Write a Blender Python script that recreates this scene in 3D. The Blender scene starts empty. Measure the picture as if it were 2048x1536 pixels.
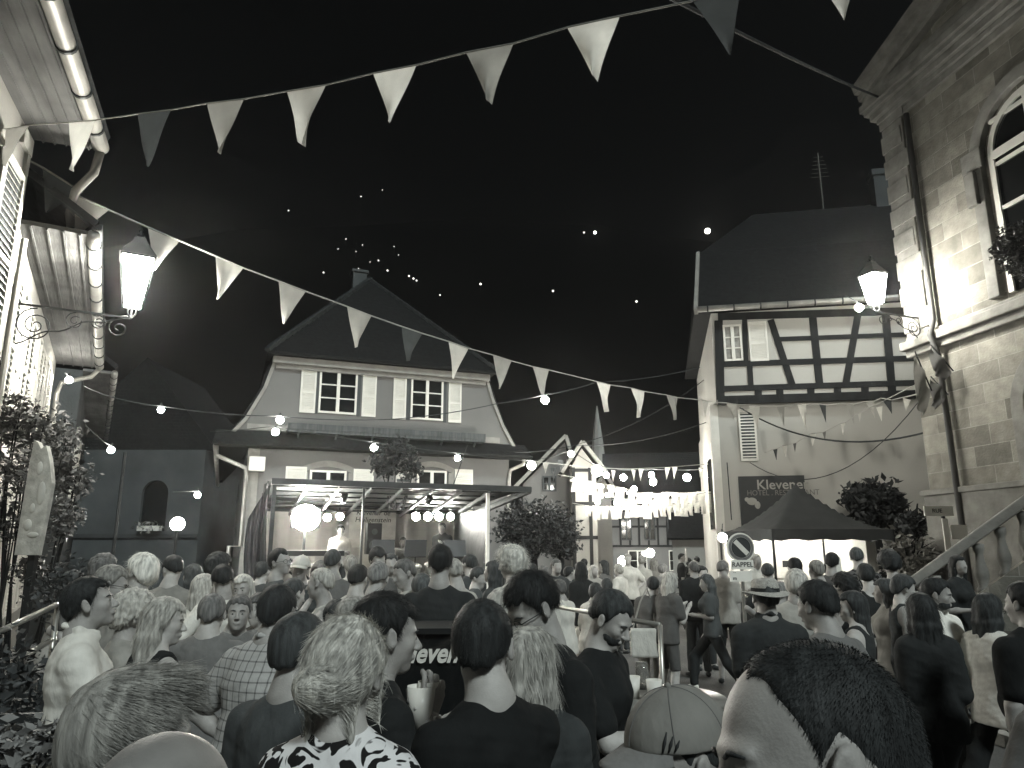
import bpy, bmesh, math, random, time
import numpy as np
from mathutils import Vector, Matrix, Euler, noise as mnoise
sc = bpy.context.scene
R = math.radians
T0 = time.time()
# ------------------------------------------------------------------ camera
F = 1480.0
PITCH = 12.8
CAMZ = 1.95
cam = bpy.data.cameras.new('camera'); camo = bpy.data.objects.new('camera', cam)
sc.collection.objects.link(camo); sc.camera = camo
cam.sensor_width = 36; cam.lens = 36*F/2048
cam.clip_start = 0.05; cam.clip_end = 3000
camo.location = (0, 0, CAMZ); camo.rotation_euler = (R(90+PITCH), 0, 0)
# ------------------------------------------------------------------ night sky, added fill sun, exposure
w = bpy.data.worlds.new("World"); sc.world = w; w.use_nodes = True
wn = w.node_tree.nodes; wl = w.node_tree.links
bg = wn['Background']
sky = wn.new('ShaderNodeTexSky'); sky.sky_type = 'NISHITA'; sky.sun_disc = False
sky.sun_elevation = R(42); sky.sun_rotation = R(155)
hs = wn.new('ShaderNodeHueSaturation'); hs.inputs['Saturation'].default_value = 0.25
wl.new(sky.outputs[0], hs.inputs['Color']); wl.new(hs.outputs[0], bg.inputs['Color'])
bg.inputs['Strength'].default_value = SKY_STRENGTH = 0.00015
sd = bpy.data.lights.new('fill_sun', 'SUN'); so = bpy.data.objects.new('fill_sun', sd)
sc.collection.objects.link(so); sd.energy = 1.4; sd.angle = R(9); sd.color = (0.90, 0.99, 0.98)
so.rotation_euler = (R(90-42), 0, R(25))      # added as ambient fill, from behind, above and right of the camera
sc.view_settings.view_transform = 'Standard'; sc.view_settings.look = 'None'
sc.view_settings.exposure = 0.6; sc.view_settings.gamma = 1
sc.cycles.use_denoising = True
try: sc.cycles.denoiser = 'OPENIMAGEDENOISE'
except Exception: pass
sc.cycles.max_bounces = 5; sc.cycles.diffuse_bounces = 3; sc.cycles.glossy_bounces = 2
sc.cycles.transmission_bounces = 3; sc.cycles.volume_bounces = 0; sc.cycles.volume_step_rate = 4; sc.cycles.transparent_max_bounces = 8
sc.cycles.sample_clamp_indirect = 2.0
sc.cycles.caustics_reflective = False; sc.cycles.caustics_refractive = False

CP, SP = math.cos(R(PITCH)), math.sin(R(PITCH))
def ray(px, py):
    u = (px-1024)/F; v = (768-py)/F
    return Vector((u, CP-v*SP, SP+v*CP))
def P(px, py, Y):
    d = ray(px, py); return Vector((0, 0, CAMZ)) + d*(Y/d.y)
def Pz(px, py, z):
    d = ray(px, py); return Vector((0, 0, CAMZ)) + d*((z-CAMZ)/d.z)

# ------------------------------------------------------------------ materials
MATS = {}
WARM = (1.0, 0.97, 0.88)
def mat(name, g, rough=0.75, var=0.15, scale=3.0, bump=0.0, bscale=30.0, metal=0.0, emis=0.0, tint=None, spec=0.3, trans=0, stretch=None, var2=0.0, scale2=0.6, obj=True):
    if name in MATS: return MATS[name]
    m = bpy.data.materials.new(name); m.use_nodes = True
    nt = m.node_tree; n = nt.nodes; l = nt.links
    b = n['Principled BSDF']
    t = tint or ((1, .985, .91) if g > .2 else (.90, .985, 1.0) if g < .1 else (1, 1, .97))
    b.inputs['Roughness'].default_value = rough; b.inputs['Metallic'].default_value = metal
    b.inputs['Specular IOR Level'].default_value = spec
    tc = n.new('ShaderNodeTexCoord'); mp = n.new('ShaderNodeMapping')
    l.new(tc.outputs['Object'], mp.inputs['Vector'])
    if stretch: mp.inputs['Scale'].default_value = stretch
    no = n.new('ShaderNodeTexNoise'); no.inputs['Scale'].default_value = scale; no.inputs['Detail'].default_value = 6
    l.new(mp.outputs[0], no.inputs['Vector'])
    mr = n.new('ShaderNodeMapRange'); mr.inputs['From Min'].default_value = .3; mr.inputs['From Max'].default_value = .7
    mr.inputs['To Min'].default_value = 1-var; mr.inputs['To Max'].default_value = 1+var
    l.new(no.outputs['Fac'], mr.inputs['Value'])
    fac = mr.outputs[0]
    if var2:
        n2 = n.new('ShaderNodeTexNoise'); n2.inputs['Scale'].default_value = scale2; n2.inputs['Detail'].default_value = 4
        l.new(tc.outputs['Object'], n2.inputs['Vector'])
        m2 = n.new('ShaderNodeMapRange'); m2.inputs['From Min'].default_value = .35; m2.inputs['From Max'].default_value = .65
        m2.inputs['To Min'].default_value = 1-var2; m2.inputs['To Max'].default_value = 1+var2
        l.new(n2.outputs['Fac'], m2.inputs['Value'])
        mm = n.new('ShaderNodeMath'); mm.operation = 'MULTIPLY'; l.new(fac, mm.inputs[0]); l.new(m2.outputs[0], mm.inputs[1]); fac = mm.outputs[0]
    vm = n.new('ShaderNodeVectorMath'); vm.operation = 'SCALE'
    vm.inputs[0].default_value = (g*t[0], g*t[1], g*t[2]); l.new(fac, vm.inputs['Scale'])
    l.new(vm.outputs[0], b.inputs['Base Color'])
    if bump:
        nb = n.new('ShaderNodeTexNoise'); nb.inputs['Scale'].default_value = bscale; nb.inputs['Detail'].default_value = 4
        l.new(mp.outputs[0], nb.inputs['Vector'])
        bp = n.new('ShaderNodeBump'); bp.inputs['Strength'].default_value = bump; bp.inputs['Distance'].default_value = 0.02
        l.new(nb.outputs['Fac'], bp.inputs['Height']); l.new(bp.outputs[0], b.inputs['Normal'])
    if emis:
        b.inputs['Emission Color'].default_value = (*WARM, 1); b.inputs['Emission Strength'].default_value = emis
    if trans:
        b.inputs['Transmission Weight'].default_value = trans
    MATS[name] = m
    return m
def nodes(m): return m.node_tree.nodes, m.node_tree.links, m.node_tree.nodes['Principled BSDF']
def glow(name, strength, col=WARM):
    if name in MATS: return MATS[name]
    m = bpy.data.materials.new(name); m.use_nodes = True
    n = m.node_tree.nodes; b = n['Principled BSDF']
    b.inputs['Base Color'].default_value = (.8, .8, .78, 1)
    b.inputs['Emission Color'].default_value = (*col, 1); b.inputs['Emission Strength'].default_value = strength
    MATS[name] = m; return m

# ------------------------------------------------------------------ mesh builder
COL = sc.collection
class MB:
    def __init__(s): s.v = []; s.f = []
    def add(s, vs, fs):
        o = len(s.v); s.v += [tuple(x) for x in vs]; s.f += [tuple(i+o for i in q) for q in fs]; return s
    def box(s, x0, y0, z0, x1, y1, z1):
        v = [(x0,y0,z0),(x1,y0,z0),(x1,y1,z0),(x0,y1,z0),(x0,y0,z1),(x1,y0,z1),(x1,y1,z1),(x0,y1,z1)]
        return s.add(v, [(0,3,2,1),(4,5,6,7),(0,1,5,4),(1,2,6,5),(2,3,7,6),(3,0,4,7)])
    def bar(s, a, b, w, d=None, up=(0, 0, 1)):
        a = Vector(a); b = Vector(b); d = d or w
        t = (b-a).normalized(); u = Vector(up)
        if abs(t.dot(u)) > .98: u = Vector((0, 1, 0))
        x = t.cross(u).normalized(); y = x.cross(t)
        v = [p + x*(i*w/2) + y*(j*d/2) for p in (a, b) for i, j in ((-1,-1),(1,-1),(1,1),(-1,1))]
        return s.add(v, [(0,3,2,1),(4,5,6,7),(0,1,5,4),(1,2,6,5),(2,3,7,6),(3,0,4,7)])
    def tube(s, pts, r, n=8, caps=True):
        pts = [Vector(p) for p in pts]; m = len(pts)
        rs = r if isinstance(r, (list, tuple)) else [r]*m
        vs = []; prev = None
        for i, p in enumerate(pts):
            t = (pts[min(i+1, m-1)]-pts[max(i-1, 0)])
            t = t.normalized() if t.length > 1e-9 else Vector((0, 0, 1))
            if prev is None:
                u = Vector((0, 0, 1)) if abs(t.z) < .95 else Vector((1, 0, 0))
                x = t.cross(u).normalized()
            else:
                x = prev - t*prev.dot(t); x = x.normalized() if x.length > 1e-6 else t.orthogonal().normalized()
            prev = x; y = t.cross(x)
            for k in range(n):
                a = 2*math.pi*k/n; vs.append(p + (x*math.cos(a)+y*math.sin(a))*rs[i])
        fs = [(i*n+k, i*n+(k+1)%n, (i+1)*n+(k+1)%n, (i+1)*n+k) for i in range(m-1) for k in range(n)]
        if caps: fs += [tuple(range(n))[::-1], tuple((m-1)*n+k for k in range(n))]
        return s.add(vs, fs)
    def lathe(s, c, prof, n=16):
        c = Vector(c)
        vs = [c+Vector((r*math.cos(2*math.pi*k/n), r*math.sin(2*math.pi*k/n), z)) for r, z in prof for k in range(n)]
        m = len(prof)
        fs = [(i*n+k, i*n+(k+1)%n, (i+1)*n+(k+1)%n, (i+1)*n+k) for i in range(m-1) for k in range(n)]
        fs += [tuple(range(n))[::-1], tuple((m-1)*n+k for k in range(n))]
        return s.add(vs, fs)
    def prism(s, poly, y0, y1):           # poly of (x,z), extruded in y
        n = len(poly)
        v = [(x, y0, z) for x, z in poly]+[(x, y1, z) for x, z in poly]
        return s.add(v, [tuple(range(n)), tuple(range(2*n-1, n-1, -1))]+[(i, i+n, (i+1)%n+n, (i+1)%n) for i in range(n)])
    def quad(s, a, b, c, d, th=0.0):
        if not th: return s.add([a, b, c, d], [(0,1,2,3)])
        a, b, c, d = map(Vector, (a, b, c, d)); n = (b-a).cross(d-a).normalized()*th
        return s.add([a,b,c,d,a+n,b+n,c+n,d+n], [(3,2,1,0),(4,5,6,7),(0,1,5,4),(1,2,6,5),(2,3,7,6),(3,0,4,7)])
    def sphere(s, c, r, nu=14, nv=9):
        c = Vector(c); rr = r if isinstance(r, (tuple, list)) else (r, r, r)
        vs = [c+Vector((0,0,-rr[2]))]
        for i in range(1, nv):
            th = math.pi*i/nv
            for k in range(nu):
                a = 2*math.pi*k/nu
                vs.append(c+Vector((rr[0]*math.sin(th)*math.cos(a), rr[1]*math.sin(th)*math.sin(a), -rr[2]*math.cos(th))))
        vs.append(c+Vector((0,0,rr[2]))); L = len(vs)-1
        fs = [(0, 1+(k+1)%nu, 1+k) for k in range(nu)]
        for i in range(nv-2):
            for k in range(nu):
                a0 = 1+i*nu; fs.append((a0+k, a0+(k+1)%nu, a0+nu+(k+1)%nu, a0+nu+k))
        fs += [(1+(nv-2)*nu+k, 1+(nv-2)*nu+(k+1)%nu, L) for k in range(nu)]
        return s.add(vs, fs)
    def build(s, name, m, parent=None, smooth=False, bevel=0, norm=True):
        me = bpy.data.meshes.new(name); me.from_pydata(s.v, [], s.f)
        if norm:
            b = bmesh.new(); b.from_mesh(me); bmesh.ops.recalc_face_normals(b, faces=b.faces)
            if bevel: bmesh.ops.bevel(b, geom=b.edges[:], offset=bevel, segments=2, affect='EDGES', profile=.5)
            b.to_mesh(me); b.free()
        me.materials.append(m)
        if smooth: me.polygons.foreach_set('use_smooth', [True]*len(me.polygons))
        o = bpy.data.objects.new(name, me); COL.objects.link(o); o.parent = parent
        return o
def tag(o, label=None, cat=None, group=None, kind=None):
    if label: o['label'] = label
    if cat: o['category'] = cat
    if group: o['group'] = group
    if kind: o['kind'] = kind
    return o
def thing(name, label, cat, loc=(0, 0, 0), rotz=0, group=None):
    o = bpy.data.objects.new(name, None); COL.objects.link(o); o.location = loc; o.rotation_euler = (0, 0, rotz)
    o.empty_display_size = .1
    return tag(o, label, cat, group)
def copy_tree(o, parent=None):
    c = o.copy(); COL.objects.link(c); c.parent = parent
    for ch in list(o.children): copy_tree(ch, c)
    return c
def single(mb, name, m, label, cat, group=None, loc=None, smooth=False, bevel=0, kind=None):
    # one-mesh thing; origin moved to loc
    if loc is None:
        xs = [v[0] for v in mb.v]; ys = [v[1] for v in mb.v]; zs = [v[2] for v in mb.v]
        loc = ((min(xs)+max(xs))/2, (min(ys)+max(ys))/2, min(zs))
    mb.v = [(x-loc[0], y-loc[1], z-loc[2]) for x, y, z in mb.v]
    o = mb.build(name, m, None, smooth, bevel); o.location = loc
    return tag(o, label, cat, group, kind)
def text_mesh(name, body, size, m, parent, loc, rot=(math.pi/2, 0, 0), shear=0.0, extrude=0.004, align='CENTER', bold=0.0, sx=1.0):
    c = bpy.data.curves.new(name, 'FONT'); c.body = body; c.size = size; c.shear = shear; c.extrude = extrude
    c.align_x = align; c.align_y = 'CENTER'; c.offset = bold; c.resolution_u = 3
    t = bpy.data.objects.new(name, c); COL.objects.link(t)
    dg = bpy.context.evaluated_depsgraph_get(); me = bpy.data.meshes.new_from_object(t.evaluated_get(dg))
    bpy.data.objects.remove(t)
    M = Matrix.Translation(loc) @ Euler(rot).to_matrix().to_4x4() @ Matrix.Diagonal((sx, 1, 1, 1))
    me.transform(M); me.materials.clear(); me.materials.append(m)
    o = bpy.data.objects.new(name, me); COL.objects.link(o); o.parent = parent
    return o
class Frame:          # a facade: origin, direction; local x along the wall, y into the building
    def __init__(s, ox, oy, ang):
        s.o = Vector((ox, oy, 0)); s.a = R(ang); s.x = Vector((math.cos(s.a), math.sin(s.a), 0)); s.y = Vector((-math.sin(s.a), math.cos(s.a), 0))
    def hit(s, px, py, off=0.0):     # pixel -> (x,z) on the plane local y=off
        d = ray(px, py); c = Vector((0, 0, CAMZ)); o = s.o + s.y*off
        t = (o-c).dot(s.y)/d.dot(s.y); p = c+d*t-o
        return (p.dot(s.x), p.z+0)
    def w(s, x, y, z): return s.o+s.x*x+s.y*y+Vector((0, 0, z))
# ================================================================== figures: signed-distance bodies
def surface_nets(D, org, h):
    nx, ny, nz = D.shape
    S = D < 0
    cs = S[:-1,:-1,:-1].astype(np.int8)
    cnt = sum(S[a:nx-1+a, b:ny-1+b, c:nz-1+c].astype(np.int8) for a in (0,1) for b in (0,1) for c in (0,1))
    act = (cnt > 0) & (cnt < 8)
    I = np.argwhere(act)
    if len(I) == 0: return np.zeros((0,3)), np.zeros((0,4), int)
    idx = -np.ones(act.shape, np.int64); idx[act] = np.arange(len(I))
    acc = np.zeros((len(I), 3)); n = np.zeros(len(I))
    offs = [(a,b,c) for a in (0,1) for b in (0,1) for c in (0,1)]
    for o1 in offs:
        for ax in range(3):
            if o1[ax]: continue
            o2 = list(o1); o2[ax] = 1
            d1 = D[I[:,0]+o1[0], I[:,1]+o1[1], I[:,2]+o1[2]]; d2 = D[I[:,0]+o2[0], I[:,1]+o2[1], I[:,2]+o2[2]]
            m = (d1 < 0) != (d2 < 0)
            t = np.where(m, d1/np.where(m, d1-d2, 1), 0)
            p = np.tile(np.array(o1, float), (len(I), 1)); p[:, ax] += t
            acc += p*m[:, None]; n += m
    V = (I + acc/n[:, None])*h + np.array(org)
    Q = []
    for ax in range(3):
        o = [0,0,0]; o[ax] = 1
        A = S[:nx-o[0], :ny-o[1], :nz-o[2]]; B = S[o[0]:, o[1]:, o[2]:]
        E = np.argwhere(A != B)
        u, v = [(1,2),(2,0),(0,1)][ax]
        ok = (E[:,u] > 0) & (E[:,v] > 0) & (E[:,u] < D.shape[u]-1) & (E[:,v] < D.shape[v]-1)
        E = E[ok]; fl = A[E[:,0], E[:,1], E[:,2]]
        def g(du, dv):
            e = E.copy(); e[:,u] -= du; e[:,v] -= dv
            return idx[e[:,0], e[:,1], e[:,2]]
        q = np.stack([g(1,1), g(0,1), g(0,0), g(1,0)], 1)
        q[~fl] = q[~fl][:, ::-1]
        Q.append(q)
    return V, np.concatenate(Q)

class SDF:
    def __init__(s): s.ops = []
    def cap(s, a, b, r1, r2=None, k=.02, fl=None):   # round cone; fl = flatten (axis vector, factor)
        s.ops.append(('c', np.array(a, float), np.array(b, float), r1, r1 if r2 is None else r2, k, fl)); return s
    def ell(s, c, r, k=.02, M=None, sub=False):
        s.ops.append(('s' if sub else 'e', np.array(c, float), np.array(r, float), k, M)); return s
    def cut(s, n, d, k=.006):                        # keep where dot(n,p) > d
        s.ops.append(('p', np.array(n, float), d, k)); return s
    def cutf(s, f, k=.006): s.ops.append(('f', f, k)); return s
    def bounds(s):
        lo = np.full(3, 9e9); hi = -lo
        for o in s.ops:
            if o[0] == 'c':
                r = max(o[3], o[4])*(o[6][1] if o[6] and o[6][1] > 1 else 1)
                lo = np.minimum(lo, np.minimum(o[1], o[2])-r); hi = np.maximum(hi, np.maximum(o[1], o[2])+r)
            elif o[0] == 'e':
                r = o[2].max() if o[4] is not None else o[2]
                lo = np.minimum(lo, o[1]-r); hi = np.maximum(hi, o[1]+r)
        return lo-.03, hi+.03
    def mesh(s, h, clip=None):
        lo, hi = s.bounds()
        if clip is not None: lo = np.maximum(lo, clip[0]); hi = np.minimum(hi, clip[1])
        n = np.ceil((hi-lo)/h).astype(int)+1
        D = np.full(n, .3, np.float32)
        ax = [lo[i]+h*np.arange(n[i]) for i in range(3)]
        def sub(a, b):
            i0 = np.clip(((a-lo)/h).astype(int), 0, n); i1 = np.clip(((b-lo)/h).astype(int)+2, 0, n)
            sl = tuple(slice(i0[i], i1[i]) for i in range(3))
            X, Y, Z = np.meshgrid(ax[0][sl[0]], ax[1][sl[1]], ax[2][sl[2]], indexing='ij', sparse=True)
            return sl, X, Y, Z
        for o in s.ops:
            t = o[0]
            if t == 'c':
                _, a, b, r1, r2, k, fl = o
                r = max(r1, r2)*(fl[1] if fl and fl[1] > 1 else 1)+k*1.5+h*2+.01
                sl, X, Y, Z = sub(np.minimum(a, b)-r, np.maximum(a, b)+r)
                ba = b-a; L = max((ba**2).sum(), 1e-9)
                px, py, pz = X-a[0], Y-a[1], Z-a[2]
                tt = np.clip((px*ba[0]+py*ba[1]+pz*ba[2])/L, 0, 1)
                qx, qy, qz = px-tt*ba[0], py-tt*ba[1], pz-tt*ba[2]
                if fl:
                    f = fl[0]; dd = qx*f[0]+qy*f[1]+qz*f[2]; g = 1/fl[1]-1
                    qx, qy, qz = qx+dd*f[0]*g, qy+dd*f[1]*g, qz+dd*f[2]*g
                d = np.sqrt(qx*qx+qy*qy+qz*qz)-(r1+(r2-r1)*tt)
            elif t in 'es':
                _, c, rr, k, M = o
                R_ = rr.max() if M is not None else rr
                pad = k*1.5+h*2+.01
                sl, X, Y, Z = sub(c-R_-pad, c+R_+pad)
                qx, qy, qz = X-c[0], Y-c[1], Z-c[2]
                if M is not None:
                    qx, qy, qz = (M[0][i]*qx+M[1][i]*qy+M[2][i]*qz for i in range(3))
                k0 = np.sqrt((qx/rr[0])**2+(qy/rr[1])**2+(qz/rr[2])**2)
                k1 = np.sqrt((qx/rr[0]**2)**2+(qy/rr[1]**2)**2+(qz/rr[2]**2)**2)
                d = k0*(k0-1)/np.maximum(k1, 1e-6)
            elif t == 'p':
                sl, X, Y, Z = sub(lo, hi)
                d = o[2]-(X*o[1][0]+Y*o[1][1]+Z*o[1][2]); k = o[3]
            elif t == 'f':
                sl, X, Y, Z = sub(lo, hi); d = o[1](X, Y, Z); k = o[2]
            C = D[sl]
            if t in 'ce':
                hh = np.maximum(k-np.abs(C-d), 0)/k; D[sl] = np.minimum(C, d)-hh*hh*k*.25
            else:
                if t == 's': d = -d
                hh = np.maximum(k-np.abs(C-d), 0)/k; D[sl] = np.maximum(C, d)+hh*hh*k*.25
        for i in range(3):
            sl = [slice(None)]*3
            sl[i] = 0; D[tuple(sl)] = .3; sl[i] = -1; D[tuple(sl)] = .3
        return surface_nets(D, lo, h)
def np_obj(name, V, Q, m, parent=None):
    me = bpy.data.meshes.new(name)
    me.vertices.add(len(V)); me.vertices.foreach_set('co', V.astype(np.float32).ravel())
    me.loops.add(Q.size); me.loops.foreach_set('vertex_index', Q.ravel().astype(np.int32))
    me.polygons.add(len(Q)); me.polygons.foreach_set('loop_start', np.arange(0, Q.size, Q.shape[1], dtype=np.int32))
    me.polygons.foreach_set('use_smooth', np.ones(len(Q), bool))
    me.update(calc_edges=True); me.validate()
    me.materials.append(m)
    o = bpy.data.objects.new(name, me); COL.objects.link(o); o.parent = parent
    return o
def rotm(yaw=0, pitch=0, roll=0):   # yaw clockwise to the figure's right, pitch>0 looks up
    return np.array((Matrix.Rotation(R(-yaw), 3, 'Z') @ Matrix.Rotation(R(pitch), 3, 'X') @ Matrix.Rotation(R(roll), 3, 'Y')))
def wnoise(V, fs, amp, seed=0, stretch=(1, 1, 1)):
    rs = np.random.RandomState(seed); out = np.zeros(len(V)); W = V*np.array(stretch)
    for f in fs:
        for _ in range(3):
            k = rs.normal(size=3); k = k/np.linalg.norm(k)*f*6.28*rs.uniform(.7, 1.4)
            out += np.sin(W@k+rs.uniform(0, 6.28)+.8*np.sin(W@(k[[1,2,0]]*.6)+rs.uniform(0, 6)))/len(fs)/3
    return out*amp
def vnormals(V, Q):
    n = np.cross(V[Q[:,2]]-V[Q[:,0]], V[Q[:,3]]-V[Q[:,1]]); N = np.zeros_like(V)
    for i in range(4): np.add.at(N, Q[:,i], n)
    return N/np.maximum(np.linalg.norm(N, axis=1), 1e-12)[:, None]

SKINS = {}
def skin(t='m'):
    g = {'m': .34, 'l': .46, 'd': .24}[t]
    return mat('skin_'+t, g, rough=.55, var=.14, scale=18, bump=.10, bscale=200, spec=.4, tint=(1.0, .97, .92))
def hairm(g):
    return mat('hair_%03d' % int(g*100), g, rough=.62, var=.5, scale=26, bump=.22, bscale=90, spec=.22, stretch=(2.2, 2.2, .35))
def cloth(g, kind=''):
    nm = 'cloth_%03d%s' % (int(g*100), kind)
    if nm in MATS: return MATS[nm]
    m = mat(nm, g, rough=.9, var=.14, scale=9, bump=.7, bscale=9, spec=.15, stretch=(1.3, 1.3, .7))
    n, l, b = nodes(m)
    if kind == 'check':
        tc = n.new('ShaderNodeTexCoord'); sx = n.new('ShaderNodeSeparateXYZ'); l.new(tc.outputs['Object'], sx.inputs[0])
        s = None
        for ch in ('X', 'Z'):
            mu = n.new('ShaderNodeMath'); mu.operation = 'MULTIPLY'; mu.inputs[1].default_value = 24; l.new(sx.outputs[ch], mu.inputs[0])
            fr = n.new('ShaderNodeMath'); fr.operation = 'FRACT'; l.new(mu.outputs[0], fr.inputs[0])
            lt = n.new('ShaderNodeMath'); lt.operation = 'LESS_THAN'; lt.inputs[1].default_value = .16; l.new(fr.outputs[0], lt.inputs[0])
            if s is None: s = lt
            else:
                ad = n.new('ShaderNodeMath'); ad.operation = 'ADD'; l.new(s.outputs[0], ad.inputs[0]); l.new(lt.outputs[0], ad.inputs[1]); s = ad
        mx = n.new('ShaderNodeMix'); mx.data_type = 'RGBA'; mx.inputs[6].default_value = (g, g, g*.97, 1); mx.inputs[7].default_value = (g*.22, g*.22, g*.22, 1)
        cl = n.new('ShaderNodeMath'); cl.operation = 'MULTIPLY'; cl.inputs[1].default_value = .6; l.new(s.outputs[0], cl.inputs[0]); l.new(cl.outputs[0], mx.inputs[0])
        l.new(mx.outputs[2], b.inputs['Base Color'])
    if kind == 'floral' or kind == 'print':
        tc = n.new('ShaderNodeTexCoord')
        if kind == 'floral':
            nz = n.new('ShaderNodeTexNoise'); nz.inputs['Scale'].default_value = 11; nz.inputs['Distortion'].default_value = 3.0; nz.inputs['Detail'].default_value = 1.0
            l.new(tc.outputs['Object'], nz.inputs['Vector'])
        wv = n.new('ShaderNodeTexWave'); wv.inputs['Scale'].default_value = 5.5 if kind == 'floral' else 9; wv.inputs['Distortion'].default_value = 9 if kind == 'floral' else 13; wv.inputs['Detail'].default_value = 4.5; wv.inputs['Detail Roughness'].default_value = .62; wv.inputs['Detail Scale'].default_value = 1.3; wv.bands_direction = 'DIAGONAL'
        l.new(tc.outputs['Object'], wv.inputs['Vector'])
        cr = n.new('ShaderNodeValToRGB'); cr.color_ramp.elements[0].position = .42; cr.color_ramp.elements[1].position = .52
        cr.color_ramp.elements[0].color = (.015, .015, .015, 1); cr.color_ramp.elements[1].color = (g, g, g, 1)
        l.new((nz if kind == 'floral' else wv).outputs['Fac'], cr.inputs[0]); l.new(cr.outputs[0], b.inputs['Base Color'])
    if kind == 'floral': cr.color_ramp.elements[0].position = .47; cr.color_ramp.elements[1].position = .50
    if kind == 'stripe':
        tc = n.new('ShaderNodeTexCoord'); wv = n.new('ShaderNodeTexWave'); wv.bands_direction = 'Z'; wv.inputs['Scale'].default_value = 9
        l.new(tc.outputs['Object'], wv.inputs['Vector'])
        cr = n.new('ShaderNodeValToRGB'); cr.color_ramp.elements[0].position = .45; cr.color_ramp.elements[1].position = .55
        cr.color_ramp.elements[0].color = (g*.3, g*.3, g*.3, 1); cr.color_ramp.elements[1].color = (g, g, g, 1)
        l.new(wv.outputs['Fac'], cr.inputs[0]); l.new(cr.outputs[0], b.inputs['Base Color'])
    return m

def hand_ops(S, wrist, d, palm_n, side, grip=0.25, r=1.0, k=.008):
    # d: direction of the hand, palm_n: direction the palm faces; fingers curl to palm_n by grip (0 flat .. 1 closed)
    d = d/np.linalg.norm(d); palm_n = palm_n-d*palm_n.dot(d); palm_n /= np.linalg.norm(palm_n)
    lat = np.cross(d, palm_n)*side            # towards the thumb
    kn = wrist+d*.088
    for j in range(4):
        o = lat*(.030-.020*j)
        S.cap(wrist+d*.015+o*.6, kn+o, .015, .013, k=.012)
    for j in range(4):
        L = (.072, .08, .075, .058)[j]; o = lat*(.032-.021*j); p = kn+o; q = p
        dd = d+lat*(.08-.05*j)
        for s_, fr in enumerate((.45, .3, .25)):
            a = grip*(55+28*s_)*(s_+1)/1.5*(1+.12*j); a = R(min(a, 60*(s_+1)+20))
            v = dd/np.linalg.norm(dd)*math.cos(a)+palm_n*math.sin(a)
            q = p+v*L*fr; S.cap(p, q, .0095*r, .0082*r, k=.003); p = q
    t0 = wrist+d*.03+lat*.03; v = d*.55+lat*.75+palm_n*(.25+grip*.4); v /= np.linalg.norm(v)
    t1 = t0+v*.042; v2 = d*.85+lat*.25+palm_n*(.3+grip*.6); v2 /= np.linalg.norm(v2); t2 = t1+v2*.034
    S.cap(t0, t1, .0145*r, .0115*r, k=.012); S.cap(t1, t2, .0108*r, .0085*r, k=.004)

def head_ops(S, c, M, s=1.0, fem=False, near=True):
    def T(p): return c + M@(np.array(p)*s)
    def E(p, r, k=.02, sub=False, rm=None):
        MM = M if rm is None else M@rm
        S.ell(T(p), np.array(r)*s, k=k*s, M=MM, sub=sub)
    E((0, -.014, .026), (.076, .097, .090), .01)
    E((0, .028, -.042), (.056 if fem else .060, .060, .070), .03)
    E((0, .064, -.094), (.022, .020, .018) if not fem else (.016, .018, .016), .025)
    for x in (-1, 1): E((x*.038, .058, -.022), (.020, .022, .022), .02)
    E((0, .074, .020), (.048, .014, .010), .015)
    S.cap(T((0, .084, .004)), T((0, .106, -.030)), .0075*s, .0125*s, k=.010*s)
    for x in (-1, 1): E((x*.011, .098, -.036), (.008, .010, .007), .006)
    if near:
        for x in (-1, 1):
            E((x*.031, .094, -.002), (.017, .012, .010), .012, sub=True)
            E((x*.031, .073, -.003), (.0135, .0135, .0125), .003)
        E((0, .088, -.062), (.024, .009, .011), .008)
        E((0, .102, -.0625), (.022, .010, .0016), .003, sub=True)
    for x in (-1, 1):
        rm = np.array(Matrix.Rotation(R(12), 3, 'X') @ Matrix.Rotation(R(x*-18), 3, 'Z'))
        E((x*.081, -.006, -.006), (.0095, .019, .033), .006, rm=rm)
        if near: E((x*.093, .000, -.004), (.008, .0115, .021), .005, sub=True, rm=rm)

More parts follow.
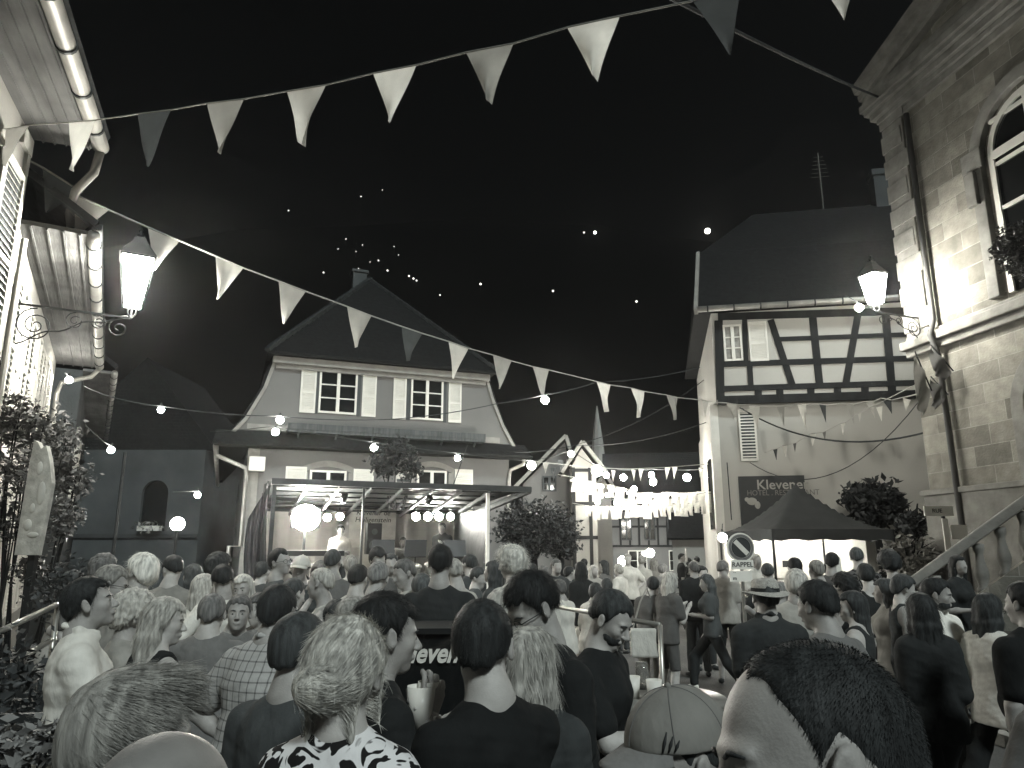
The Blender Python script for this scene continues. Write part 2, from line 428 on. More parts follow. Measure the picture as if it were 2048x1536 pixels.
PERSONS = []
def person(px, py, Y, head=0, body=None, label='', hair=('short', .03), top=('tee', .1), bottom=('trousers', .05),
           fem=False, pitch=0, roll=0, lean=0, side=0, arms=('down', 'down'), legs='stand', H=None, sk='m', group=None, shoes=.05,
           extra=(), build=1.0, h=None, fibres=0, cat='person', hs=1.0, fz=.056, seated=False, ground=0.0):
    """px,py: pixel of the top of the head; head/body: heading in degrees clockwise from 'away from the camera'."""
    body = head if body is None else body
    topz = P(px, py, Y)
    rs = np.random.RandomState(int(px*7+py*13) % 99991)
    hd_len = .235*hs
    # height of the figure from where its head is
    stand = topz.z-ground
    z = stand/1.75 if H is None else H/1.75     # scale of body
    near = Y < 9
    if h is None: h = max(.0052, min(.022, Y*.0017))
    yawb = R(-body)
    # local frame: origin at feet, +y = body facing
    S = SDF()
    sw = (.142 if fem else .170)*build; hw = .095*(1.05 if fem else 1)
    la = R(lean); sa = R(side)
    hipz = .93*z
    def torso(y, zz, x=0):        # point on the leaning torso, zz measured from the hip
        return np.array([x + math.sin(sa)*zz, y*math.cos(la)+zz*math.sin(la), hipz+zz*math.cos(la)*math.cos(sa)-y*math.sin(la)])
    zs = z
    sh = torso(-.01, .50*zs); nk = torso(-.005, .565*zs)
    HM = rotm(head-body, pitch - lean*.0, roll)
    # head: centre placed so that vertex is at stand height when unleaned
    hc = nk + np.array([math.sin(sa)*.06, .035+math.sin(la)*.08, .115*z*1.0]) + np.array([0, R(-pitch)*-.05*-1 if False else 0, 0])
    hc = hc + np.array([0, .03*math.sin(R(-pitch)) , -.02*math.sin(abs(R(pitch)))])
    s_h = hs*(.97 if fem else 1.0)
    # the vertex of the head
    dz = stand-(hc[2]+.118*s_h)
    # shift so that the vertex lands exactly on the pixel: stretch legs/torso a little instead of moving
    lift = dz; hipz += dz
    sh[2] += dz; nk[2] += dz; hc[2] += dz
    _t = torso
    chest = _t(.01, .36*zs); waist = _t(.0, .15*zs); pel = _t(-.01, .0)
    b = build
    X = np.array([1., 0, 0])
    def tors(S, g=0.0, k=.05):
        S.cap(pel+[0,0,-.0], waist, .100*b+g, .088*b+g, k=k, fl=(X, 1.48))
        S.cap(waist, chest, .088*b+g, .110*b+g, k=k, fl=(X, 1.45))
        S.cap(chest, sh-[0,0,.075*z], .110*b+g, .088*b+g, k=k, fl=(X, 1.55))
        for x in (-1, 1): S.cap(sh+X*x*sw*.90-[0,0,.072*z], sh+X*x*.05-[0,0,.020*z], .050*b+g, .046*b+g, k=.04)
        for x in (-1, 1): S.cap(sh+X*x*.07-[0,0,.03], nk-[0,0,.0 if not g else .05], .045+g, .042+g*.5, k=.05)
        if fem:
            for x in (-1, 1): S.ell(chest+np.array([x*.075, .085, -.01]), (.06+g, .05+g, .06+g), k=.04)
    tors(S)
    if build > 1.08: S.ell(_t(.06*b, .16*zs), (.14*b, .12*b, .14), k=.06)
    S.cap(nk-[0,.01,.02], hc+HM@np.array([0, -.022, -.055]), (.052 if fem else .062), (.050 if fem else .058), k=.03)
    head_ops(S, hc, HM, s_h, fem, near)
    # arms
    A = []
    for i, sg in enumerate((-1, 1)):
        shp = sh+X*sg*sw-[0, 0, .055*z]
        a = arms[i]
        ua, fa = .285*z, .255*z
        if a == 'down': e = shp+np.array([sg*.05, -.02, -1])*ua; wr = e+np.array([sg*.0, .10, -.98])*fa; pn = np.array([-sg*1., .0, 0])
        elif a == 'bent': e = shp+np.array([sg*.18, -.05, -.95])*ua; wr = e+np.array([-sg*.45, .85, .05])*fa; pn = np.array([-sg*.8, 0, -.5])
        elif a == 'cup': e = shp+np.array([sg*.15, .20, -.95])*ua; wr = e+np.array([-sg*.35, .75, .55])*fa; pn = np.array([-sg*1., .1, 0])
        elif a == 'phone': e = shp+np.array([sg*.1, .35, -.92])*ua; wr = e+np.array([-sg*.4, .6, .72])*fa; pn = np.array([0, -1., .2])
        elif a == 'up': e = shp+np.array([sg*.5, .3, .7])*ua; wr = e+np.array([-sg*.1, .2, .95])*fa; pn = np.array([-sg*1., 0, 0])
        elif a == 'hip': e = shp+np.array([sg*.62, -.15, -.78])*ua; wr = e+np.array([-sg*.75, .25, -.6])*fa; pn = np.array([-sg*1., 0, 0])
        elif a == 'fwd': e = shp+np.array([sg*.1, .75, -.6])*ua; wr = e+np.array([-sg*.1, .95, .1])*fa; pn = np.array([0, 0, -1.])
        elif a == 'back': e = shp+np.array([sg*.2, -.4, -.9])*ua; wr = e+np.array([sg*.0, -.05, -.99])*fa; pn = np.array([-sg*1., 0, 0])
        else: e, wr, pn = (np.array(q, float) for q in a[:3]); e = shp+e; wr = e+wr
        A.append((shp, e, wr, pn, sg))
        S.cap(shp, e, .050*b**.5, .038, k=.03); S.cap(e, wr, .040, .026, k=.02); S.cap(e, e+(wr-e)*.35, .039, .041, k=.02)
        hd = wr-e
        if near: hand_ops(S, wr, hd/np.linalg.norm(hd), pn, sg, grip=.55 if a in ('cup', 'phone') else .3, r=max(1, h/.0085))
        else:
            dn = hd/np.linalg.norm(hd); S.cap(wr, wr+dn*.09, .026, .03, k=.02); S.cap(wr+dn*.09, wr+dn*.16, .028, .016, k=.01)
    # legs
    Lg = []
    for i, sg in enumerate((-1, 1)):
        hp = pel+X*sg*hw
        if legs == 'stand':
            kn = np.array([sg*.11, .02, .49*z]); an = np.array([sg*.13, -.03, .09]); fd = np.array([sg*.25, .97, 0])
        elif legs == 'stride':
            f = .32*sg; kn = np.array([sg*.09, f*.75+(.06 if sg < 0 else .05), .49*z]); an = np.array([sg*.09, f*1.1-.05, .09 if sg > 0 else .14]); fd = np.array([0, 1, 0.]) if sg > 0 else np.array([0, .9, -.4])
        elif legs == 'sit':
            kn = hp+np.array([sg*.08, .42*z, -.03]); an = kn+np.array([0, .02, -.40*z]); fd = np.array([0, 1., 0])
        else:
            kn = np.array([sg*.10+.05, .06, .49*z]); an = np.array([sg*.12, -.02, .09]); fd = np.array([sg*.3, .95, 0])
        Lg.append((hp, kn, an, fd, sg))
        S.cap(hp, kn, .082*b**.5, .056, k=.03); S.cap(kn, an, .054, .040, k=.02); S.cap(kn+[0,-.02,-.08*z], kn+(an-kn)*.45+[0,-.02,0], .048, .050, k=.03)
        S.cap(an-[0,0,.02], an+fd*.14-[0,0,.05], .038, .03, k=.02)
    V, Q = S.mesh(h)
    # where the root goes: the head vertex lands on the pixel at depth Y
    Mz = Matrix.Rotation(yawb, 3, 'Z'); hv = Mz@Vector((hc[0], hc[1], 0))
    root = Vector((topz.x-hv.x, topz.y-hv.y, ground))
    if 'nobody' in extra: pass
    o = np_obj('person', V, Q, skin(sk))
    o.location = root; o.rotation_euler = (0, 0, yawb)
    tag(o, label, cat, group)
    info = dict(o=o, root=root, hc=hc, HM=HM, A=A, Mz=Mz, s=s_h, h=h, Lg=Lg, sh=sh, nk=nk, pel=pel)
    # ---- clothing
    def skirt_cut(S, zlo, k=.01): S.cut((0, 0, 1), zlo, k)
    kind, g = top[0], top[1]; pat = top[2] if len(top) > 2 else ''
    cm = cloth(g, pat); fit = .016 if near else .02
    C = SDF()
    if kind in ('tee', 'polo', 'shirt', 'long', 'jacket'):
        fit += {'tee': .0, 'polo': .004, 'shirt': .006, 'long': .004, 'jacket': .012}[kind]
        tors(C, fit, .05)
        if build > 1.08: C.ell(_t(.06*b, .16*zs), np.array((.14*b, .12*b, .14))+fit, k=.06)
        C.cap(pel+[0,0,.02], pel-[0,0,.09], .104*b+fit, .118*b+fit, k=.04, fl=(X, 1.5))
        for shp, e, wr, pn, sg in A:
            if kind in ('long', 'jacket'):
                C.cap(shp, e, .054+fit, .046+fit*.8, k=.03); C.cap(e, wr-(wr-e)*.04, .044+fit*.7, .032+fit*.5, k=.015)
            else:
                en = shp+(e-shp)*.72; C.cap(shp, en, .053*b**.5+fit, .054+fit, k=.03)
        C.cut((0, 0, 1), pel[2]-.12, .01)
        # collar opening
        cc = nk+[0, .0, .045]
        C.ell(nk+np.array([0, .03, .045]), (.072, .080, .062), k=.008, sub=True); C.ell(nk+np.array([0, .075, .01]), (.045, .05, .05), k=.008, sub=True)
        if kind in ('polo', 'shirt', 'jacket'):
            for x in (-1, 1):
                C.cap(nk+[x*.070, -.01, .0], nk+[x*.036, .078, -.035], .010, .009, k=.02); C.cap(nk+[x*.070, -.01, .0], nk+[0, -.072, .022], .010, k=.02); C.cap(nk+[x*.066, -.01, .014], nk+[x*.040, .070, -.012], .009, .008, k=.02)
    elif kind in ('tank', 'dress'):
        tors(C, .012, .04)
        for x in (-1, 1): C.cap(sh+[x*.10, 0, .0], chest+[x*.09, .09, .05], .02, k=.01)
        if kind == 'dress':
            C.cap(pel, pel-[0,0,.42*z], .12*b, .19*b, k=.04, fl=(X, 1.25)); C.cut((0, 0, 1), pel[2]-.45*z, .01)
        else:
            C.cut((0, 0, 1), pel[2]-.06, .01)
        C.ell(nk+np.array([0, .05, -.0]), (.10, .11, .10), k=.01, sub=True); C.ell(nk+np.array([0, -.08, .0]), (.09, .08, .10), k=.01, sub=True)
        for x in (-1, 1): C.ell(sh+[x*(sw+.035), 0, -.04], (.075, .16, .12), k=.01, sub=True)
    V, Q = C.mesh(h*1.1)
    if len(V):
        N = vnormals(V, Q)
        V = V+N*(wnoise(V, (3, 7), .008, rs.randint(9999), (1, 1, .6))+wnoise(V, (15, 24), .0034, rs.randint(9999), (.5, .5, 1)))[:, None]
        to = np_obj({'tee': 'shirt', 'polo': 'shirt', 'shirt': 'shirt', 'long': 'shirt', 'jacket': 'jacket', 'tank': 'tank_top', 'dress': 'dress'}[kind], V, Q, cm, o)
        info['top'] = to
    if kind != 'dress':
        bk, bg_ = bottom[0], bottom[1]
        C = SDF()
        if bk == 'skirt':
            C.cap(pel+[0,0,.04], pel-[0,0,.34*z], .115*b, .16*b, k=.04, fl=(X, 1.3)); C.cut((0, 0, 1), pel[2]-.42*z, .01); C.cut((0, 0, -1), -(pel[2]+.08), .01)
        else:
            C.cap(pel+[0,0,.05], pel-[0,0,.04], .108*b, .112*b, k=.04, fl=(X, 1.45))
            for hp, kn, an, fd, sg in Lg:
                C.cap(hp-[sg*.008,0,.03], kn, .088*b**.5, .072, k=.02)
                if bk != 'shorts': C.cap(kn, an, .070, .060, k=.02); C.cap(kn+[0,-.02,-.06*z], kn+(an-kn)*.5+[0,-.02,0], .064, .066, k=.03)
            C.cut((0, 0, -1), -(pel[2]+.08), .01)
            C.cut((0, 0, 1), (.50*z if bk == 'shorts' else .085), .008)
        V, Q = C.mesh(h*1.3)
        if len(V):
            N = vnormals(V, Q); V = V+N*wnoise(V, (3, 8), .006, rs.randint(9999))[:, None]
            np_obj({'trousers': 'trousers', 'shorts': 'shorts', 'skirt': 'skirt'}[bk], V, Q, cloth(bg_), o)
    # shoes
    for hp, kn, an, fd, sg in Lg:
        C = SDF(); C.cap(an+[0,-.02,-.035], an+fd*.05-[0,0,.04], .046, .045, k=.02); C.cap(an+fd*.05-[0,0,.045], an+fd*.16-[0,0,.055], .043, .034, k=.02)
        C.cut((0, 0, 1), max(.002, an[2]-.095), .004) if legs != 'stride' else None
        V, Q = C.mesh(max(h*1.2, .008)); np_obj('shoe', V, Q, mat('shoe_%02d' % int(shoes*100), shoes, rough=.5, var=.2), o)
    # hair
    hk, hg = hair[0], hair[1]
    info['fz'] = fz
    if hk not in ('bald', 'none'):
        add_hair(info, hk, hg, h, fibres, fem, rs, near)
    elif hk == 'bald': pass
    for ex in extra:
        if callable(ex): ex(info)
    PERSONS.append(info)
    return info

def hT(info, p): return info['hc'] + info['HM']@(np.array(p)*info['s'])
def add_hair(info, hk, hg, h, fibres, fem, rs, near, name='hair'):
    o = info['o']; s = info['s']; M = info['HM']; T = lambda p: hT(info, p)
    t = {'buzz': .0025, 'short': .013, 'crop': .009, 'quiff': .014, 'medium': .02, 'long': .018, 'bun': .015, 'updo': .018, 'bob': .022, 'curly': .032, 'afro': .06}[hk]
    C = SDF()
    C.ell(T((0, -.016, .030)), np.array((.077+t*.9, .098+t, .090+t))*s, k=.01, M=M)
    C.ell(T((0, -.055, -.02)), np.array((.066+t*.6, .056+t*.8, .065) if hk not in ('short', 'crop', 'buzz', 'quiff') else (.058, .054+t*.7, .060))*s, k=.03, M=M)
    if hk in ('quiff',): 
        C.ell(T((0, .042, .104)), np.array((.058, .042, .022))*s, k=.03, M=M)
    # hairline: above the face plane
    fz = info.get('fz', .056); c0 = info['hc']; seed = rs.uniform(0, 9)
    longish = hk in ('long', 'bob', 'medium', 'curly', 'afro', 'updo', 'bun')
    def face(X, Y, Z, M=M, c0=c0, s=s):
        x = (X-c0[0])*M[0][0]+(Y-c0[1])*M[1][0]+(Z-c0[2])*M[2][0]
        y = (X-c0[0])*M[0][1]+(Y-c0[1])*M[1][1]+(Z-c0[2])*M[2][1]
        z = (X-c0[0])*M[0][2]+(Y-c0[1])*M[1][2]+(Z-c0[2])*M[2][2]
        x, y, z = x/s, y/s, z/s
        # hairline height as a function of y: forehead .06 at y>.05, temple, sideburn to -.02 at y=.02, behind the ear down to nape
        line = np.where(y > .045, fz+0*y, np.where(y > .012, -.012+(y-.012)/.033*(fz+.012), np.where(y > -.03, -.012+0*y+.03*(1-np.abs((y+.009)/.021)), (-.018-(-.03-y)*1.2 if longish else -.010-(-.03-y)*.62))))
        line = np.maximum(line, -.088 if longish else -.056)+(.006 if longish else .011)*np.sin(x*120+seed)*np.sin(x*47+seed*2)+(0 if longish else .024*(x/.07)**2*np.clip((-.06-y)/.03, 0, 1))+.012*np.abs(x)/.06*(y > .045)
        return (line-z)*.6*s
    C.cutf(face, .008 if longish or not near else .02)
    if not longish:
        for x in (-1, 1): C.ell(T((x*.094, -.002, -.004)), np.array((.024, .021, .037))*s, k=.006, M=M, sub=True)
    body_ops = []
    if hk in ('long', 'bob'):
        L = .34 if hk == 'long' else .17
        dn = np.array([0, 0, -1.])
        for x, y in ((-.062, -.025), (-.045, -.075), (0, -.09), (.045, -.075), (.062, -.025)):
            p0 = T((x, y, .0)); p1 = T((x*1.1, y-.01, -.08)); p2 = p1+dn*L*.55+[x*.15, -.01, 0]; p3 = p1+dn*L+[x*.05, 0.0, 0]
            C.cap(p0, p1, .034, .036, k=.02); C.cap(p1, p2, .036, .032, k=.02)
            if hk == 'long': C.cap(p2, p3, .032, .016, k=.02)
    if hk == 'bun' or hk == 'updo':
        C.ell(T((-.02 if hk == 'updo' else 0.0, -.128, .012 if hk == 'bun' else -.022)), np.array((.052, .044, .050) if hk == 'updo' else (.045, .035, .042))*s, k=.010, M=M)
    if hk == 'updo':
        for x in (-1, 1):
            C.cap(T((x*.07, .03, .0)), T((x*.082, .02, -.11)), .013, .006, k=.012)
            C.cap(T((x*.05, -.07, -.05)), T((x*.055, -.075, -.15)), .016, .005, k=.012)
    V, Q = C.mesh(max(h*.9, .0045))
    if not len(V): return
    N = vnormals(V, Q)
    amp = {'buzz': .0012, 'short': .004, 'crop': .003, 'quiff': .005, 'curly': .013, 'afro': .014}.get(hk, .005)
    V = V+N*(wnoise(V, (14, 30), amp, rs.randint(9999), (1, 1, .35) if hk not in ('curly', 'afro') else (1, 1, 1)))[:, None]
    ho = np_obj(name, V, Q, hairm(hg), o)
    info['hair'] = ho
    if fibres:
        N = vnormals(V, Q); n = fibres
        idx = rs.randint(0, len(V), n)
        L = {'buzz': .0075, 'short': .024, 'crop': .011, 'quiff': .045, 'medium': .05, 'long': .09, 'updo': .05, 'bun': .06, 'bob': .08, 'curly': .04, 'afro': .05}[hk]
        root = V[idx]; nn = N[idx]
        down = -np.array(M)[:, 2]
        fwd = np.array(M)[:, 1]; cen = T((0, -.01, .02)); crown = T((0, -.07, .11))
        flow = root-crown; flow -= nn*(flow*nn).sum(1)[:, None]; flow /= np.maximum(np.linalg.norm(flow, axis=1), 1e-6)[:, None]
        if hk in ('quiff',): flow = flow*.5+fwd*.8
        if hk in ('long', 'bob'):
            rel = (root-cen)@np.array(M)
            flow = (np.stack([np.sign(rel[:,0])*.5, -.35+0*rel[:,0], -1+0*rel[:,0]], 1))@np.array(M).T
            flow -= nn*(flow*nn).sum(1)[:, None]; flow /= np.maximum(np.linalg.norm(flow, axis=1), 1e-6)[:, None]
        if hk == 'updo':
            flow = T((0, -.118, -.02))-root; flow -= nn*(flow*nn).sum(1)[:, None]; flow /= np.maximum(np.linalg.norm(flow, axis=1), 1e-6)[:, None]
        stand_ = {'buzz': .9, 'crop': .4, 'short': .5, 'quiff': .22, 'updo': .05, 'long': .06, 'bob': .06, 'curly': 1.0, 'afro': 1.2}.get(hk, .2)
        dirs = flow+nn*stand_+rs.normal(size=(n, 3))*(.16 if hk not in ('updo', 'long') else .10)
        dirs /= np.linalg.norm(dirs, axis=1)[:, None]
        L = L*rs.uniform(.5, 1.25, n)[:, None]; wdt = rs.uniform(.00035, .0008, n)[:, None]*(1.0 if hk != 'buzz' else .7)
        if hk == 'updo' or hk == 'long': wdt *= 1.3
        side_ = np.cross(dirs, nn+rs.normal(size=(n, 3))*.5); side_ /= np.maximum(np.linalg.norm(side_, axis=1), 1e-6)[:, None]
        segs = 3; pts = []; p = root-nn*.002; d = dirs.copy()
        VV = []; 
        for k in range(segs+1):
            ww = wdt*(1-k/segs*.75)
            VV += [p-side_*ww, p+side_*ww]
            p = p+d*L/segs
            d = d+flow*.12+np.array([0, 0, -1.])*(0 if hk in ('buzz', 'crop') else .04 if hk == 'updo' else .12)+rs.normal(size=(n, 3))*(.09 if hk not in ('updo', 'long') else .06)-(nn*.06 if hk in ('updo', 'long', 'bob') else 0); d /= np.linalg.norm(d, axis=1)[:, None]
        VV = np.stack(VV, 1)           # n, 2*(segs+1), 3
        base = np.arange(n)[:, None]*(2*(segs+1))
        QQ = np.concatenate([base+np.array([[2*k, 2*k+1, 2*k+3, 2*k+2]]) for k in range(segs)], 0)
        # merged into the same hair object
        V2 = np.concatenate([V, VV.reshape(-1, 3)]); Q2 = np.concatenate([Q, QQ+len(V)])
        me = ho.data; mm = me.materials[0]; bpy.data.objects.remove(ho); bpy.data.meshes.remove(me)
        info['hair'] = np_obj(name, V2, Q2, mm, o)
def W_of(info, p):     # local point -> world
    v = info['Mz']@Vector(p); return v+info['root']
def eyes(info):
    o = info['o']
    for x in (-1, 1):
        w_ = MB().sphere((0, 0, 0), (.0125, .0138, .0062), 12, 8); i_ = MB().sphere((0, 0, 0), (.0058, .0062, .0056), 10, 7)
        for q, c in ((w_, (x*.031, .0742, -.003)), (i_, (x*.031, .0830, -.003))):
            q.v = [tuple(hT(info, np.array(v)+np.array(c))) for v in q.v]
        e = w_.build('eye', mat('eye_white', .35, rough=.2, var=.02), o, True); i_.build('iris', mat('iris', .03, rough=.15, var=.02), e, True)
        MB().tube([hT(info, (x*.014, .0885, .016)), hT(info, (x*.030, .0885, .021)), hT(info, (x*.047, .077, .017))], [.003, .0036, .0018], 6).build('eyebrow', hairm(.05), o, True)
def glasses(info):
    o = info['o']; m = MB()
    for x in (-1, 1):
        pts = [hT(info, (x*.033+.023*math.cos(a), .101-.004*abs(math.cos(a)), -.002+.018*math.sin(a))) for a in [2*math.pi*i/14 for i in range(15)]]
        m.tube(pts, .0018, 5, False)
        m.tube([hT(info, (x*.056, .098, .003)), hT(info, (x*.082, .04, .003)), hT(info, (x*.084, -.012, .0))], .0018, 5)
    m.tube([hT(info, (-.011, .104, .002)), hT(info, (.011, .104, .002))], .0018, 5)
    m.build('glasses', mat('glasses_frame', .02, rough=.2, var=0), o)
def beard(g=.05):
    def f(info):
        C = SDF(); M = info['HM']; s = info['s']
        C.ell(hT(info, (0, .030, -.060)), np.array((.062, .060, .055))*s, k=.01, M=M)
        c0 = info['hc']
        def face(X, Y, Z):
            x = (X-c0[0])*M[0][0]+(Y-c0[1])*M[1][0]+(Z-c0[2])*M[2][0]
            y = (X-c0[0])*M[0][1]+(Y-c0[1])*M[1][1]+(Z-c0[2])*M[2][1]
            z = (X-c0[0])*M[0][2]+(Y-c0[1])*M[1][2]+(Z-c0[2])*M[2][2]
            return np.maximum(z+.045+np.abs(x)*-.5, -(y-.0))*.8
        C.cutf(face, .006)
        V, Q = C.mesh(info['h'])
        if len(V):
            N = vnormals(V, Q); V = V+N*wnoise(V, (30,), .0015, 5)[:, None]
            np_obj('beard', V, Q, hairm(g), info['o'])
    return f
def cap_hat(g=.3, cap_yaw=0, logo=False):
    def f(info):
        M = info['HM']@rotm(cap_yaw); s = info['s']; T = lambda p: info['hc']+M@(np.array(p)*s)
        C = SDF(); C.ell(T((0, -.014, .038)), np.array((.090, .110, .098))*s, k=.01, M=M)
        n = M@np.array([0, -.12, 1.]); n /= np.linalg.norm(n); C.cut(n, float(n@T((0, 0, .032))), .004)
        V, Q = C.mesh(max(info['h']*.8, .004)); co = np_obj('cap', V, Q, cloth(g), info['o'])
        b = MB(); rows = []
        NX, NY = 20, 8
        for th in (0, .005):
            for j in range(NY+1):
                for i in range(NX+1):
                    a = (i/NX-.5)*2; r0y = .085*math.sqrt(max(0, 1-(a*.82)**2)); L = .075*math.sqrt(max(0.0, 1-(a)**2))**.7
                    y = r0y+L*j/NY; x = a*.074; z = .034+.012*(1-a*a)-.018*(j/NY)+th
                    rows.append(T((x, y, z)))
        n_ = (NX+1)*(NY+1); fs = []
        for j in range(NY):
            for i in range(NX):
                a = j*(NX+1)+i; q = (a, a+1, a+NX+2, a+NX+1); fs.append(q[::-1]); fs.append(tuple(t+n_ for t in q))
        for i in range(NX): a = NY*(NX+1)+i; fs.append((a, a+1, a+1+n_, a+n_))
        b.add(rows, fs); b.build('peak', cloth(g*.9), co, True)
        bt = MB(); bt.sphere(T((0, -.014, .137)), .007); bt.build('cap_button', cloth(g), co, True)
        se = MB()
        for k in range(3):
            an = R(60*k+90)
            pts = [T((.0905*math.sin(q)*math.cos(an), -.014+.1105*math.sin(q)*math.sin(an), .038+.0985*math.cos(q))) for q in [R(-82+8.2*i) for i in range(21)]]
            se.tube(pts, .0012, 4)
        se.build('seam', cloth(g*.7), co)
        if logo:
            lg = MB()
            for sx_, L_ in ((-.012, .034), (.0, .026), (.012, .018)):
                ph = R(52)+sx_*9; p = []
                for q in (0, .5, 1):
                    zz = .045+q*L_; rr_ = math.sqrt(max(0, 1-((zz-.038)/.098)**2)); p.append(T((-.0915*rr_*math.sin(ph+q*.12), -.014+.1115*rr_*math.cos(ph+q*.12), zz)))
                lg.tube(p, [.0015, .0032, .001], 6)
            lg.build('emblem', mat('cap_emblem', .03, var=0), co, True)
    return f
def straw_hat(g=.42):
    def f(info):
        M = info['HM']; T = lambda p: hT(info, p); m = MB()
        n = 28; prof = [(.165, .028), (.155, .034), (.12, .038), (.098, .044), (.095, .075), (.088, .115), (.07, .128), (.03, .130), (.001, .130)]
        vs = []
        for r, z in prof:
            for k in range(n):
                a = 2*math.pi*k/n; vs.append(T((r*.92*math.cos(a), -.014+r*1.08*math.sin(a), z+.012*math.cos(2*a)*(r > .12))))
        fs = [(i*n+k, i*n+(k+1)%n, (i+1)*n+(k+1)%n, (i+1)*n+k) for i in range(len(prof)-1) for k in range(n)]
        m.add(vs, fs); ho = m.build('straw_hat', mat('straw', g, rough=.8, var=.25, scale=60, bump=.6, bscale=90), info['o'], True)
        b = MB(); vs = []
        for r, z in ((.1005, .046), (.098, .068)):
            for k in range(n):
                a = 2*math.pi*k/n; vs.append(T((r*.92*math.cos(a), -.014+r*1.08*math.sin(a), z)))
        b.add(vs, [(k, (k+1)%n, n+(k+1)%n, n+k) for k in range(n)]); b.build('hat_band', cloth(.03), ho, True)
    return f
# ================================================================== materials of the place
random.seed(4)
M_ = dict(
    plaster=mat('plaster', .19, rough=.9, var=.06, scale=1.2, bump=.25, bscale=40, var2=.10, scale2=.35),
    plaster_hotel=mat('plaster_hotel', .52, rough=.9, var=.04, scale=1.0, bump=.15, bscale=35, var2=.07, scale2=.3),
    plaster_light=mat('plaster_light', .42, rough=.85, var=.06, scale=2, bump=.3, bscale=30, var2=.1),
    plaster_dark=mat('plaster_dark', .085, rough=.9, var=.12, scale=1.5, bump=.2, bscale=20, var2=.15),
    white=mat('white_paint', .84, rough=.55, var=.06, scale=3, bump=.1, bscale=20),
    trim=mat('verge_board', .3, rough=.7, var=.15, scale=4, bump=.2),
    timber=mat('dark_timber', .018, rough=.75, var=.35, scale=4, bump=.5, bscale=22, stretch=(1, 1, .3)),
    wood=mat('soffit_wood', .13, rough=.8, var=.35, scale=1.6, bump=.5, bscale=12, stretch=(.5, 3, 3), var2=.3, scale2=1.4),
    planks=mat('grey_planks', .09, rough=.85, var=.4, scale=5, bump=.5, bscale=16, stretch=(3, 3, .2)),
    zinc=mat('zinc_gutter', .42, rough=.42, var=.18, scale=3, metal=.45, spec=.5, var2=.2, scale2=2),
    iron=mat('wrought_iron', .03, rough=.5, var=.2, metal=.4),
    black=mat('black_plastic', .015, rough=.4, var=.2),
    glass=mat('dark_glass', .012, rough=.06, var=.05, spec=.9),
    asphalt=mat('asphalt', .12, rough=.85, var=.18, scale=40, bump=.6, bscale=120, var2=.3, scale2=.5),
    steel=mat('galvanised_steel', .4, rough=.3, metal=.7, var=.1),
    truss=mat('truss_steel', .06, rough=.4, metal=.5, var=.15),
    tarp=mat('dark_tarpaulin', .035, rough=.55, var=.2, bump=.7, bscale=4, spec=.4),
    tarp_mid=mat('grey_tarpaulin', .18, rough=.6, var=.15, bump=.6, bscale=3),
    soil=mat('soil', .04),
    cable=mat('cable_rubber', .05, rough=.6, var=.1),
)
def tiled_roof(name, g, sc_=4.2):
    if name in MATS: return MATS[name]
    m = mat(name, g, rough=.85, var=.35, scale=7, bump=0)
    n, l, b = nodes(m); tc = n.new('ShaderNodeTexCoord'); br = n.new('ShaderNodeTexBrick')
    br.inputs['Scale'].default_value = sc_; br.inputs['Mortar Size'].default_value = .03; br.inputs['Brick Width'].default_value = .7; br.inputs['Row Height'].default_value = .55
    mp = n.new('ShaderNodeMapping'); l.new(tc.outputs['Object'], mp.inputs[0])
    cx = n.new('ShaderNodeCombineXYZ'); sx = n.new('ShaderNodeSeparateXYZ'); l.new(mp.outputs[0], sx.inputs[0])
    ad = n.new('ShaderNodeMath'); ad.operation = 'ADD'; l.new(sx.outputs['X'], ad.inputs[0]); l.new(sx.outputs['Y'], ad.inputs[1])
    l.new(ad.outputs[0], cx.inputs[0]); l.new(sx.outputs['Z'], cx.inputs[1]); l.new(cx.outputs[0], br.inputs['Vector'])
    bp = n.new('ShaderNodeBump'); bp.inputs['Strength'].default_value = .9; bp.inputs['Distance'].default_value = .03
    inv = n.new('ShaderNodeMath'); inv.operation = 'SUBTRACT'; inv.inputs[0].default_value = 1; l.new(br.outputs['Fac'], inv.inputs[1])
    l.new(inv.outputs[0], bp.inputs['Height']); l.new(bp.outputs[0], b.inputs['Normal']); return m
M_['curtain'] = mat('curtained_glass', .30, rough=.4, var=.3, scale=9)
M_['roof'] = tiled_roof('roof_tiles', .010)
M_['roof_edge'] = tiled_roof('old_roof_tiles', .04, 5)
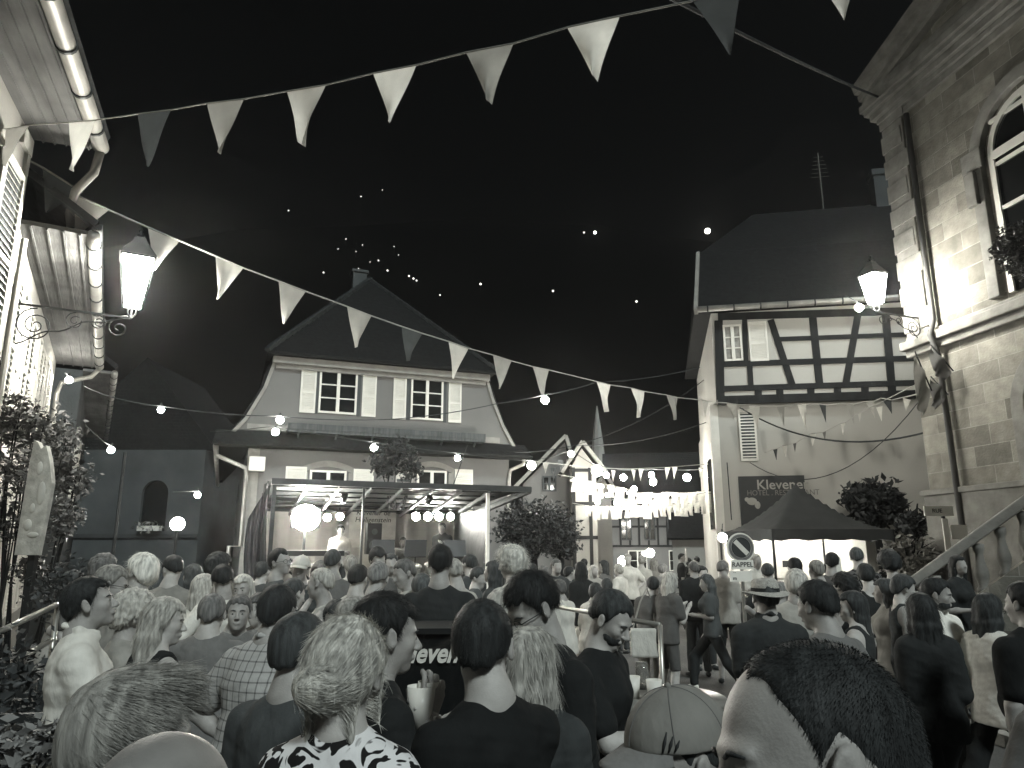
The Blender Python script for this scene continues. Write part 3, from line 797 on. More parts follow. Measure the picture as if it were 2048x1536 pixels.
def stone_mat():
    m = mat('sandstone', .26, rough=.85, var=.2, scale=5, bump=0, var2=.15, scale2=1.3)
    n, l, b = nodes(m); tc = n.new('ShaderNodeTexCoord'); br = n.new('ShaderNodeTexBrick')
    sx = n.new('ShaderNodeSeparateXYZ'); cx = n.new('ShaderNodeCombineXYZ'); l.new(tc.outputs['Object'], sx.inputs[0])
    ad = n.new('ShaderNodeMath'); ad.operation = 'ADD'; l.new(sx.outputs['X'], ad.inputs[0]); l.new(sx.outputs['Y'], ad.inputs[1])
    l.new(ad.outputs[0], cx.inputs[0]); l.new(sx.outputs['Z'], cx.inputs[1]); l.new(cx.outputs[0], br.inputs['Vector'])
    br.inputs['Scale'].default_value = 1; br.inputs['Brick Width'].default_value = .72; br.inputs['Row Height'].default_value = .33
    br.inputs['Mortar Size'].default_value = .008; br.inputs['Mortar Smooth'].default_value = .3
    br.inputs['Color1'].default_value = (.46, .45, .425, 1); br.inputs['Color2'].default_value = (.22, .215, .20, 1); br.inputs['Mortar'].default_value = (.46, .455, .44, 1)
    base = b.inputs['Base Color'].links[0].from_socket
    mx = n.new('ShaderNodeMix'); mx.data_type = 'RGBA'; mx.blend_type = 'MULTIPLY'; mx.inputs[0].default_value = 1
    l.new(br.outputs['Color'], mx.inputs[6]); 
    sc2 = n.new('ShaderNodeVectorMath'); sc2.operation = 'SCALE'; sc2.inputs['Scale'].default_value = 3.0; l.new(base, sc2.inputs[0]); l.new(sc2.outputs[0], mx.inputs[7])
    l.new(mx.outputs[2], b.inputs['Base Color'])
    nz = n.new('ShaderNodeTexNoise'); nz.inputs['Scale'].default_value = 25; l.new(tc.outputs['Object'], nz.inputs['Vector'])
    sb = n.new('ShaderNodeMath'); sb.operation = 'MULTIPLY_ADD'; sb.inputs[1].default_value = -.8; l.new(br.outputs['Fac'], sb.inputs[0]); l.new(nz.outputs['Fac'], sb.inputs[2])
    bp = n.new('ShaderNodeBump'); bp.inputs['Strength'].default_value = .6; bp.inputs['Distance'].default_value = .015
    l.new(sb.outputs[0], bp.inputs['Height']); l.new(bp.outputs[0], b.inputs['Normal']); return m
M_['stone'] = stone_mat()
M_['stone_trim'] = mat('sandstone_trim', .27, rough=.8, var=.2, scale=4, bump=.35, bscale=18, var2=.15, scale2=1)
def leaf_mat(name, g):
    m = mat(name, g, rough=.55, var=.45, scale=9, spec=.35); return m

def leaves(mb, center, rad, n, size, seed=0, squash=(1, 1, 1), rough=.35):
    rs = random.Random(seed)
    for i in range(n):
        d = Vector((rs.gauss(0, 1), rs.gauss(0, 1), rs.gauss(0, 1))).normalized()
        lump = 1 + rough*(mnoise.noise(d*2.2+Vector((seed, 0, 0)))*1.6)
        r = rad*lump*(rs.random()**.45)
        p = Vector(center)+Vector((d.x*r*squash[0], d.y*r*squash[1], d.z*r*squash[2]))
        a = Vector((rs.gauss(0, 1), rs.gauss(0, 1), rs.gauss(0, .7))).normalized(); b = a.orthogonal().normalized(); b.rotate(Matrix.Rotation(rs.uniform(0, 6.28), 3, a))
        s = size*rs.uniform(.3, 1.55)
        mb.add([p-a*s, p+b*s*.45+a*s*.1, p+a*s, p-b*s*.45+a*s*.1], [(0,1,2,3)])
    return mb

# ================================================================== ground, hill, houses
g_ = MB(); NX = 60
xs = [-400, -120, -60, -40]+[-30+i for i in range(0, 61)]+[40, 60, 120, 400]; ys = [-40, -20, -10]+[i*1.0 for i in range(-5, 60)]+[80, 120, 240, 500]
for y in ys:
    for x in xs: g_.v.append((x, y, 0.0))
nx = len(xs)
for j in range(len(ys)-1):
    for i in range(nx-1): g_.f.append((j*nx+i, j*nx+i+1, (j+1)*nx+i+1, (j+1)*nx+i))
go = g_.build('ground', M_['asphalt']); tag(go, kind='structure')
hl = MB(); hx = [-500+40*i for i in range(26)]; hy = [150, 220, 300, 380, 460]
def hill_z(x, y):
    t = (y-150)/310; return (4+t*215*(.75+.25*math.cos((x+60)/260))+6*mnoise.noise(Vector((x/60, y/60, 0))))*(1 if y > 150 else 0)-1
for y in hy:
    for x in hx: hl.v.append((x, y, hill_z(x, y)))
for j in range(len(hy)-1):
    for i in range(25): hl.f.append((j*26+i, j*26+i+1, (j+1)*26+i+1, (j+1)*26+i))
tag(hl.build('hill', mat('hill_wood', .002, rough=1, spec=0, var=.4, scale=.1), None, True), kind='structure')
kb = MB(); kb.bar((8.0, 4.0, .06), (5.2, 7.2, .06), .18, .13, up=(0,0,1)); kb.bar((5.2, 7.2, .06), (4.7, 14, .06), .18, .13)
tag(kb.build('kerb', M_['stone_trim'], bevel=.01), kind='structure')

def rect(fr, x0, y0, x1, y1, off=0.0):
    a = fr.hit(x0, y0, off); b = fr.hit(x1, y1, off)
    return min(a[0], b[0]), min(a[1], b[1]), max(a[0], b[0]), max(a[1], b[1])
def window(parent, x0, z0, x1, z1, y, cols=2, rows=3, fr_m='white', depth=.06, name='window', glass='glass', arch=0.0):
    t = .055
    m = MB(); m.box(x0-t, y-depth, z0-t, x0, y+.02, z1+t); m.box(x1, y-depth, z0-t, x1+t, y+.02, z1+t)
    m.box(x0, y-depth, z0-t, x1, y+.02, z0); m.box(x0, y-depth, z1, x1, y+.02, z1+t)
    cx = (x0+x1)/2
    if cols == 2: m.box(cx-.045, y-depth-.004, z0, cx+.045, y+.01, z1)
    for i in range(1, rows):
        z = z0+(z1-z0)*i/rows
        m.box(x0, y-depth+.012, z-.016, cx-.045, y, z+.016); m.box(cx+.045, y-depth+.012, z-.016, x1, y, z+.016)
    w_ = m.build(name, M_[fr_m], parent)
    MB().box(x0, y-.02, z0, x1, y-.012, z1).build('pane', M_[glass], w_)
    return w_
def shutter(parent, x0, z0, x1, z1, y, m='white', louv=True, split=.45, gap=.05):
    b = MB(); t = .05
    b.box(x0, y-.05, z0, x0+t, y-.01, z1); b.box(x1-t, y-.05, z0, x1, y-.01, z1)
    zm = z0+(z1-z0)*split
    for za, zb in ((z0, z0+.07), (z1-.07, z1), (zm-.03, zm+.03)): b.box(x0+t, y-.05, za, x1-t, y-.01, zb)
    if gap <= .06: b.box(x0+t, y-.022, z0+.07, x1-t, y-.012, z1-.07)
    if louv:
        z = z0+.1
        while z < z1-.1:
            if abs(z-zm) > .05:
                b.add([(x0+t, y-.046, z), (x1-t, y-.046, z), (x1-t, y-.024, z+.03), (x0+t, y-.024, z+.03), (x0+t, y-.046, z+.008), (x1-t, y-.046, z+.008), (x1-t, y-.024, z+.038), (x0+t, y-.024, z+.038)],
                      [(0,1,2,3), (7,6,5,4), (0,4,5,1), (1,5,6,2), (2,6,7,3), (3,7,4,0)])
            z += gap
    so__ = b.build('shutter', M_[m], parent)
    if gap > .06: MB().box(x0+t, y-.021, z0+.07, x1-t, y-.0125, z1-.07).build('backing', M_['planks'], so__)
    return so__
def gutter(parent, a, b, r=.075, name='gutter', hoops=True, drop=0):
    m = MB(); a = Vector(a); b = Vector(b); m.tube([a, b], r, 12)
    g = m.build(name, M_['zinc'], parent, True)
    if hoops:
        L = (b-a).length; n = int(L/.75)
        for i in range(n+1):
            p = a+(b-a)*((i+.4)/(n+1)); d = (b-a).normalized()*.018
            MB().tube([p-d, p+d], r+.012, 12).build('gutter_bracket', M_['iron'], g)
    return g

# ---- the white house on the left, near part with the high eave
FA = Frame(-5.41, 7.5, 109.8); FB = Frame(-5.41, 7.5, 118)
hA = thing('corner_house', 'tall white plastered house with louvred shutters and a stained wooden eave, nearest on the left', 'house', FA.o, FA.a)
MB().box(-8, 0, 0, 0, 4, 6.56).build('wall', M_['plaster_light'], hA)
MB().box(-8, -.60, 6.50, .05, -.003, 6.56).build('soffit', M_['wood'], hA)
bb = MB(); 
for i in range(5): bb.box(-8, -.58+.115*i, 6.478, .05, -.565+.115*i, 6.498)
bb.build('soffit_battens', M_['wood'], hA)
rt = MB()
for i in range(16):
    x = .06-i*.5
    rt.box(x-.5, -.72, 6.60, x-.01, -.60, 6.66)
rt.quad((-8, -.72, 6.64), (.1, -.72, 6.64), (.1, 3.4, 9.6), (-8, 3.4, 9.6), .08)
rt.build('roof', M_['roof_edge'], hA)
gA = gutter(hA, (-8, -.70, 6.52), (.02, -.70, 6.52), .085)
sh_ = shutter(hA, -.78, 4.05, -.13, 5.95, 0, gap=.075); shutter(hA, -2.6, 4.05, -1.95, 5.95, 0)
window(hA, -1.9, 4.1, -.85, 5.9, .01)
cb = MB(); cb.box(-.10, -.03, 0, .0, 0, 6.45); cb.box(-.34, -.04, 6.25, .0, -.002, 6.45); cb.build('corner_board', M_['white'], hA)
dp = MB(); p_ = [(.0, -.70, 6.48), (.03, -.66, 6.2), (.12, -.48, 5.98), (.35, -.40, 5.8), (.42, -.42, 5.66)]
dp.tube(p_, .05, 10); dp.build('downpipe', M_['zinc'], hA, True)

hB = thing('shuttered_house', 'white house with long pale shutters behind the iron lantern bracket, low gutter', 'house', FB.o, FB.a)
LB = 7.1
MB().box(.02, .01, 0, LB, 4, 5.55).build('wall', M_['plaster_light'], hB)
MB().box(.1, -.66, 5.50, LB+.1, 0.005, 5.55).build('soffit', M_['wood'], hB)
bb = MB()
for i in range(4): bb.box(.1, -.60+.16*i, 5.478, LB+.1, -.58+.16*i, 5.498)
bb.build('soffit_boards', M_['wood'], hB)
rt = MB(); rt.quad((.1, -.72, 5.62), (LB+.15, -.72, 5.62), (LB+.15, 3.2, 8.2), (.1, 3.2, 8.2), .08)
for i in range(14): rt.box(.12+i*.5, -.80, 5.58, .12+i*.5+.48, -.70, 5.66)
rt.build('roof', M_['roof_edge'], hB)
gutter(hB, (.15, -.72, 5.52), (LB+.1, -.72, 5.52), .075)
db = MB(); db.tube([(LB+.08, -.72, 5.48), (LB+.05, -.6, 5.30), (LB+.02, -.12, 5.12), (LB, -.07, 4.9), (LB, -.07, .2)], .045, 10); db.build('downpipe', M_['zinc'], hB, True)
for i, x in enumerate((1.05, 2.9, 4.75)):
    window(hB, x, 3.65, x+.75, 5.0, .0, name='window'); shutter(hB, x-.62, 3.6, x-.08, 5.05, 0, gap=.075); shutter(hB, x+.83, 3.6, x+1.37, 5.05, 0, gap=.075)
    window(hB, x, 1.1, x+.75, 2.75, .0, name='window'); shutter(hB, x-.62, 1.05, x-.08, 2.8, 0); shutter(hB, x+.83, 1.05, x+1.37, 2.8, 0)
MB().box(.03, -.025, 3.1, LB-.1, .008, 3.22).build('string_course', M_['white'], hB)
pp = MB(); pp.tube([(.30, -.05, .3), (.30, -.05, 5.4)], .035, 8); pp.build('cable_duct', M_['white'], hB)

# ---- dark house behind it
FC = Frame(-9.55, 16.0, 119)
hC = thing('dark_side_house', 'unlit house behind the white houses, only its zinc gutter catches light', 'house', FC.o, FC.a)
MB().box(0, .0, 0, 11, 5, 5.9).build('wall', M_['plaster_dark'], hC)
rt = MB(); rt.quad((-.3, -.62, 5.95), (11, -.62, 5.95), (11, 3, 8.6), (-.3, 3, 8.6), .1); rt.build('roof', M_['roof'], hC)
MB().box(-.2, -.55, 5.84, 11, -.004, 5.90).build('soffit', M_['wood'], hC)
gutter(hC, (-.2, -.62, 5.86), (11, -.62, 5.86), .07)
window(hC, 1.0, 3.2, 1.9, 4.7, 0, glass='glass'); window(hC, 3.4, 3.2, 4.3, 4.7, 0)

# ---- chapel with arched window
ch = thing('chapel', 'plain rendered chapel with one dark arched window, at the far end of the left lane', 'chapel', (-18.8, 31, 0), 0)
def fx(px, Y): return P(px, 1050, Y).x
wl_ = MB(); x1c = fx(398, 31)+18.8
wx0, wx1 = fx(277, 31)+18.8, fx(330, 31)+18.8
zb_, zt_ = P(300, 1062, 31).z, P(300, 965, 31).z
wl_.box(0, 0, 0, wx0, 6, 6.15); wl_.box(wx1, 0, 0, x1c, 6, 6.15); wl_.box(wx0, 0, 0, wx1, 6, zb_)
arc = [(wx0+(wx1-wx0)*(.5-.5*math.cos(math.pi*i/10)), zt_-.45+.55*math.sin(math.pi*i/10)) for i in range(11)]
wl_.prism([(wx0, 6.15)]+arc+[(wx1, 6.15)], 0, 6)
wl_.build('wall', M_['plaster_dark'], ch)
MB().box(wx0-.02, .18, zb_, wx1+.02, .2, zt_+.3).build('window', M_['glass'], ch)
MB().box(0, -.08, zb_-.28, x1c, -.003, zb_-.12).build('string_course', mat('dark_ledge', .05), ch)
MB().prism([(-1, 6.15), (x1c+.4, 6.15), (x1c*.5, 10.2)], .1, 6.2).build('roof', M_['roof'], ch)
wb = MB(); leaves(wb, ((wx0+wx1)/2, -.1, zb_+.15), .5, 120, .07, 3, (1.2, .3, .5));  # pale leaves and box stand in for a sparkling reflection in the pane
wbo = thing('window_sparkle', 'pale leafy box imitating a sparkling reflection in the arched chapel window', 'flower box', (-18.8, 30.8, 0))
MB().box(wx0+.1, -.12, zb_, wx1-.1, .18, zb_+.2).build('sparkle_box', M_['white'], wbo)
wb.build('foliage', leaf_mat('sparkle_pale', .3), wbo)

# ================================================================== the mansard house behind the stage
FH = Frame(-7.68, 19.2, 21)
mh = thing('mansard_house', 'rendered mansard house with two upper windows and white shutters behind the stage', 'house', FH.o, FH.a)
T_ = lambda *q: FH.hit(*q)
prof = [T_(447, 884), T_(492, 838), T_(530, 776), T_(556, 710), T_(968, 742), T_(984, 800), T_(1004, 852), T_(1036, 912)]
zE = (prof[0][1]+prof[-1][1])/2; zC = (prof[3][1]+prof[4][1])/2
prof = [(prof[0][0], zE), (prof[1][0], prof[1][1]), (prof[2][0], prof[2][1]), (prof[3][0], zC), (prof[4][0], zC), prof[5], prof[6], (prof[7][0], zE)]
LEN = 12.5
MB().prism(prof, 0, .3).build('gable_wall', M_['plaster'], mh)
rf = MB()
def ext(p, d):      # push the profile outward for the roof skin
    cx = (prof[0][0]+prof[-1][0])/2; return (p[0]+(d if p[0] > cx else -d), p[1])
for seq in (prof[:4], prof[4:]):
    for a, b in zip(seq[:-1], seq[1:]):
        A_, B_ = ext(a, .13), ext(b, .13)
        rf.add([(a[0], .012, a[1]), (b[0], .012, b[1]), (B_[0], .012, B_[1]), (A_[0], .012, A_[1]), (a[0], LEN, a[1]), (b[0], LEN, b[1]), (B_[0], LEN, B_[1]), (A_[0], LEN, A_[1])],
               [(0,1,2,3), (7,6,5,4), (2,6,7,3), (0,4,5,1)])
xl, xr = prof[3][0]-.28, prof[4][0]+.28; xm = FH.hit(740, 560, 3.2); 
ax_, az_ = xm
rf.add([(xl, -.38, zC-.02), (xr, -.38, zC-.02), (ax_, 3.2, az_), (ax_, LEN, az_), (xl, LEN, zC), (xr, LEN, zC)], [(0,1,2), (0,2,3,4), (1,5,3,2), (4,3,5)])
rf.box(xl, -.38, zC-.10, xr, .5, zC-.02)
# flared pent strip above the ground floor
rf.add([(prof[0][0]-.2, .0, zE+.34), (prof[-1][0]+.2, .0, zE+.34), (prof[-1][0]+.25, -.55, zE-.06), (prof[0][0]-.25, -.55, zE-.06),
        (prof[0][0]-.2, .0, zE-.12), (prof[-1][0]+.2, .0, zE-.12), (prof[-1][0]+.25, -.55, zE-.12), (prof[0][0]-.25, -.55, zE-.12)], [(0,1,2,3), (7,6,5,4), (2,6,7,3), (1,5,6,2), (3,7,4,0)])
rfo = rf.build('roof', M_['roof'], mh)
ri = MB(); rs = random.Random(3)      # ragged hip tiles
for (p, q) in (((xl, -.38, zC), (ax_, 3.2, az_)), ((xr, -.38, zC), (ax_, 3.2, az_))):
    p, q = Vector(p), Vector(q); n = 22
    for i in range(n):
        c = p.lerp(q, (i+.5)/n); d = (q-p).normalized()*.17
        ri.bar(c-d, c+d+Vector((0, 0, .05)), .17, .09)
ri.build('ridge_tiles', M_['roof_edge'], rfo)
ck = MB(); ck.box(ax_-.55, 3.3, az_-.6, ax_-.1, 3.8, az_+.28); ck.box(ax_-.6, 3.25, az_+.28, ax_-.05, 3.85, az_+.36); ck.build('chimney', M_['plaster_dark'], rfo)
for seq in (prof[:4], prof[4:]):
    vb = MB()
    for a, b in zip(seq[:-1], seq[1:]): vb.bar((a[0], -.02, a[1]), (b[0], -.02, b[1]), .09, .12, up=(0, 1, 0))
    vb.build('verge_board', M_['trim'], mh)
cm_ = MB(); cm_.box(xl+.15, -.22, zC-.30, xr-.15, -.004, zC-.11); cm_.box(xl+.25, -.12, zC-.42, xr-.25, -.004, zC-.305); cm_.build('cornice', M_['trim'], mh, bevel=.02)
for (a, b, s1, s2) in (((640, 738), (712, 830), (600, 640), (717, 752)), ((822, 755), (885, 842), (786, 820), (890, 922))):
    x0, z0, x1, z1 = rect(FH, a[0], a[1], b[0], b[1])
    window(mh, x0+.06, z0+.05, x1-.06, z1-.06, -.004)
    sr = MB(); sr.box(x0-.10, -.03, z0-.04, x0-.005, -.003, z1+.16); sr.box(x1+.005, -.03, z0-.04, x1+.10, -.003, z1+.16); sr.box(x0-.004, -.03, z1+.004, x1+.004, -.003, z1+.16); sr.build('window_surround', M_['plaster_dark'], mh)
    xa, xb = FH.hit(s1[0], 790)[0], FH.hit(s1[1], 790)[0]; shutter(mh, xa, z0-.03, xb-.12, z1+.03, -.01, louv=True)
    xa, xb = FH.hit(s2[0], 790)[0], FH.hit(s2[1], 790)[0]; shutter(mh, xa+.10, z0-.03, xb, z1+.03, -.01, louv=True)
x0, z0 = FH.hit(572, 866); x1, z1 = FH.hit(962, 858)
lg = MB(); lg.box(x0, -.42, z0-.02, x1, -.003, z0+.06); lg.box(x0, -.44, z0+.06, x1, -.40, z0+.22)
for i in range(6): lg.bar((x0+.3+i*(x1-x0-.6)/5, -.38, z0-.03), (x0+.3+i*(x1-x0-.6)/5, -.03, z0-.28), .05)
lg.build('balcony_shelf', M_['planks'], mh)
MB().box(prof[0][0]+.55, -.05, zE+.36, prof[-1][0]-.6, -.003, zE+.52).build('string_course', M_['trim'], mh)
# ground floor
gx0 = FH.hit(490, 1000)[0]; gx1 = FH.hit(1018, 1000)[0]
MB().box(gx0, .02, 0, gx1, LEN, zE-.125).build('wall', M_['plaster'], mh)
MB().box(gx0-.02, -.02, 0, gx0+.28, .018, zE-.14).build('corner_pilaster', M_['trim'], mh)
for (wa, s1, s2, sg) in (((617, 694), (570, 612), (706, 746), 0), ((832, 894), (790, 826), (908, 944), 1)):
    xa, xb = FH.hit(wa[0], 960)[0], FH.hit(wa[1], 960)[0]; zt = FH.hit(655 if not sg else 863, 945)[1]; zb = zt-1.35
    window(mh, xa+.08, zb, xb-.08, zt, .01, rows=2)
    ar = MB(); n = 10
    pts_o = [(xa-.22+(xb-xa+.44)*(i/n), zt+.12+.20*math.sin(math.pi*i/n)) for i in range(n+1)]; pts_i = [(x, z-.16) for x, z in pts_o][::-1]
    ar.prism(pts_o+pts_i, -.05, -.004); ar.box(xa-.22, -.05, zb-.1, xa-.03, -.004, zt+.0); ar.box(xb+.03, -.05, zb-.1, xb+.22, -.004, zt+.0)
    ar.build('stone_surround', M_['trim'], mh)
    for s_ in (s1, s2):
        if sg and s_ is s1: continue
        x0, x1 = FH.hit(s_[0], 960)[0], FH.hit(s_[1], 960)[0]; shutter(mh, x0, zb-.02, x1, zt+.12, -.04, louv=True, split=.7)
gutter(mh, (prof[0][0]-.18, -.1, zE-.12), (prof[0][0]-.18, LEN, zE-.12), .07, hoops=False)
d1 = MB(); gz = zE-.12
d1.tube([(prof[0][0]-.18, -.1, gz), (prof[0][0]-.14, -.12, gz-.25), (gx0-.05, -.10, gz-.55), (gx0-.02, -.08, gz-.75), (gx0-.02, -.08, 2.1), (gx0-.30, -.08, 2.1), (gx0-.30, -.08, 1.0)], .055, 10)
d1.build('downpipe', M_['zinc'], mh, True)
d2 = MB(); d2.tube([(prof[-1][0]+.1, -.2, gz), (prof[-1][0]+.08, -.22, gz-.15), (gx1+.0, -.10, gz-.32), (gx1-.04, -.08, gz-.6), (gx1-.04, -.08, .3)], .055, 10); d2.build('downpipe', M_['zinc'], mh, True)
sd_ = MB()           # battens on the side wall
for i in range(9): sd_.box(gx0-.05, .8+i*1.1, 1.8, gx0-.004, .95+i*1.1, zE-.3)
sd_.build('side_battens', M_['planks'], mh)
sdw = MB(); sdw.box(gx0-.03, .3, 0, gx0-.002, LEN, zE-.15); sdw.build('side_cladding', M_['planks'], mh)
MB().box(gx0+.02, -.28, zE-.75, gx0+.42, -.03, zE-.38).build('junction_box', M_['white'], mh)

# ================================================================== timber-framed hotel
FT = Frame(5.55, 20.0, -11)
ht = thing('hotel', 'half-timbered hotel with jettied upper floor, steep dark roof and plain grey lower wall', 'hotel', FT.o, FT.a)
zJ = FT.hit(1630, 792)[1]; zG = FT.hit(1600, 622)[1]; JW = 8.0
MB().box(0, 0, 0, JW, 8, zJ-.1).build('wall', M_['plaster_hotel'], ht)
MB().box(.06, -.24, zJ-.06, JW, 8, zG).build('upper_wall', M_['plaster_hotel'], ht)
tm = MB()
def beam(x0, y0, x1, y1, w=.2, pr=.045):
    a = FT.hit(x0, y0, -.24); b = FT.hit(x1, y1, -.24); tm.bar((a[0], -.24, a[1]), (b[0], -.24, b[1]), w, pr*2, up=(0, 1, 0))
for q in ((1436, 801, 1830, 789, .22, .06), (1440, 778, 1830, 766, .15, .052), (1440, 729, 1830, 717, .15, .050), (1556, 679, 1830, 669, .12, .048), (1436, 634, 1830, 622, .2, .055),
          (1437, 642, 1441, 800, .22, .058), (1625, 636, 1639, 772, .19, .044), (1770, 622, 1784, 786, .19, .044), (1541, 640, 1585, 772, .17, .040), (1715, 632, 1691, 770, .17, .040),
          (1499, 729, 1502, 776, .14, .042), (1489, 640, 1492, 727, .13, .042), (1516, 778, 1517, 797, .18, .04), (1559, 777, 1560, 796, .18, .04), (1621, 775, 1622, 794, .18, .04), (1674, 773, 1675, 792, .18, .04), (1729, 771, 1730, 791, .18, .04), (1442, 779, 1443, 799, .12, .041)):
    beam(*q)
tm.build('timber_frame', M_['timber'], ht)
x0, z0, x1, z1 = rect(FT, 1449, 655, 1482, 718, -.24); window(ht, x0, z0, x1, z1, -.25, rows=3, glass='curtain')
x0, z0, x1, z1 = rect(FT, 1495, 645, 1538, 722, -.24); shutter(ht, x0, z0, x1, z1, -.25)
x0, z0, x1, z1 = rect(FT, 1475, 820, 1517, 922); shutter(ht, x0, z0, x1, z1, -.01, split=.99, gap=.085)
x0, z0, x1, z1 = rect(FT, 1432, 830, 1470, 922); 
MB().box(-.06, .4, 1, -.003, 1.2, 5).build('side_boards', M_['white'], ht)
MB().box(-.12, -.04, 0, .1, .0, zJ-.15).build('corner_pier', M_['white'], ht)
MB().box(-.1, 1.6, 2.6, -.003, 2.6, 4.6).build('side_window', M_['glass'], ht)
# roof
xL = FT.hit(1386, 560, -.5)[0]; zB = FT.hit(1386, 528, .2)[1]; zR = FT.hit(1500, 430, 4.2)[1]; xR = FT.hit(1505, 430, 4.2)[0]
rf = MB()
rf.add([(xL, -.62, zG+.02), (JW, -.62, zG+.02), (JW, 1.2, zG+2.4), (xL+.35, 1.2, zG+2.4), (xR, 4.2, zR), (JW, 4.2, zR), (xL, 8, zG+.02), (xL+.35, 7.2, zG+2.4), (JW, 8, zG), (JW, 7.2, zG+2.4)],
       [(0,1,2,3), (3,2,5,4), (0,3,7,6), (3,4,7), (6,7,9,8), (7,4,5,9), (0,6,8,1)])
rfo = rf.build('roof', M_['roof'], ht)
MB().bar((xL+.02, -.66, zG-.05), (xL+.3, 1.15, zG+2.35), .1, .2).build('verge_board', M_['trim'], ht)
c_ = MB(); cx0 = FT.hit(1742, 345, 4.2); cx1 = FT.hit(1776, 345, 4.2); c_.box(cx0[0], 4.0, zR-.6, cx1[0], 4.6, cx0[1]-.2); c_.box(cx0[0]-.05, 3.95, cx0[1]-.2, cx1[0]+.05, 4.65, cx0[1]); c_.build('chimney', M_['plaster_dark'], rfo)
an_ = MB(); ax0, az0 = FT.hit(1645, 400, 4.2); an_.tube([(ax0, 4.2, zR-.2), (ax0, 4.2, zR+2.1)], .02, 6)
for i in range(6): an_.tube([(ax0-.3+.03*i, 4.2, zR+1.2+.15*i), (ax0+.3-.03*i, 4.2, zR+1.2+.15*i)], .008, 5)
an_.build('aerial', M_['steel'], rfo)
gutter(ht, (xL+.05, -.68, zG+.0), (JW, -.68, zG+.0), .085, hoops=True)
sg_ = thing('hotel_sign', 'dark wall sign lettered Klevener and HOTEL on the grey hotel wall behind the tent', 'sign', FT.w(0, -.03, 0), FT.a)
x0, z0, x1, z1 = rect(FT, 1483, 1060, 1607, 951)
MB().box(x0, -.05, z0, x1, 0, z1).build('board', mat('sign_board', .045, rough=.5, var=.1), sg_)
tx, tz = FT.hit(1512, 971); lm_ = mat('sign_lettering', .42, var=.05)
text_mesh('lettering', 'Klevener', .36, lm_, sg_, (tx, -.054, tz), align='LEFT', bold=.004)
tx, tz = FT.hit(1493, 987); text_mesh('lettering', 'HOTEL . RESTAURANT', .20, mat('sign_lettering_dim', .22, var=.05), sg_, (tx, -.054, tz), align='LEFT', sx=.9)
tx, tz = FT.hit(1503, 1003); em = MB()
em.sphere((tx, -.05, tz), (.13, .02, .10)); em.sphere((tx+.14, -.05, tz-.10), (.07, .02, .10)); em.sphere((tx-.12, -.05, tz+.05), (.06, .02, .06)); em.build('emblem', lm_, sg_, True)

# ================================================================== stone town hall on the right
FS = Frame(7.35, 13.1, -79)
st = thing('stone_hall', 'large sandstone building with tall arched window and heavy cornice, filling the right edge', 'building', FS.o, FS.a)
zS = FS.hit(1850, 690)[1]; ZT = FS.hit(1770, 200)[1]
MB().box(0, .0, 0, 9, 7, ZT-.6).build('wall', M_['stone'], st)
sc_ = MB(); sc_.box(-.15, -.16, zS-.02, 9, -.003, zS+.14); sc_.box(-.08, -.09, zS-.16, 9, -.003, zS-.025); sc_.box(-.06, -.07, zS+.145, 9, -.003, zS+.22); sc_.build('string_course', M_['stone_trim'], st, bevel=.02)
pl = MB(); zp = FS.hit(1880, 985)[1]; pl.box(-.06, -.10, 0, 9, -.003, zp-.05); pl.box(-.1, -.14, zp-.045, 9, -.003, zp+.05); pl.build('plinth', M_['stone_trim'], st, bevel=.015)
co = MB(); z = ZT-.6
for k, (pr, h_) in enumerate(((.05, .14), (.10, .10), (.18, .14), (.25, .10), (.30, .16), (.24, .2))):
    co.box(-pr, -pr, z+.003, 9, 7, z+h_); z += h_
co.build('cornice', M_['stone_trim'], st, bevel=.015)
rk = FS.hit(1838, 0, -.5); k_ = (rk[1]-z)/(rk[0]+.30); xa_ = 4.4
tg = MB(); tg.prism([(-.20, z+.005), (xa_, z+.005+k_*(xa_+.20)), (9.2, z+.005)], -.05, .5); tg.build('pediment', M_['stone'], st)
pg = MB(); pg.add([(-.22, .5, z+.01), (xa_, .5, z+k_*(xa_+.22)), (9.3, .5, z+.01), (-.22, 7, z+.01), (xa_, 7, z+k_*(xa_+.22)), (9.3, 7, z+.01)], [(0,1,4,3), (1,2,5,4), (0,2,1), (3,4,5)]); pg.build('roof', mat('slate_roof', .05, var=.3, scale=9), st)
pe = MB()
for (w2, d2, o2) in ((.34, .22, 0), (.24, .12, -.18), (.16, .10, -.30)): pe.bar((-.55, -.30+w2*-.0, z+.12+o2), (xa_, -.30, z+.12+o2+k_*(xa_+.55)), w2 if False else d2, w2, up=(0, 1, 0)) if False else pe.bar((-.30, -.05-w2/2, z+.16+o2), (xa_, -.05-w2/2, z+.16+o2+k_*(xa_+.30)), w2, d2)
pe.build('raking_cornice', M_['stone_trim'], st)
# quoins and pilaster
pi_ = MB(); pi_.box(-.05, -.05, zS+.22, .50, -.003, ZT-.62)
for k in range(9): pi_.box(-.07, -.075, zS+.3+k*.52, .46 if k % 2 else .58, -.052, zS+.3+k*.52+.36)
pi_.build('pilaster', M_['stone_trim'], st, bevel=.012)
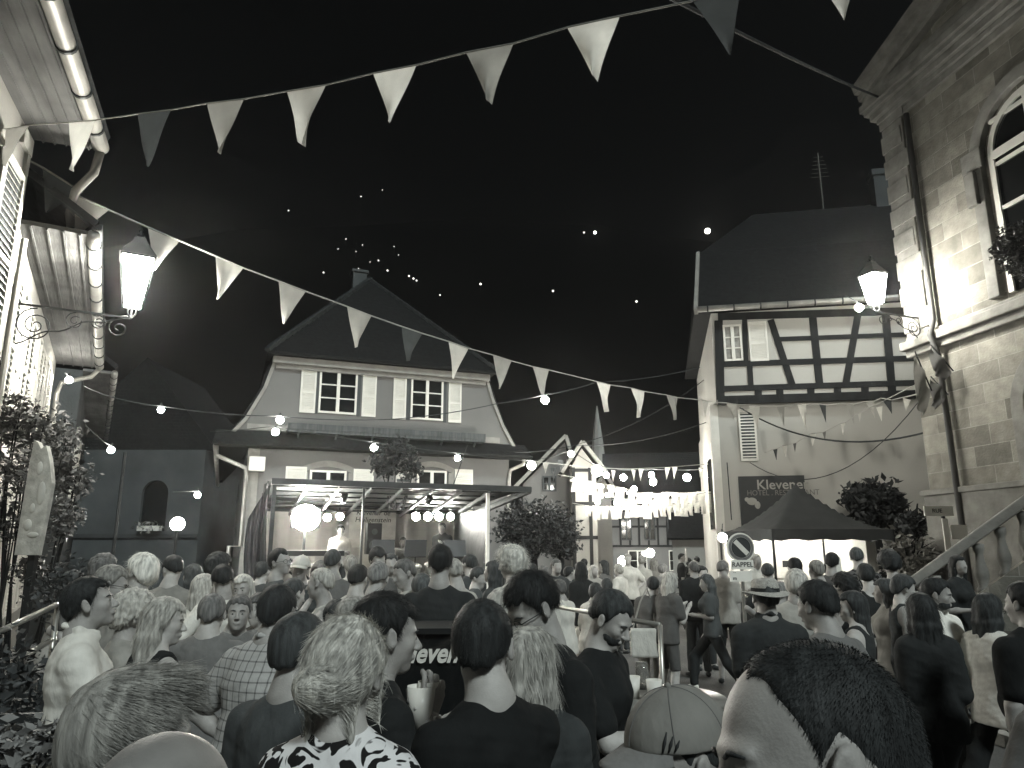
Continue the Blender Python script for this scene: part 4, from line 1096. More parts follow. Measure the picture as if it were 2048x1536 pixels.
# arched window
ax0, z0 = FS.hit(1962, 600); az = FS.hit(1990, 240)[1]-.25
wW = 1.6; cx = ax0+.60+wW/2
def archp(r, x, zc, n=14): return [(x-r*math.cos(math.pi*i/n), zc+r*math.sin(math.pi*i/n)) for i in range(n+1)]
zc = az-.35; zb = zS+.30
so_ = MB(); so_.prism([(cx-wW/2-.34, zb)]+archp(wW/2+.34, cx, zc)+[(cx+wW/2+.34, zb), (cx+wW/2+.12, zb)]+archp(wW/2+.12, cx, zc)[::-1]+[(cx-wW/2-.12, zb)], -.12, -.003)
so_.box(cx-wW/2-.45, -.16, zc-.1, cx-wW/2-.05, -.125, zc+.25); so_.box(cx-wW/2-.40, -.20, zc-.7, cx-wW/2-.2, -.125, zc-.12)
so_.build('arched_surround', M_['stone_trim'], st, bevel=.012)
wn_ = MB(); wn_.prism([(cx-wW/2, zb)]+archp(wW/2, cx, zc)+[(cx+wW/2, zb), (cx+wW/2-.1, zb)]+archp(wW/2-.1, cx, zc)[::-1]+[(cx-wW/2+.1, zb)], -.07, -.004)
wn_.box(cx-.05, -.065, zb, cx+.05, -.005, zc+wW/2-.08)
for k in range(4): wn_.box(cx-wW/2+.1, -.06, zb+.6+k*.75, cx+wW/2-.1, -.005, zb+.66+k*.75)
wn_.box(cx-wW/2+.1, -.10, zc-.08, cx+wW/2-.1, -.071, zc+.06)
wo = wn_.build('window', M_['white'], st)
pn = MB(); pn.prism([(cx-wW/2+.1, zb)]+archp(wW/2-.1, cx, zc)+[(cx+wW/2-.1, zb)], -.03, -.02); pn.build('pane', M_['glass'], wo)
la = MB(); cl = FS.hit(2046, 760)[0]+.75; zl = FS.hit(2040, 700)[1]-.9
la.prism([(cl-.95, 1.6)]+archp(.95, cl, zl)+[(cl+.95, 1.6), (cl+.72, 1.6)]+archp(.72, cl, zl)[::-1]+[(cl-.72, 1.6)], -.10, -.003); la.build('lower_arch', M_['stone_trim'], st, bevel=.01)
MB().prism([(cl-.7, 1.6)]+archp(.7, cl, zl)+[(cl+.7, 1.6)], -.02, -.004).build('lower_window', M_['glass'], st)
q0 = FS.hit(1846, 412); q1 = FS.hit(1936, 1052)
dp = MB(); dp.tube([(q0[0], -.1, ZT-.7), (q0[0]+.0, -.1, zS+.35), (q0[0]+.02, -.22, zS+.05), (q0[0]+.03, -.12, zS-.3), ((q0[0]+q1[0])/2+.05, -.12, .3)], .05, 8); dp.build('downpipe', mat('painted_pipe', .12, rough=.5), st, True)

# ================================================================== stair balustrade
FR = Frame(*(lambda a: (a.x, a.y))(P(1768, 1215, 10.6)), -28)
bs = thing('stone_staircase', 'stone staircase with carved balustrade climbing to the right in front of the sandstone building', 'staircase', FR.o, FR.a)
a0 = FR.hit(1775, 1212); a1 = FR.hit(2048, 1008); sl = (a1[1]-a0[1])/(a1[0]-a0[0]); L_ = a1[0]+1.2; z00 = a0[1]-sl*a0[0]
hb = MB(); hb.bar((-.1, 0, z00-.03), (L_, 0, z00+sl*L_-.03), .26, .14, up=(0, 1, 0)) if False else hb.bar((-.1, 0, z00), (L_, 0, z00+sl*L_), .30, .13)
hb.build('handrail', M_['stone_trim'], bs, bevel=.02)
n = int(L_/.27)
for i in range(n):
    x = .12+i*.27; zt = z00+sl*x-.07; zb = zt-.62
    b = MB(); b.lathe((x, 0, zb), [(.075, 0), (.075, .06), (.05, .09), (.085, .2), (.088, .26), (.055, .42), (.045, .50), (.07, .55), (.07, .63)], 10)
    b.build('baluster', M_['stone_trim'], bs, True)
sw_ = MB(); sw_.add([(-.15, -.16, 0), (L_, -.16, 0), (L_, -.16, z00+sl*L_-.68), (-.15, -.16, z00-.72), (-.15, .16, 0), (L_, .16, 0), (L_, .16, z00+sl*L_-.68), (-.15, .16, z00-.72)], [(0,1,2,3), (7,6,5,4), (3,2,6,7), (0,3,7,4), (1,5,6,2)])
sw_.build('stair_wall', M_['stone'], bs)
ss = MB()
for i in range(12): ss.box(-.1+i*.3, .17, 0, .22+i*.3, 1.7, max(.15, (i+1)*.3*sl))
ss.build('steps', M_['stone_trim'], bs)
MB().box(-.28, -.2, 0, -.0, .2, z00+.12).build('newel', M_['stone_trim'], bs, bevel=.02)
# ================================================================== street behind: far houses, spire
def far_house(px0, px1, py_eave, py_apex, px_apex, Y, label, deep=8, m='plaster', winds=(), half=False, name='far_house'):
    a = P(px0, py_eave, Y); b = P(px1, py_eave, Y); c = P(px_apex, py_apex, Y)
    t = thing(name, label, 'house', (a.x, Y, 0), 0)
    w_ = b.x-a.x; e = a.z; ax = c.x-a.x
    MB().prism([(0, 0), (w_, 0), (w_, e), (ax, c.z-.12), (0, e)], 0, deep).build('wall', M_[m], t)
    r = MB(); r.quad((-.35, -.3, e-.25), (ax, -.3, c.z), (ax, deep, c.z), (-.35, deep, e-.25), .12); r.quad((ax+.002, -.3, c.z), (w_+.3, -.3, e-.22), (w_+.3, deep, e-.22), (ax+.002, deep, c.z), .12); ro = r.build('roof', M_['roof'], t)
    v = MB(); v.bar((-.38, -.34, e-.22), (ax, -.34, c.z+.08), .12, .18, up=(0, 1, 0)); v.bar((ax+.01, -.34, c.z+.08), (w_+.33, -.34, e-.2), .12, .18, up=(0, 1, 0)); v.build('verge_board', M_['trim'], t)
    for (x0, y0, x1, y1) in winds:
        p = P(x0, y0, Y); q = P(x1, y1, Y); window(t, p.x-a.x, q.z, q.x-a.x, p.z, -.01, rows=2, fr_m='plaster_dark')
    if half:
        b_ = MB()
        for i in range(int(w_/.6)+1): b_.box(i*.6, -.05, .3, i*.6+.12, -.003, e)
        for z in (2.4, 3.6, 4.8):
            if z < e: b_.box(0, -.056, z, w_, -.0035, z+.12)
        b_.build('timber_frame', M_['timber'], t)
    return t
far_house(1046, 1143, 968, 878, 1130, 28, 'small gabled house with white verge boards behind the dark round tree', winds=((1088, 955, 1110, 980),), deep=6)
far_house(1143, 1192, 935, 890, 1163, 27, 'narrow timbered house squeezed beside the white gabled house, under the brightest bulbs', half=True, m='plaster_light', deep=5)
far_house(1193, 1222, 985, 950, 1207, 34, 'thin pale house front at the left mouth of the lit street', m='plaster_light', deep=4)
fl = thing('street_terrace', 'low timbered terrace closing the street below the rows of paper pennants', 'house', (P(1218, 1100, 46).x, 46, 0), R(-8))
w_ = P(1460, 1100, 46).x-P(1218, 1100, 46).x
MB().box(0, 0, 0, w_, 6, 4.6).build('wall', M_['plaster'], fl)
r = MB(); r.quad((-.3, -.6, 4.5), (w_, -.6, 4.5), (w_, 3, 8.2), (-.3, 3, 8.2), .15); r.build('roof', M_['roof'], fl)
b_ = MB(); 
for i in range(14): b_.box(.1+i*.56, -.06, 2.3, .22+i*.56, -.003, 4.5)
for z in (2.25, 3.4, 4.35): b_.box(0, -.065, z, w_, -.0035, z+.12)
b_.build('timber_frame', M_['timber'], fl)
for i in range(5): window(fl, .8+i*1.4, 2.7, 1.35+i*1.4, 3.9, -.07, rows=2, fr_m='plaster_dark')
for i in range(3): window(fl, 1.2+i*2.4, .9, 2.2+i*2.4, 2.0, -.01, rows=2)
fw = thing('street_wall_house', 'long plain lit house wall beyond the revellers, left of the hotel corner', 'house', (P(1345, 1100, 38).x, 38, 0), R(-20))
MB().box(0, 0, 0, 3.2, .6, 2.6).build('wall', M_['plaster_light'], fw); 
r = MB(); r.quad((-.2, -.3, 2.55), (3.3, -.3, 2.55), (3.3, 1.6, 3.9), (-.2, 1.6, 3.9), .1); r.build('roof', M_['roof'], fw)
sp = thing('church_spire', 'slim pale spire lit from below above the street bulbs', 'spire', (P(1196, 900, 62).x, 62, 0))
zt = P(1196, 812, 62).z; zb = P(1196, 925, 62).z
MB().lathe((0, 0, zb), [(.62, 0), (.50, (zt-zb)*.3), (.28, (zt-zb)*.65), (.04, zt-zb)], 8).build('steeple', M_['plaster_light'], sp)
MB().box(-.8, -.8, 0, .8, .8, zb).build('tower', M_['plaster'], sp)
MB().box(-.95, -.95, zb-.4, .95, .95, zb-.1).build('cornice', M_['trim'], sp)

# ================================================================== lamps
def lantern(base, toward, size, name_label, watts, arm_from, arm_r=.022):
    """base: foot of the lantern glass; arm_from: wall fixing"""
    b = Vector(base); a = Vector(arm_from)
    t = thing('wall_lantern', name_label, 'street lantern', a)
    L = lambda p: Vector(p)-a
    ar = MB(); d = (b-a); d2 = Vector((d.x, d.y, 0)).normalized(); Ld = Vector((d.x, d.y, 0)).length
    z0 = b.z-.10*size-.06
    tip = Vector((b.x, b.y, z0)); st0 = Vector((a.x, a.y, z0))
    ar.bar(L(st0), L(tip), .03, .022)
    wp = MB(); wp.bar(L(st0-Vector((0, 0, .48))), L(st0+Vector((0, 0, .22))), .05, .02)
    def spiral(c, r0, turns, ph, sgn=1, r1=.02):
        return [L(c)+d2*((r0+(r1-r0)*i/40)*math.cos(ph+sgn*turns*2*math.pi*i/40))+Vector((0, 0, (r0+(r1-r0)*i/40)*math.sin(ph+sgn*turns*2*math.pi*i/40))) for i in range(41)]
    c1 = st0+d2*Ld*.20-Vector((0, 0, Ld*.19))
    ar.tube(spiral(c1, Ld*.17, 2.2, R(90)), .008, 6)
    ar.tube(spiral(st0+d2*Ld*.52-Vector((0, 0, Ld*.10)), Ld*.085, 1.7, R(90)), .007, 6)
    ar.tube(spiral(st0+d2*Ld*.73-Vector((0, 0, Ld*.08)), Ld*.06, 1.5, R(90), -1), .007, 6)
    ar.tube(spiral(st0+d2*Ld*.90-Vector((0, 0, Ld*.12)), Ld*.10, 1.5, R(90)), .009, 6)
    pts = [L(st0)+d2*Ld*(.02+.95*i/20)+Vector((0, 0, -Ld*(.40*(1-i/20)**1.3*(1 if i else .9)+.02*math.sin(i*.9)))) for i in range(21)]
    ar.tube(pts, .009, 6)
    for i in range(3): ar.tube([L(tip)+Vector((0, 0, 0)), L(tip)+Vector((.05*math.cos(i*2.1), .05*math.sin(i*2.1), .05)), L(b)+Vector((.06*math.cos(i*2.1), .06*math.sin(i*2.1), .0))], .009, 5)
    ar.build('bracket', M_['iron'], t); wp.build('wall_plate', M_['iron'], t)
    s = size; n = 4; r0, r1, h = .15*s, .27*s, .62*s
    ang = math.atan2(d2.y, d2.x)+R(45)
    cor = lambda r, z, k: L(b)+Vector((r*math.cos(ang+k*math.pi/2), r*math.sin(ang+k*math.pi/2), z))
    fr = MB()
    for k in range(4):
        fr.bar(cor(r0, 0, k), cor(r1, h, k), .016); fr.bar(cor(r0, 0, k), cor(r0, 0, k+1), .018); fr.bar(cor(r1, h, k), cor(r1, h, k+1), .022)
    fo = fr.build('lantern_frame', M_['iron'], t)
    gl = MB(); gl.add([cor(r0*.97, .012, k) for k in range(4)]+[cor(r1*.97, h-.012, k) for k in range(4)], [(0,1,5,4), (1,2,6,5), (2,3,7,6), (3,0,4,7)])
    gl.build('lantern_glass', glow('lantern_glow', LANTERN), fo)
    cp = MB(); cp.add([cor(r1*1.12, h+.01, k) for k in range(4)]+[cor(r1*.62, h+.17*s, k) for k in range(4)]+[cor(r1*.5, h+.20*s, k) for k in range(4)]+[cor(r1*.3, h+.30*s, k) for k in range(4)],
        [(3,2,1,0)]+[(i+4*j, (i+1)%4+4*j, (i+1)%4+4*j+4, i+4*j+4) for j in range(3) for i in range(4)]+[(12,13,14,15)])
    cp.build('hood', mat('lantern_hood', .10, rough=.5), t)
    MB().lathe(L(b)+Vector((0, 0, h+.30*s)), [(.03, 0), (.045, .03), (.02, .06), (.03, .09), (.005, .13)], 8).build('finial', M_['iron'], t, True)
    return t
LANTERN = 170.0
lb = P(265, 612, 8.46); la_ = Vector((-5.60, 7.9, lb.z))
lantern(lb, None, .95, 'square glass street lantern on a scrolled iron bracket, in front of the white shuttered wall', 0, la_)
rb = P(1752, 608, 12.4); ra = FS.w(FS.hit(1840, 610)[0], -.02, 0); ra.z = rb.z
lantern(rb, None, .86, 'glowing street lantern on a scrolled bracket fixed to the sandstone wall', 0, ra)

def bulb_glow(k): return glow('bulb_glow_%s' % k, {'s': 110.0, 'm': 210.0, 'l': 200.0}[k])
def festoon(pts, bulbs, label, sag=.0, group='festoon cables with bulbs'):
    """pts: world points of the cable; bulbs: (px,py,Y,size)"""
    t = thing('festoon_lights', label, 'string lights', pts[0], 0)
    o = Vector(pts[0]); m = MB()
    pts = [Vector(p)-o for p in pts]; out = []
    for a, b in zip(pts[:-1], pts[1:]):
        n = 8
        for i in range(n): 
            s = i/n; q = a.lerp(b, s); q.z -= sag*4*s*(1-s)*(b-a).length*.02; out.append(q)
    out.append(pts[-1]); m.tube(out, .010, 5); m.build('cable', M_['cable'], t)
    for (px, py, Y, r, k) in bulbs:
        p = P(px, py, Y)-o
        bo = MB().sphere(p, r, 16, 11).build('bulb', bulb_glow(k), t, True)
        MB().lathe(p+Vector((0, 0, r*.85)), [(.018, 0), (.024, .02), (.02, .07), (.008, .09)], 8).build('socket', M_['black'], bo)
    return t
BUP = lambda px, py, Y, dz=.0: P(px, py, Y)+Vector((0, 0, dz))
festoon([P(168, 772, 13.2), P(222, 794, 13), P(322, 812, 13), P(556, 832, 15), P(790, 838, 16), P(1000, 806, 16.5), P(1090, 789, 17), P(1190, 765, 18), P(1400, 735, 19.9)],
        [(322, 820, 13, .055, 'm'), (560, 840, 15, .075, 's'), (1090, 800, 17, .09, 'm')], 'black cable of festoon bulbs sagging from the left lane across the house with white shutters', sag=1)
festoon([P(130, 745, 12.8), P(138, 754, 12.9)], [(138, 760, 12.9, .06, 'm')], 'single bulb burning at the corner of the white house under its downpipe')
festoon([P(170, 850, 14), P(205, 882, 14.2), P(222, 892, 14.4)], [(222, 900, 14.4, .065, 'm')], 'single bulb on a taut wire beside the dark house gutter, above the lamp pole')
festoon([P(345, 984, 17.5), P(395, 982, 18)], [(395, 990, 18, .07, 'm')], 'bulb hanging by the low end of the mansard house gutter')
festoon([FH.w(-.2, -.5, 0)+Vector((0, 0, 4.95)), P(550, 852, 17.6), P(748, 884, 18), P(915, 906, 18.6), P(1065, 922, 20), P(1142, 900, 22), P(1196, 935, 23)],
        [(551, 864, 17.6, .085, 's'), (748, 895, 18, .085, 's'), (915, 916, 18.6, .075, 's'), (1063, 931, 20, .11, 'm'), (1142, 908, 22, .09, 's')], 'cable of festoon bulbs strung low across the mansard house above the stage roof', sag=.5)
festoon([P(1180, 925, 23), P(1196, 930, 23.5), P(1250, 940, 25), P(1305, 938, 25), P(1375, 940, 24), P(1412, 935, 21.5)],
        [(1194, 942, 23.5, .17, 'm'), (1213, 950, 25, .10, 's'), (1247, 955, 25, .11, 's'), (1303, 950, 25, .10, 'm'), (1306, 964, 24, .11, 's'), (1374, 955, 24, .12, 's')], 'upper cable of big bulbs closing the street beside the hotel corner', sag=.5)
festoon([P(1165, 985, 26), P(1235, 1000, 27), P(1300, 1000, 27), P(1412, 985, 24)], [(1235, 1005, 27, .14, 's'), (1268, 978, 28, .11, 's'), (1266, 1003, 27, .08, 's'), (1215, 990, 27, .08, 's'), (1195, 1003, 26, .1, 's')], 'lower cable of bulbs hanging among the paper pennants in the street', sag=.5)
festoon([P(1690, 590, 16), P(1718, 606, 16), P(1790, 640, 13.3)], [(1718, 615, 16, .09, 'm')], 'single bulb hanging in front of the hotel gutter, next to the right lantern')
fp = thing('floodlight_pole', 'thin dark lamp pole standing before the chapel wall', 'pole', (P(226, 1100, 18).x, 18, 0))
MB().tube([(0, 0, 0), (.02, 0, P(226, 905, 18).z)], .04, 8).build('pole', M_['iron'], fp); MB().lathe((0, 0, 0), [(.12, 0), (.12, .05), (.06, .1)], 10).build('base', M_['iron'], fp)
gb = P(355, 1048, 22); gt = thing('globe_lamp', 'round white globe lamp on a short post in front of the chapel', 'globe lamp', (gb.x, gb.y, 0))
MB().sphere((0, 0, gb.z), .20, 18, 12).build('globe', glow('globe_glow', 30), gt, True); pm = MB(); pm.tube([(0, 0, 0), (0, 0, gb.z-.17)], .035, 8); pm.lathe((0, 0, gb.z-.22), [(.05, 0), (.09, .04)], 10); pm.build('post', M_['iron'], gt)
for i, (x, y, s, Y, lab) in enumerate(((1245, 1122, .26, 42, 'bright round lamp low at the far end of the street, left of its twin'), (1300, 1106, .24, 42, 'bright round lamp at the far end of the street, higher and right of its twin'))):
    p = P(x, y, Y); t = thing('street_globe', lab, 'street lamp', (p.x, p.y, 0)); MB().sphere((0, 0, p.z), s, 14, 9).build('globe', glow('street_globe_glow', 60), t, True)
    MB().tube([(0, 0, 0), (0, 0, p.z-s*.8)], .05, 8).build('post', M_['iron'], t)
# village lights on the hill
dots = [(577,421,.9),(722,393,.8),(765,380,.5),(676,498,.6),(712,503,.5),(725,490,.6),(757,521,.9),(788,493,.6),(797,510,.5),(740,524,.5),(647,545,1.0),(717,537,.6),(775,541,1.1),(818,552,1.1),(827,557,1.2),(833,561,1.0),(880,590,.9),(961,568,1.4),(1106,582,1.3),(1273,603,1.4),(1168,465,1.1),(1190,465,1.9),(1415,462,3.6),(692,478,.4),(757,470,.4)]  # globes just left of the large floodlight sit at its ghost spots
for i, (x, y, s) in enumerate(dots):
    # where the view ray meets the hillside
    d = ray(x, y); t0 = None; t = 150
    while t < 520:
        p = Vector((0, 0, CAMZ))+d*(t/d.y)
        if p.z < hill_z(p.x, p.y)+2.5: t0 = p; break
        t += 1.0
    if t0 is None: t0 = Vector((0, 0, CAMZ))+d*(455/d.y)
    t0 = t0-d*(2/d.y)
    zg = min(t0.z-.5, hill_z(t0.x, t0.y)) 
    r = s*.35*t0.y/300*1.0
    if i == 22: lab = 'large castle floodlight high on the black hillside, brightest of the far lights'; g = None
    elif i == 21: lab = 'second brightest globe, at a ghost spot left of the large floodlight'; g = None
    else: lab = 'small point of lamplight on the black hillside'; g = 'village lamps scattered on the hillside'
    th = thing('hillside_lamp', lab, 'lamp', (t0.x, t0.y, zg), 0, g)
    MB().sphere((0, 0, t0.z-zg), r, 10, 6).build('globe', glow('hill_glow' if i < 21 else 'hill_glow_strong', 1.6 if i < 21 else 6), th, True)
    MB().tube([(0, 0, 0), (0, 0, t0.z-zg-r*.9)], max(.06, r*.12), 6).build('post', M_['iron'], th)

# ================================================================== bunting
def flag_mesh(A, B, T, seed=0, bulge=.055, hem=True):
    A, B, T = map(Vector, (A, B, T)); n = (B-A).cross(T-A).normalized(); N = 9; vs = []; fs = []; rs = random.Random(seed)
    k1, k2 = rs.uniform(-1, 1), rs.uniform(0, 6)
    L = (B-A).length
    for j in range(N+1):
        v = j/N
        for i in range(N+1):
            u = i/N; p = A.lerp(B, u).lerp(T+(B-A)*.035*(u-.5), v)
            p = p+n*L*(bulge*6*k1*math.sin(math.pi*u)*(1-v*.4)*v+.05*math.sin(k2+v*4+u*2)*v)-(A.lerp(B, .5)-T).normalized()*0+((A+B)/2-T).normalized()*(-.0)
            edge = (u-.5)*2; p = p-((B-A).normalized())*L*.012*edge*math.sin(math.pi*v)
            vs.append(p)
    for j in range(N):
        for i in range(N): a = j*(N+1)+i; fs.append((a, a+1, a+N+2, a+N+1))
    return vs, fs
def cloth_flag(g):
    nm = 'pennant_%02d' % int(g*100)
    if nm in MATS: return MATS[nm]
    m = mat(nm, min(.9, g*1.2), rough=.75, var=.10, scale=6, bump=.4, bscale=8); n, l, b = nodes(m)
    tr = n.new('ShaderNodeBsdfTranslucent'); mx = n.new('ShaderNodeMixShader'); mx.inputs[0].default_value = .45
    l.new(b.inputs['Base Color'].links[0].from_socket, tr.inputs['Color']); l.new(b.outputs[0], mx.inputs[1]); l.new(tr.outputs[0], mx.inputs[2]); l.new(mx.outputs[0], n['Material Output'].inputs['Surface'])
    return m
def bunting(line, flags, label, cord=.008, group=None):
    t = thing('bunting', label, 'bunting', line[0]); o = Vector(line[0])
    m = MB(); m.tube([Vector(p)-o for p in line], cord, 5); m.build('cord', mat('bunting_cord', .45), t)
    for i, (A, B, T, g) in enumerate(flags):
        vs, fs = flag_mesh(Vector(A)-o, Vector(B)-o, Vector(T)-o, i*3+len(flags)); m = MB().add(vs, fs)
        f = m.build('pennant', cloth_flag(g), t, True, norm=False)
        f['label'] = {0: 'dark'}.get(0 if g < .12 else 1, 'pale' if g > .4 else 'mid-grey')+' triangular pennant'
    return t
def px_flag(f, Yf):
    (x0, y0), (x1, y1), (xt, yt), g = f
    A = P(x0, y0, Yf(x0)); B = P(x1, y1, Yf(x1)); T = P(xt, yt, (Yf(x0)+Yf(x1))/2)
    return (A, B, T, g)
def Yline(p0, p1):      # depth as a function of px along the straight cord p0->p1 (world xy)
    def f(px):
        u = (px-1024)/F/.96
        (ax, ay), (bx, by) = p0, p1
        s = (u*ay-ax)/((bx-ax)-u*(by-ay)); return ay+(by-ay)*s
    return f
Y1 = Yline((-4.55, 6.6), (1.9, 3.2))
f1 = [((12,258),(60,250),(5,330),.22),((138,245),(193,240),(145,342),.55),((275,228),(342,220),(294,333),.05),((414,207),(488,198),(437,306),.30),((574,183),(652,170),(600,286),.5),
      ((746,147),(833,130),(782,247),.75),((932,105),(1027,87),(981,208),.32),((1134,55),(1240,32),(1193,163),.8),((1385,2),(1482,-22),(1460,107),.07),((1632,-48),(1722,-72),(1688,38),.5)]
F1 = [px_flag(f, Y1) for f in f1]
ln = [P(-40, 262, 6.7)]
for f in f1: ln += [P(*f[0], Y1(f[0][0])), P(*f[1], Y1(f[1][0]))]
ln.append(P(1900, -130, 3.0))
bunting(ln, F1, 'string of large pennants crossing the sky from the near eave, rising to the upper right', cord=.006)
Y2 = Yline((-5.3, 7.3), (5.3, 19.7))
f2 = [((85,335),(165,385),(92,425),.07),((148,388),(218,420),(150,475),.6),((296,455),(360,482),(308,540),.5),((431,512),(487,536),(437,598),.55),((557,562),(612,583),(566,648),.5),((694,613),(743,632),(709,695),.36),
      ((803,653),(845,667),(812,722),.07),((897,683),(937,697),(907,757),.65),((986,710),(1023,722),(999,778),.42),((1065,733),(1098,740),(1085,793),.45),((1193,763),(1221,770),(1211,824),.6),((1262,776),(1289,783),(1282,834),.6),((1333,790),(1355,795),(1348,840),.25)]
F2 = [px_flag(f, Y2) for f in f2]
ln = [P(60, 322, Y2(60))]
for f in f2: ln += [P(*f[0], Y2(f[0][0])), P(*f[1], Y2(f[1][0]))]
ln.append(P(1400, 800, Y2(1400)))
bunting(ln, F2, 'long string of pennants sagging from the white house down to the timbered hotel corner', cord=.012)
# in front of the hotel
YH = lambda px: 19.0-(px-1400)*.0062
f3 = [((1404,800),(1418,803),(1410,835),.5),((1452,806),(1474,809),(1468,838),.45),((1497,810),(1520,812),(1516,862),.6),((1553,812),(1569,812),(1568,852),.35),((1594,808),(1613,808),(1612,858),.75),((1638,808),(1652,810),(1652,845),.08),((1691,806),(1707,808),(1708,848),.35),
      ((1730,803),(1748,803),(1750,835),.5),((1762,796),(1783,800),(1784,828),.06),((1752,815),(1765,812),(1763,842),.8),((1805,795),(1822,800),(1812,822),.6)]
ln = [P(1400, 796, 19.4)]
for f in sorted(f3[:9], key=lambda q: q[0][0]): ln += [P(*f[0], YH(f[0][0])), P(*f[1], YH(f[1][0]))]
ln.append(P(1850, 785, 13.6))
bunting(ln, [px_flag(f, YH) for f in f3], 'string of pennants hanging flat along the top of the grey hotel wall', cord=.014)
f4 = [((1546,899),(1555,897),(1553,920),.07),((1563,892),(1575,890),(1572,914),.75),((1586,887),(1593,885),(1590,905),.12),((1620,868),(1633,866),(1625,892),.75),((1645,865),(1652,862),(1650,883),.2),((1681,847),(1691,845),(1686,870),.75),((1715,828),(1723,824),(1720,845),.5)]
YK = lambda px: 18.6-(px-1540)*.011
ln = [P(1530, 905, 18.9)]+[P(*q, YK(q[0])) for f in f4 for q in f[:2]]+[P(1850, 760, 13.5)]
bunting(ln, [px_flag(f, YK) for f in f4], 'short string of tiny pennants slanting up across the grey hotel wall', cord=.010)
f5 = [((1085,925),(1098,925),(1091,947),.3),((1113,921),(1128,920),(1123,938),.06),((1101,936),(1113,936),(1107,962),.05),((1222,940),(1231,941),(1226,964),.3),((1262,938),(1271,940),(1268,962),.4),((1277,938),(1287,938),(1281,962),.5),((1329,934),(1341,934),(1333,959),.7),((1344,934),(1355,934),(1348,958),.7),((1397,935),(1405,935),(1400,955),.6)]
Y5 = lambda px: 22.5
ln = [P(1040, 918, 22.5), P(1085, 925, 22.5), P(1190, 936, 22.5), P(1262, 938, 22.5), P(1341, 934, 22.5), P(1416, 928, 21.8)]
bunting(ln, [px_flag(f, Y5) for f in f5], 'string of small pennants across the mouth of the street above the big bulbs', cord=.012)
# rows of paper shirts
def paper_row(xs, ys, Y, w, h, label, seed):
    rs = random.Random(seed); n = len(xs)
    t = thing('paper_garland', label, 'garland', P(xs[0], ys[0], Y)); o = P(xs[0], ys[0], Y)
    pts = [P(x, y, Y)-o for x, y in zip(xs, ys)]
    MB().tube([pts[0]-Vector((.6, 0, -.1))]+pts+[pts[-1]+Vector((.5, 0, .1))], .01, 4).build('cord', mat('bunting_cord', .45), t)
    for p in pts:
        a = rs.uniform(-.7, .7); dx = Vector((math.cos(a), math.sin(a), 0)); ww = w*rs.uniform(.7, 1.2); hh = h*rs.uniform(.8, 1.2); tl = rs.uniform(-.12, .12)
        m = MB(); yv = dx.cross(Vector((0, 0, 1)))
        def q(u, v): return p+dx*(u*ww+tl*v*hh)-Vector((0, 0, v*hh))+yv*(.05*math.sin(u*6+v*3))
        V = []; 
        for v in (0, .12, .28, .30, .65, 1):
            half = {0: .28, .12: .5, .28: .5, .30: .33, .65: .33, 1: .36}[v]
            for u in (-1, -.4, .4, 1): V.append(q(u*half, v))
        fs = [(j*4+i, j*4+i+1, j*4+i+5, j*4+i+4) for j in range(5) for i in range(3)]
        m.add(V, fs); m.build('paper_shirt', cloth_flag(.7), t, norm=False)
    return t
paper_row([1152,1176,1200,1222,1240,1262,1280,1297,1315,1332,1350,1368,1384,1402], [955,962,968,970,975,980,986,985,988,984,985,986,985,983], 24.5, .40, .42, 'upper garland of white cut-out shirts glowing under the bulbs in the street', 1)
paper_row([1178,1196,1211,1226,1240,1254,1268,1282,1296,1310,1324,1338,1352,1366,1380,1394,1407], [1012,1014,1013,1012,1013,1012,1010,1011,1012,1008,1010,1012,1008,1010,1006,1004,1000], 26, .36, .42, 'lower garland of white cut-out shirts spanning the street', 2)
paper_row([1250,1268,1290,1305,1322,1340,1356,1375,1392,1408], [998,1000,998,1000,996,998,994,996,990,988], 29, .42, .45, 'middle garland of white cut-out shirts, farthest back in the street', 3)
# big cable top right and wires
def wire(a, b, label, r=.012, sag=.3, g=None):
    a, b = Vector(a), Vector(b); m = MB(); m.tube([a.lerp(b, i/16)-Vector((0, 0, sag*4*(i/16)*(1-i/16))) for i in range(17)], r, 5)
    return single(m, 'overhead_wire', mat('wire_grey', .04), label, 'wire', g)
wire(P(1330, -10, 6), P(1762, 196, 13), 'thick overhead cable running from the top of the frame to the stone cornice', .022, .05)
wire(P(1150, 890, 24), P(1412, 845, 19.8), 'thin wire sagging over the street, upper one left of the hotel', .012, .2)
wire(P(1030, 905, 21), P(1408, 760, 19.8), 'thin dark wire from the mansard eave up to the hotel', .010, .5)
wire(P(1480, 815, 19.2), P(1862, 862, 14), 'grey cable sagging across the hotel wall below its pennants', .02, .5)
wire(P(1500, 925, 19), P(1840, 800, 14), 'thin cable curving up across the plain hotel wall to the stone building', .010, .9)
wire(P(1454, 925, 19.3), P(1463, 1040, 19.2), 'black cord dropping down the hotel wall left of the sign', .014, 0)
wire(P(935, 890, 18.4), P(905, 975, 17.5), 'short guy wire from the mansard eave to the stage roof', .012, 0)
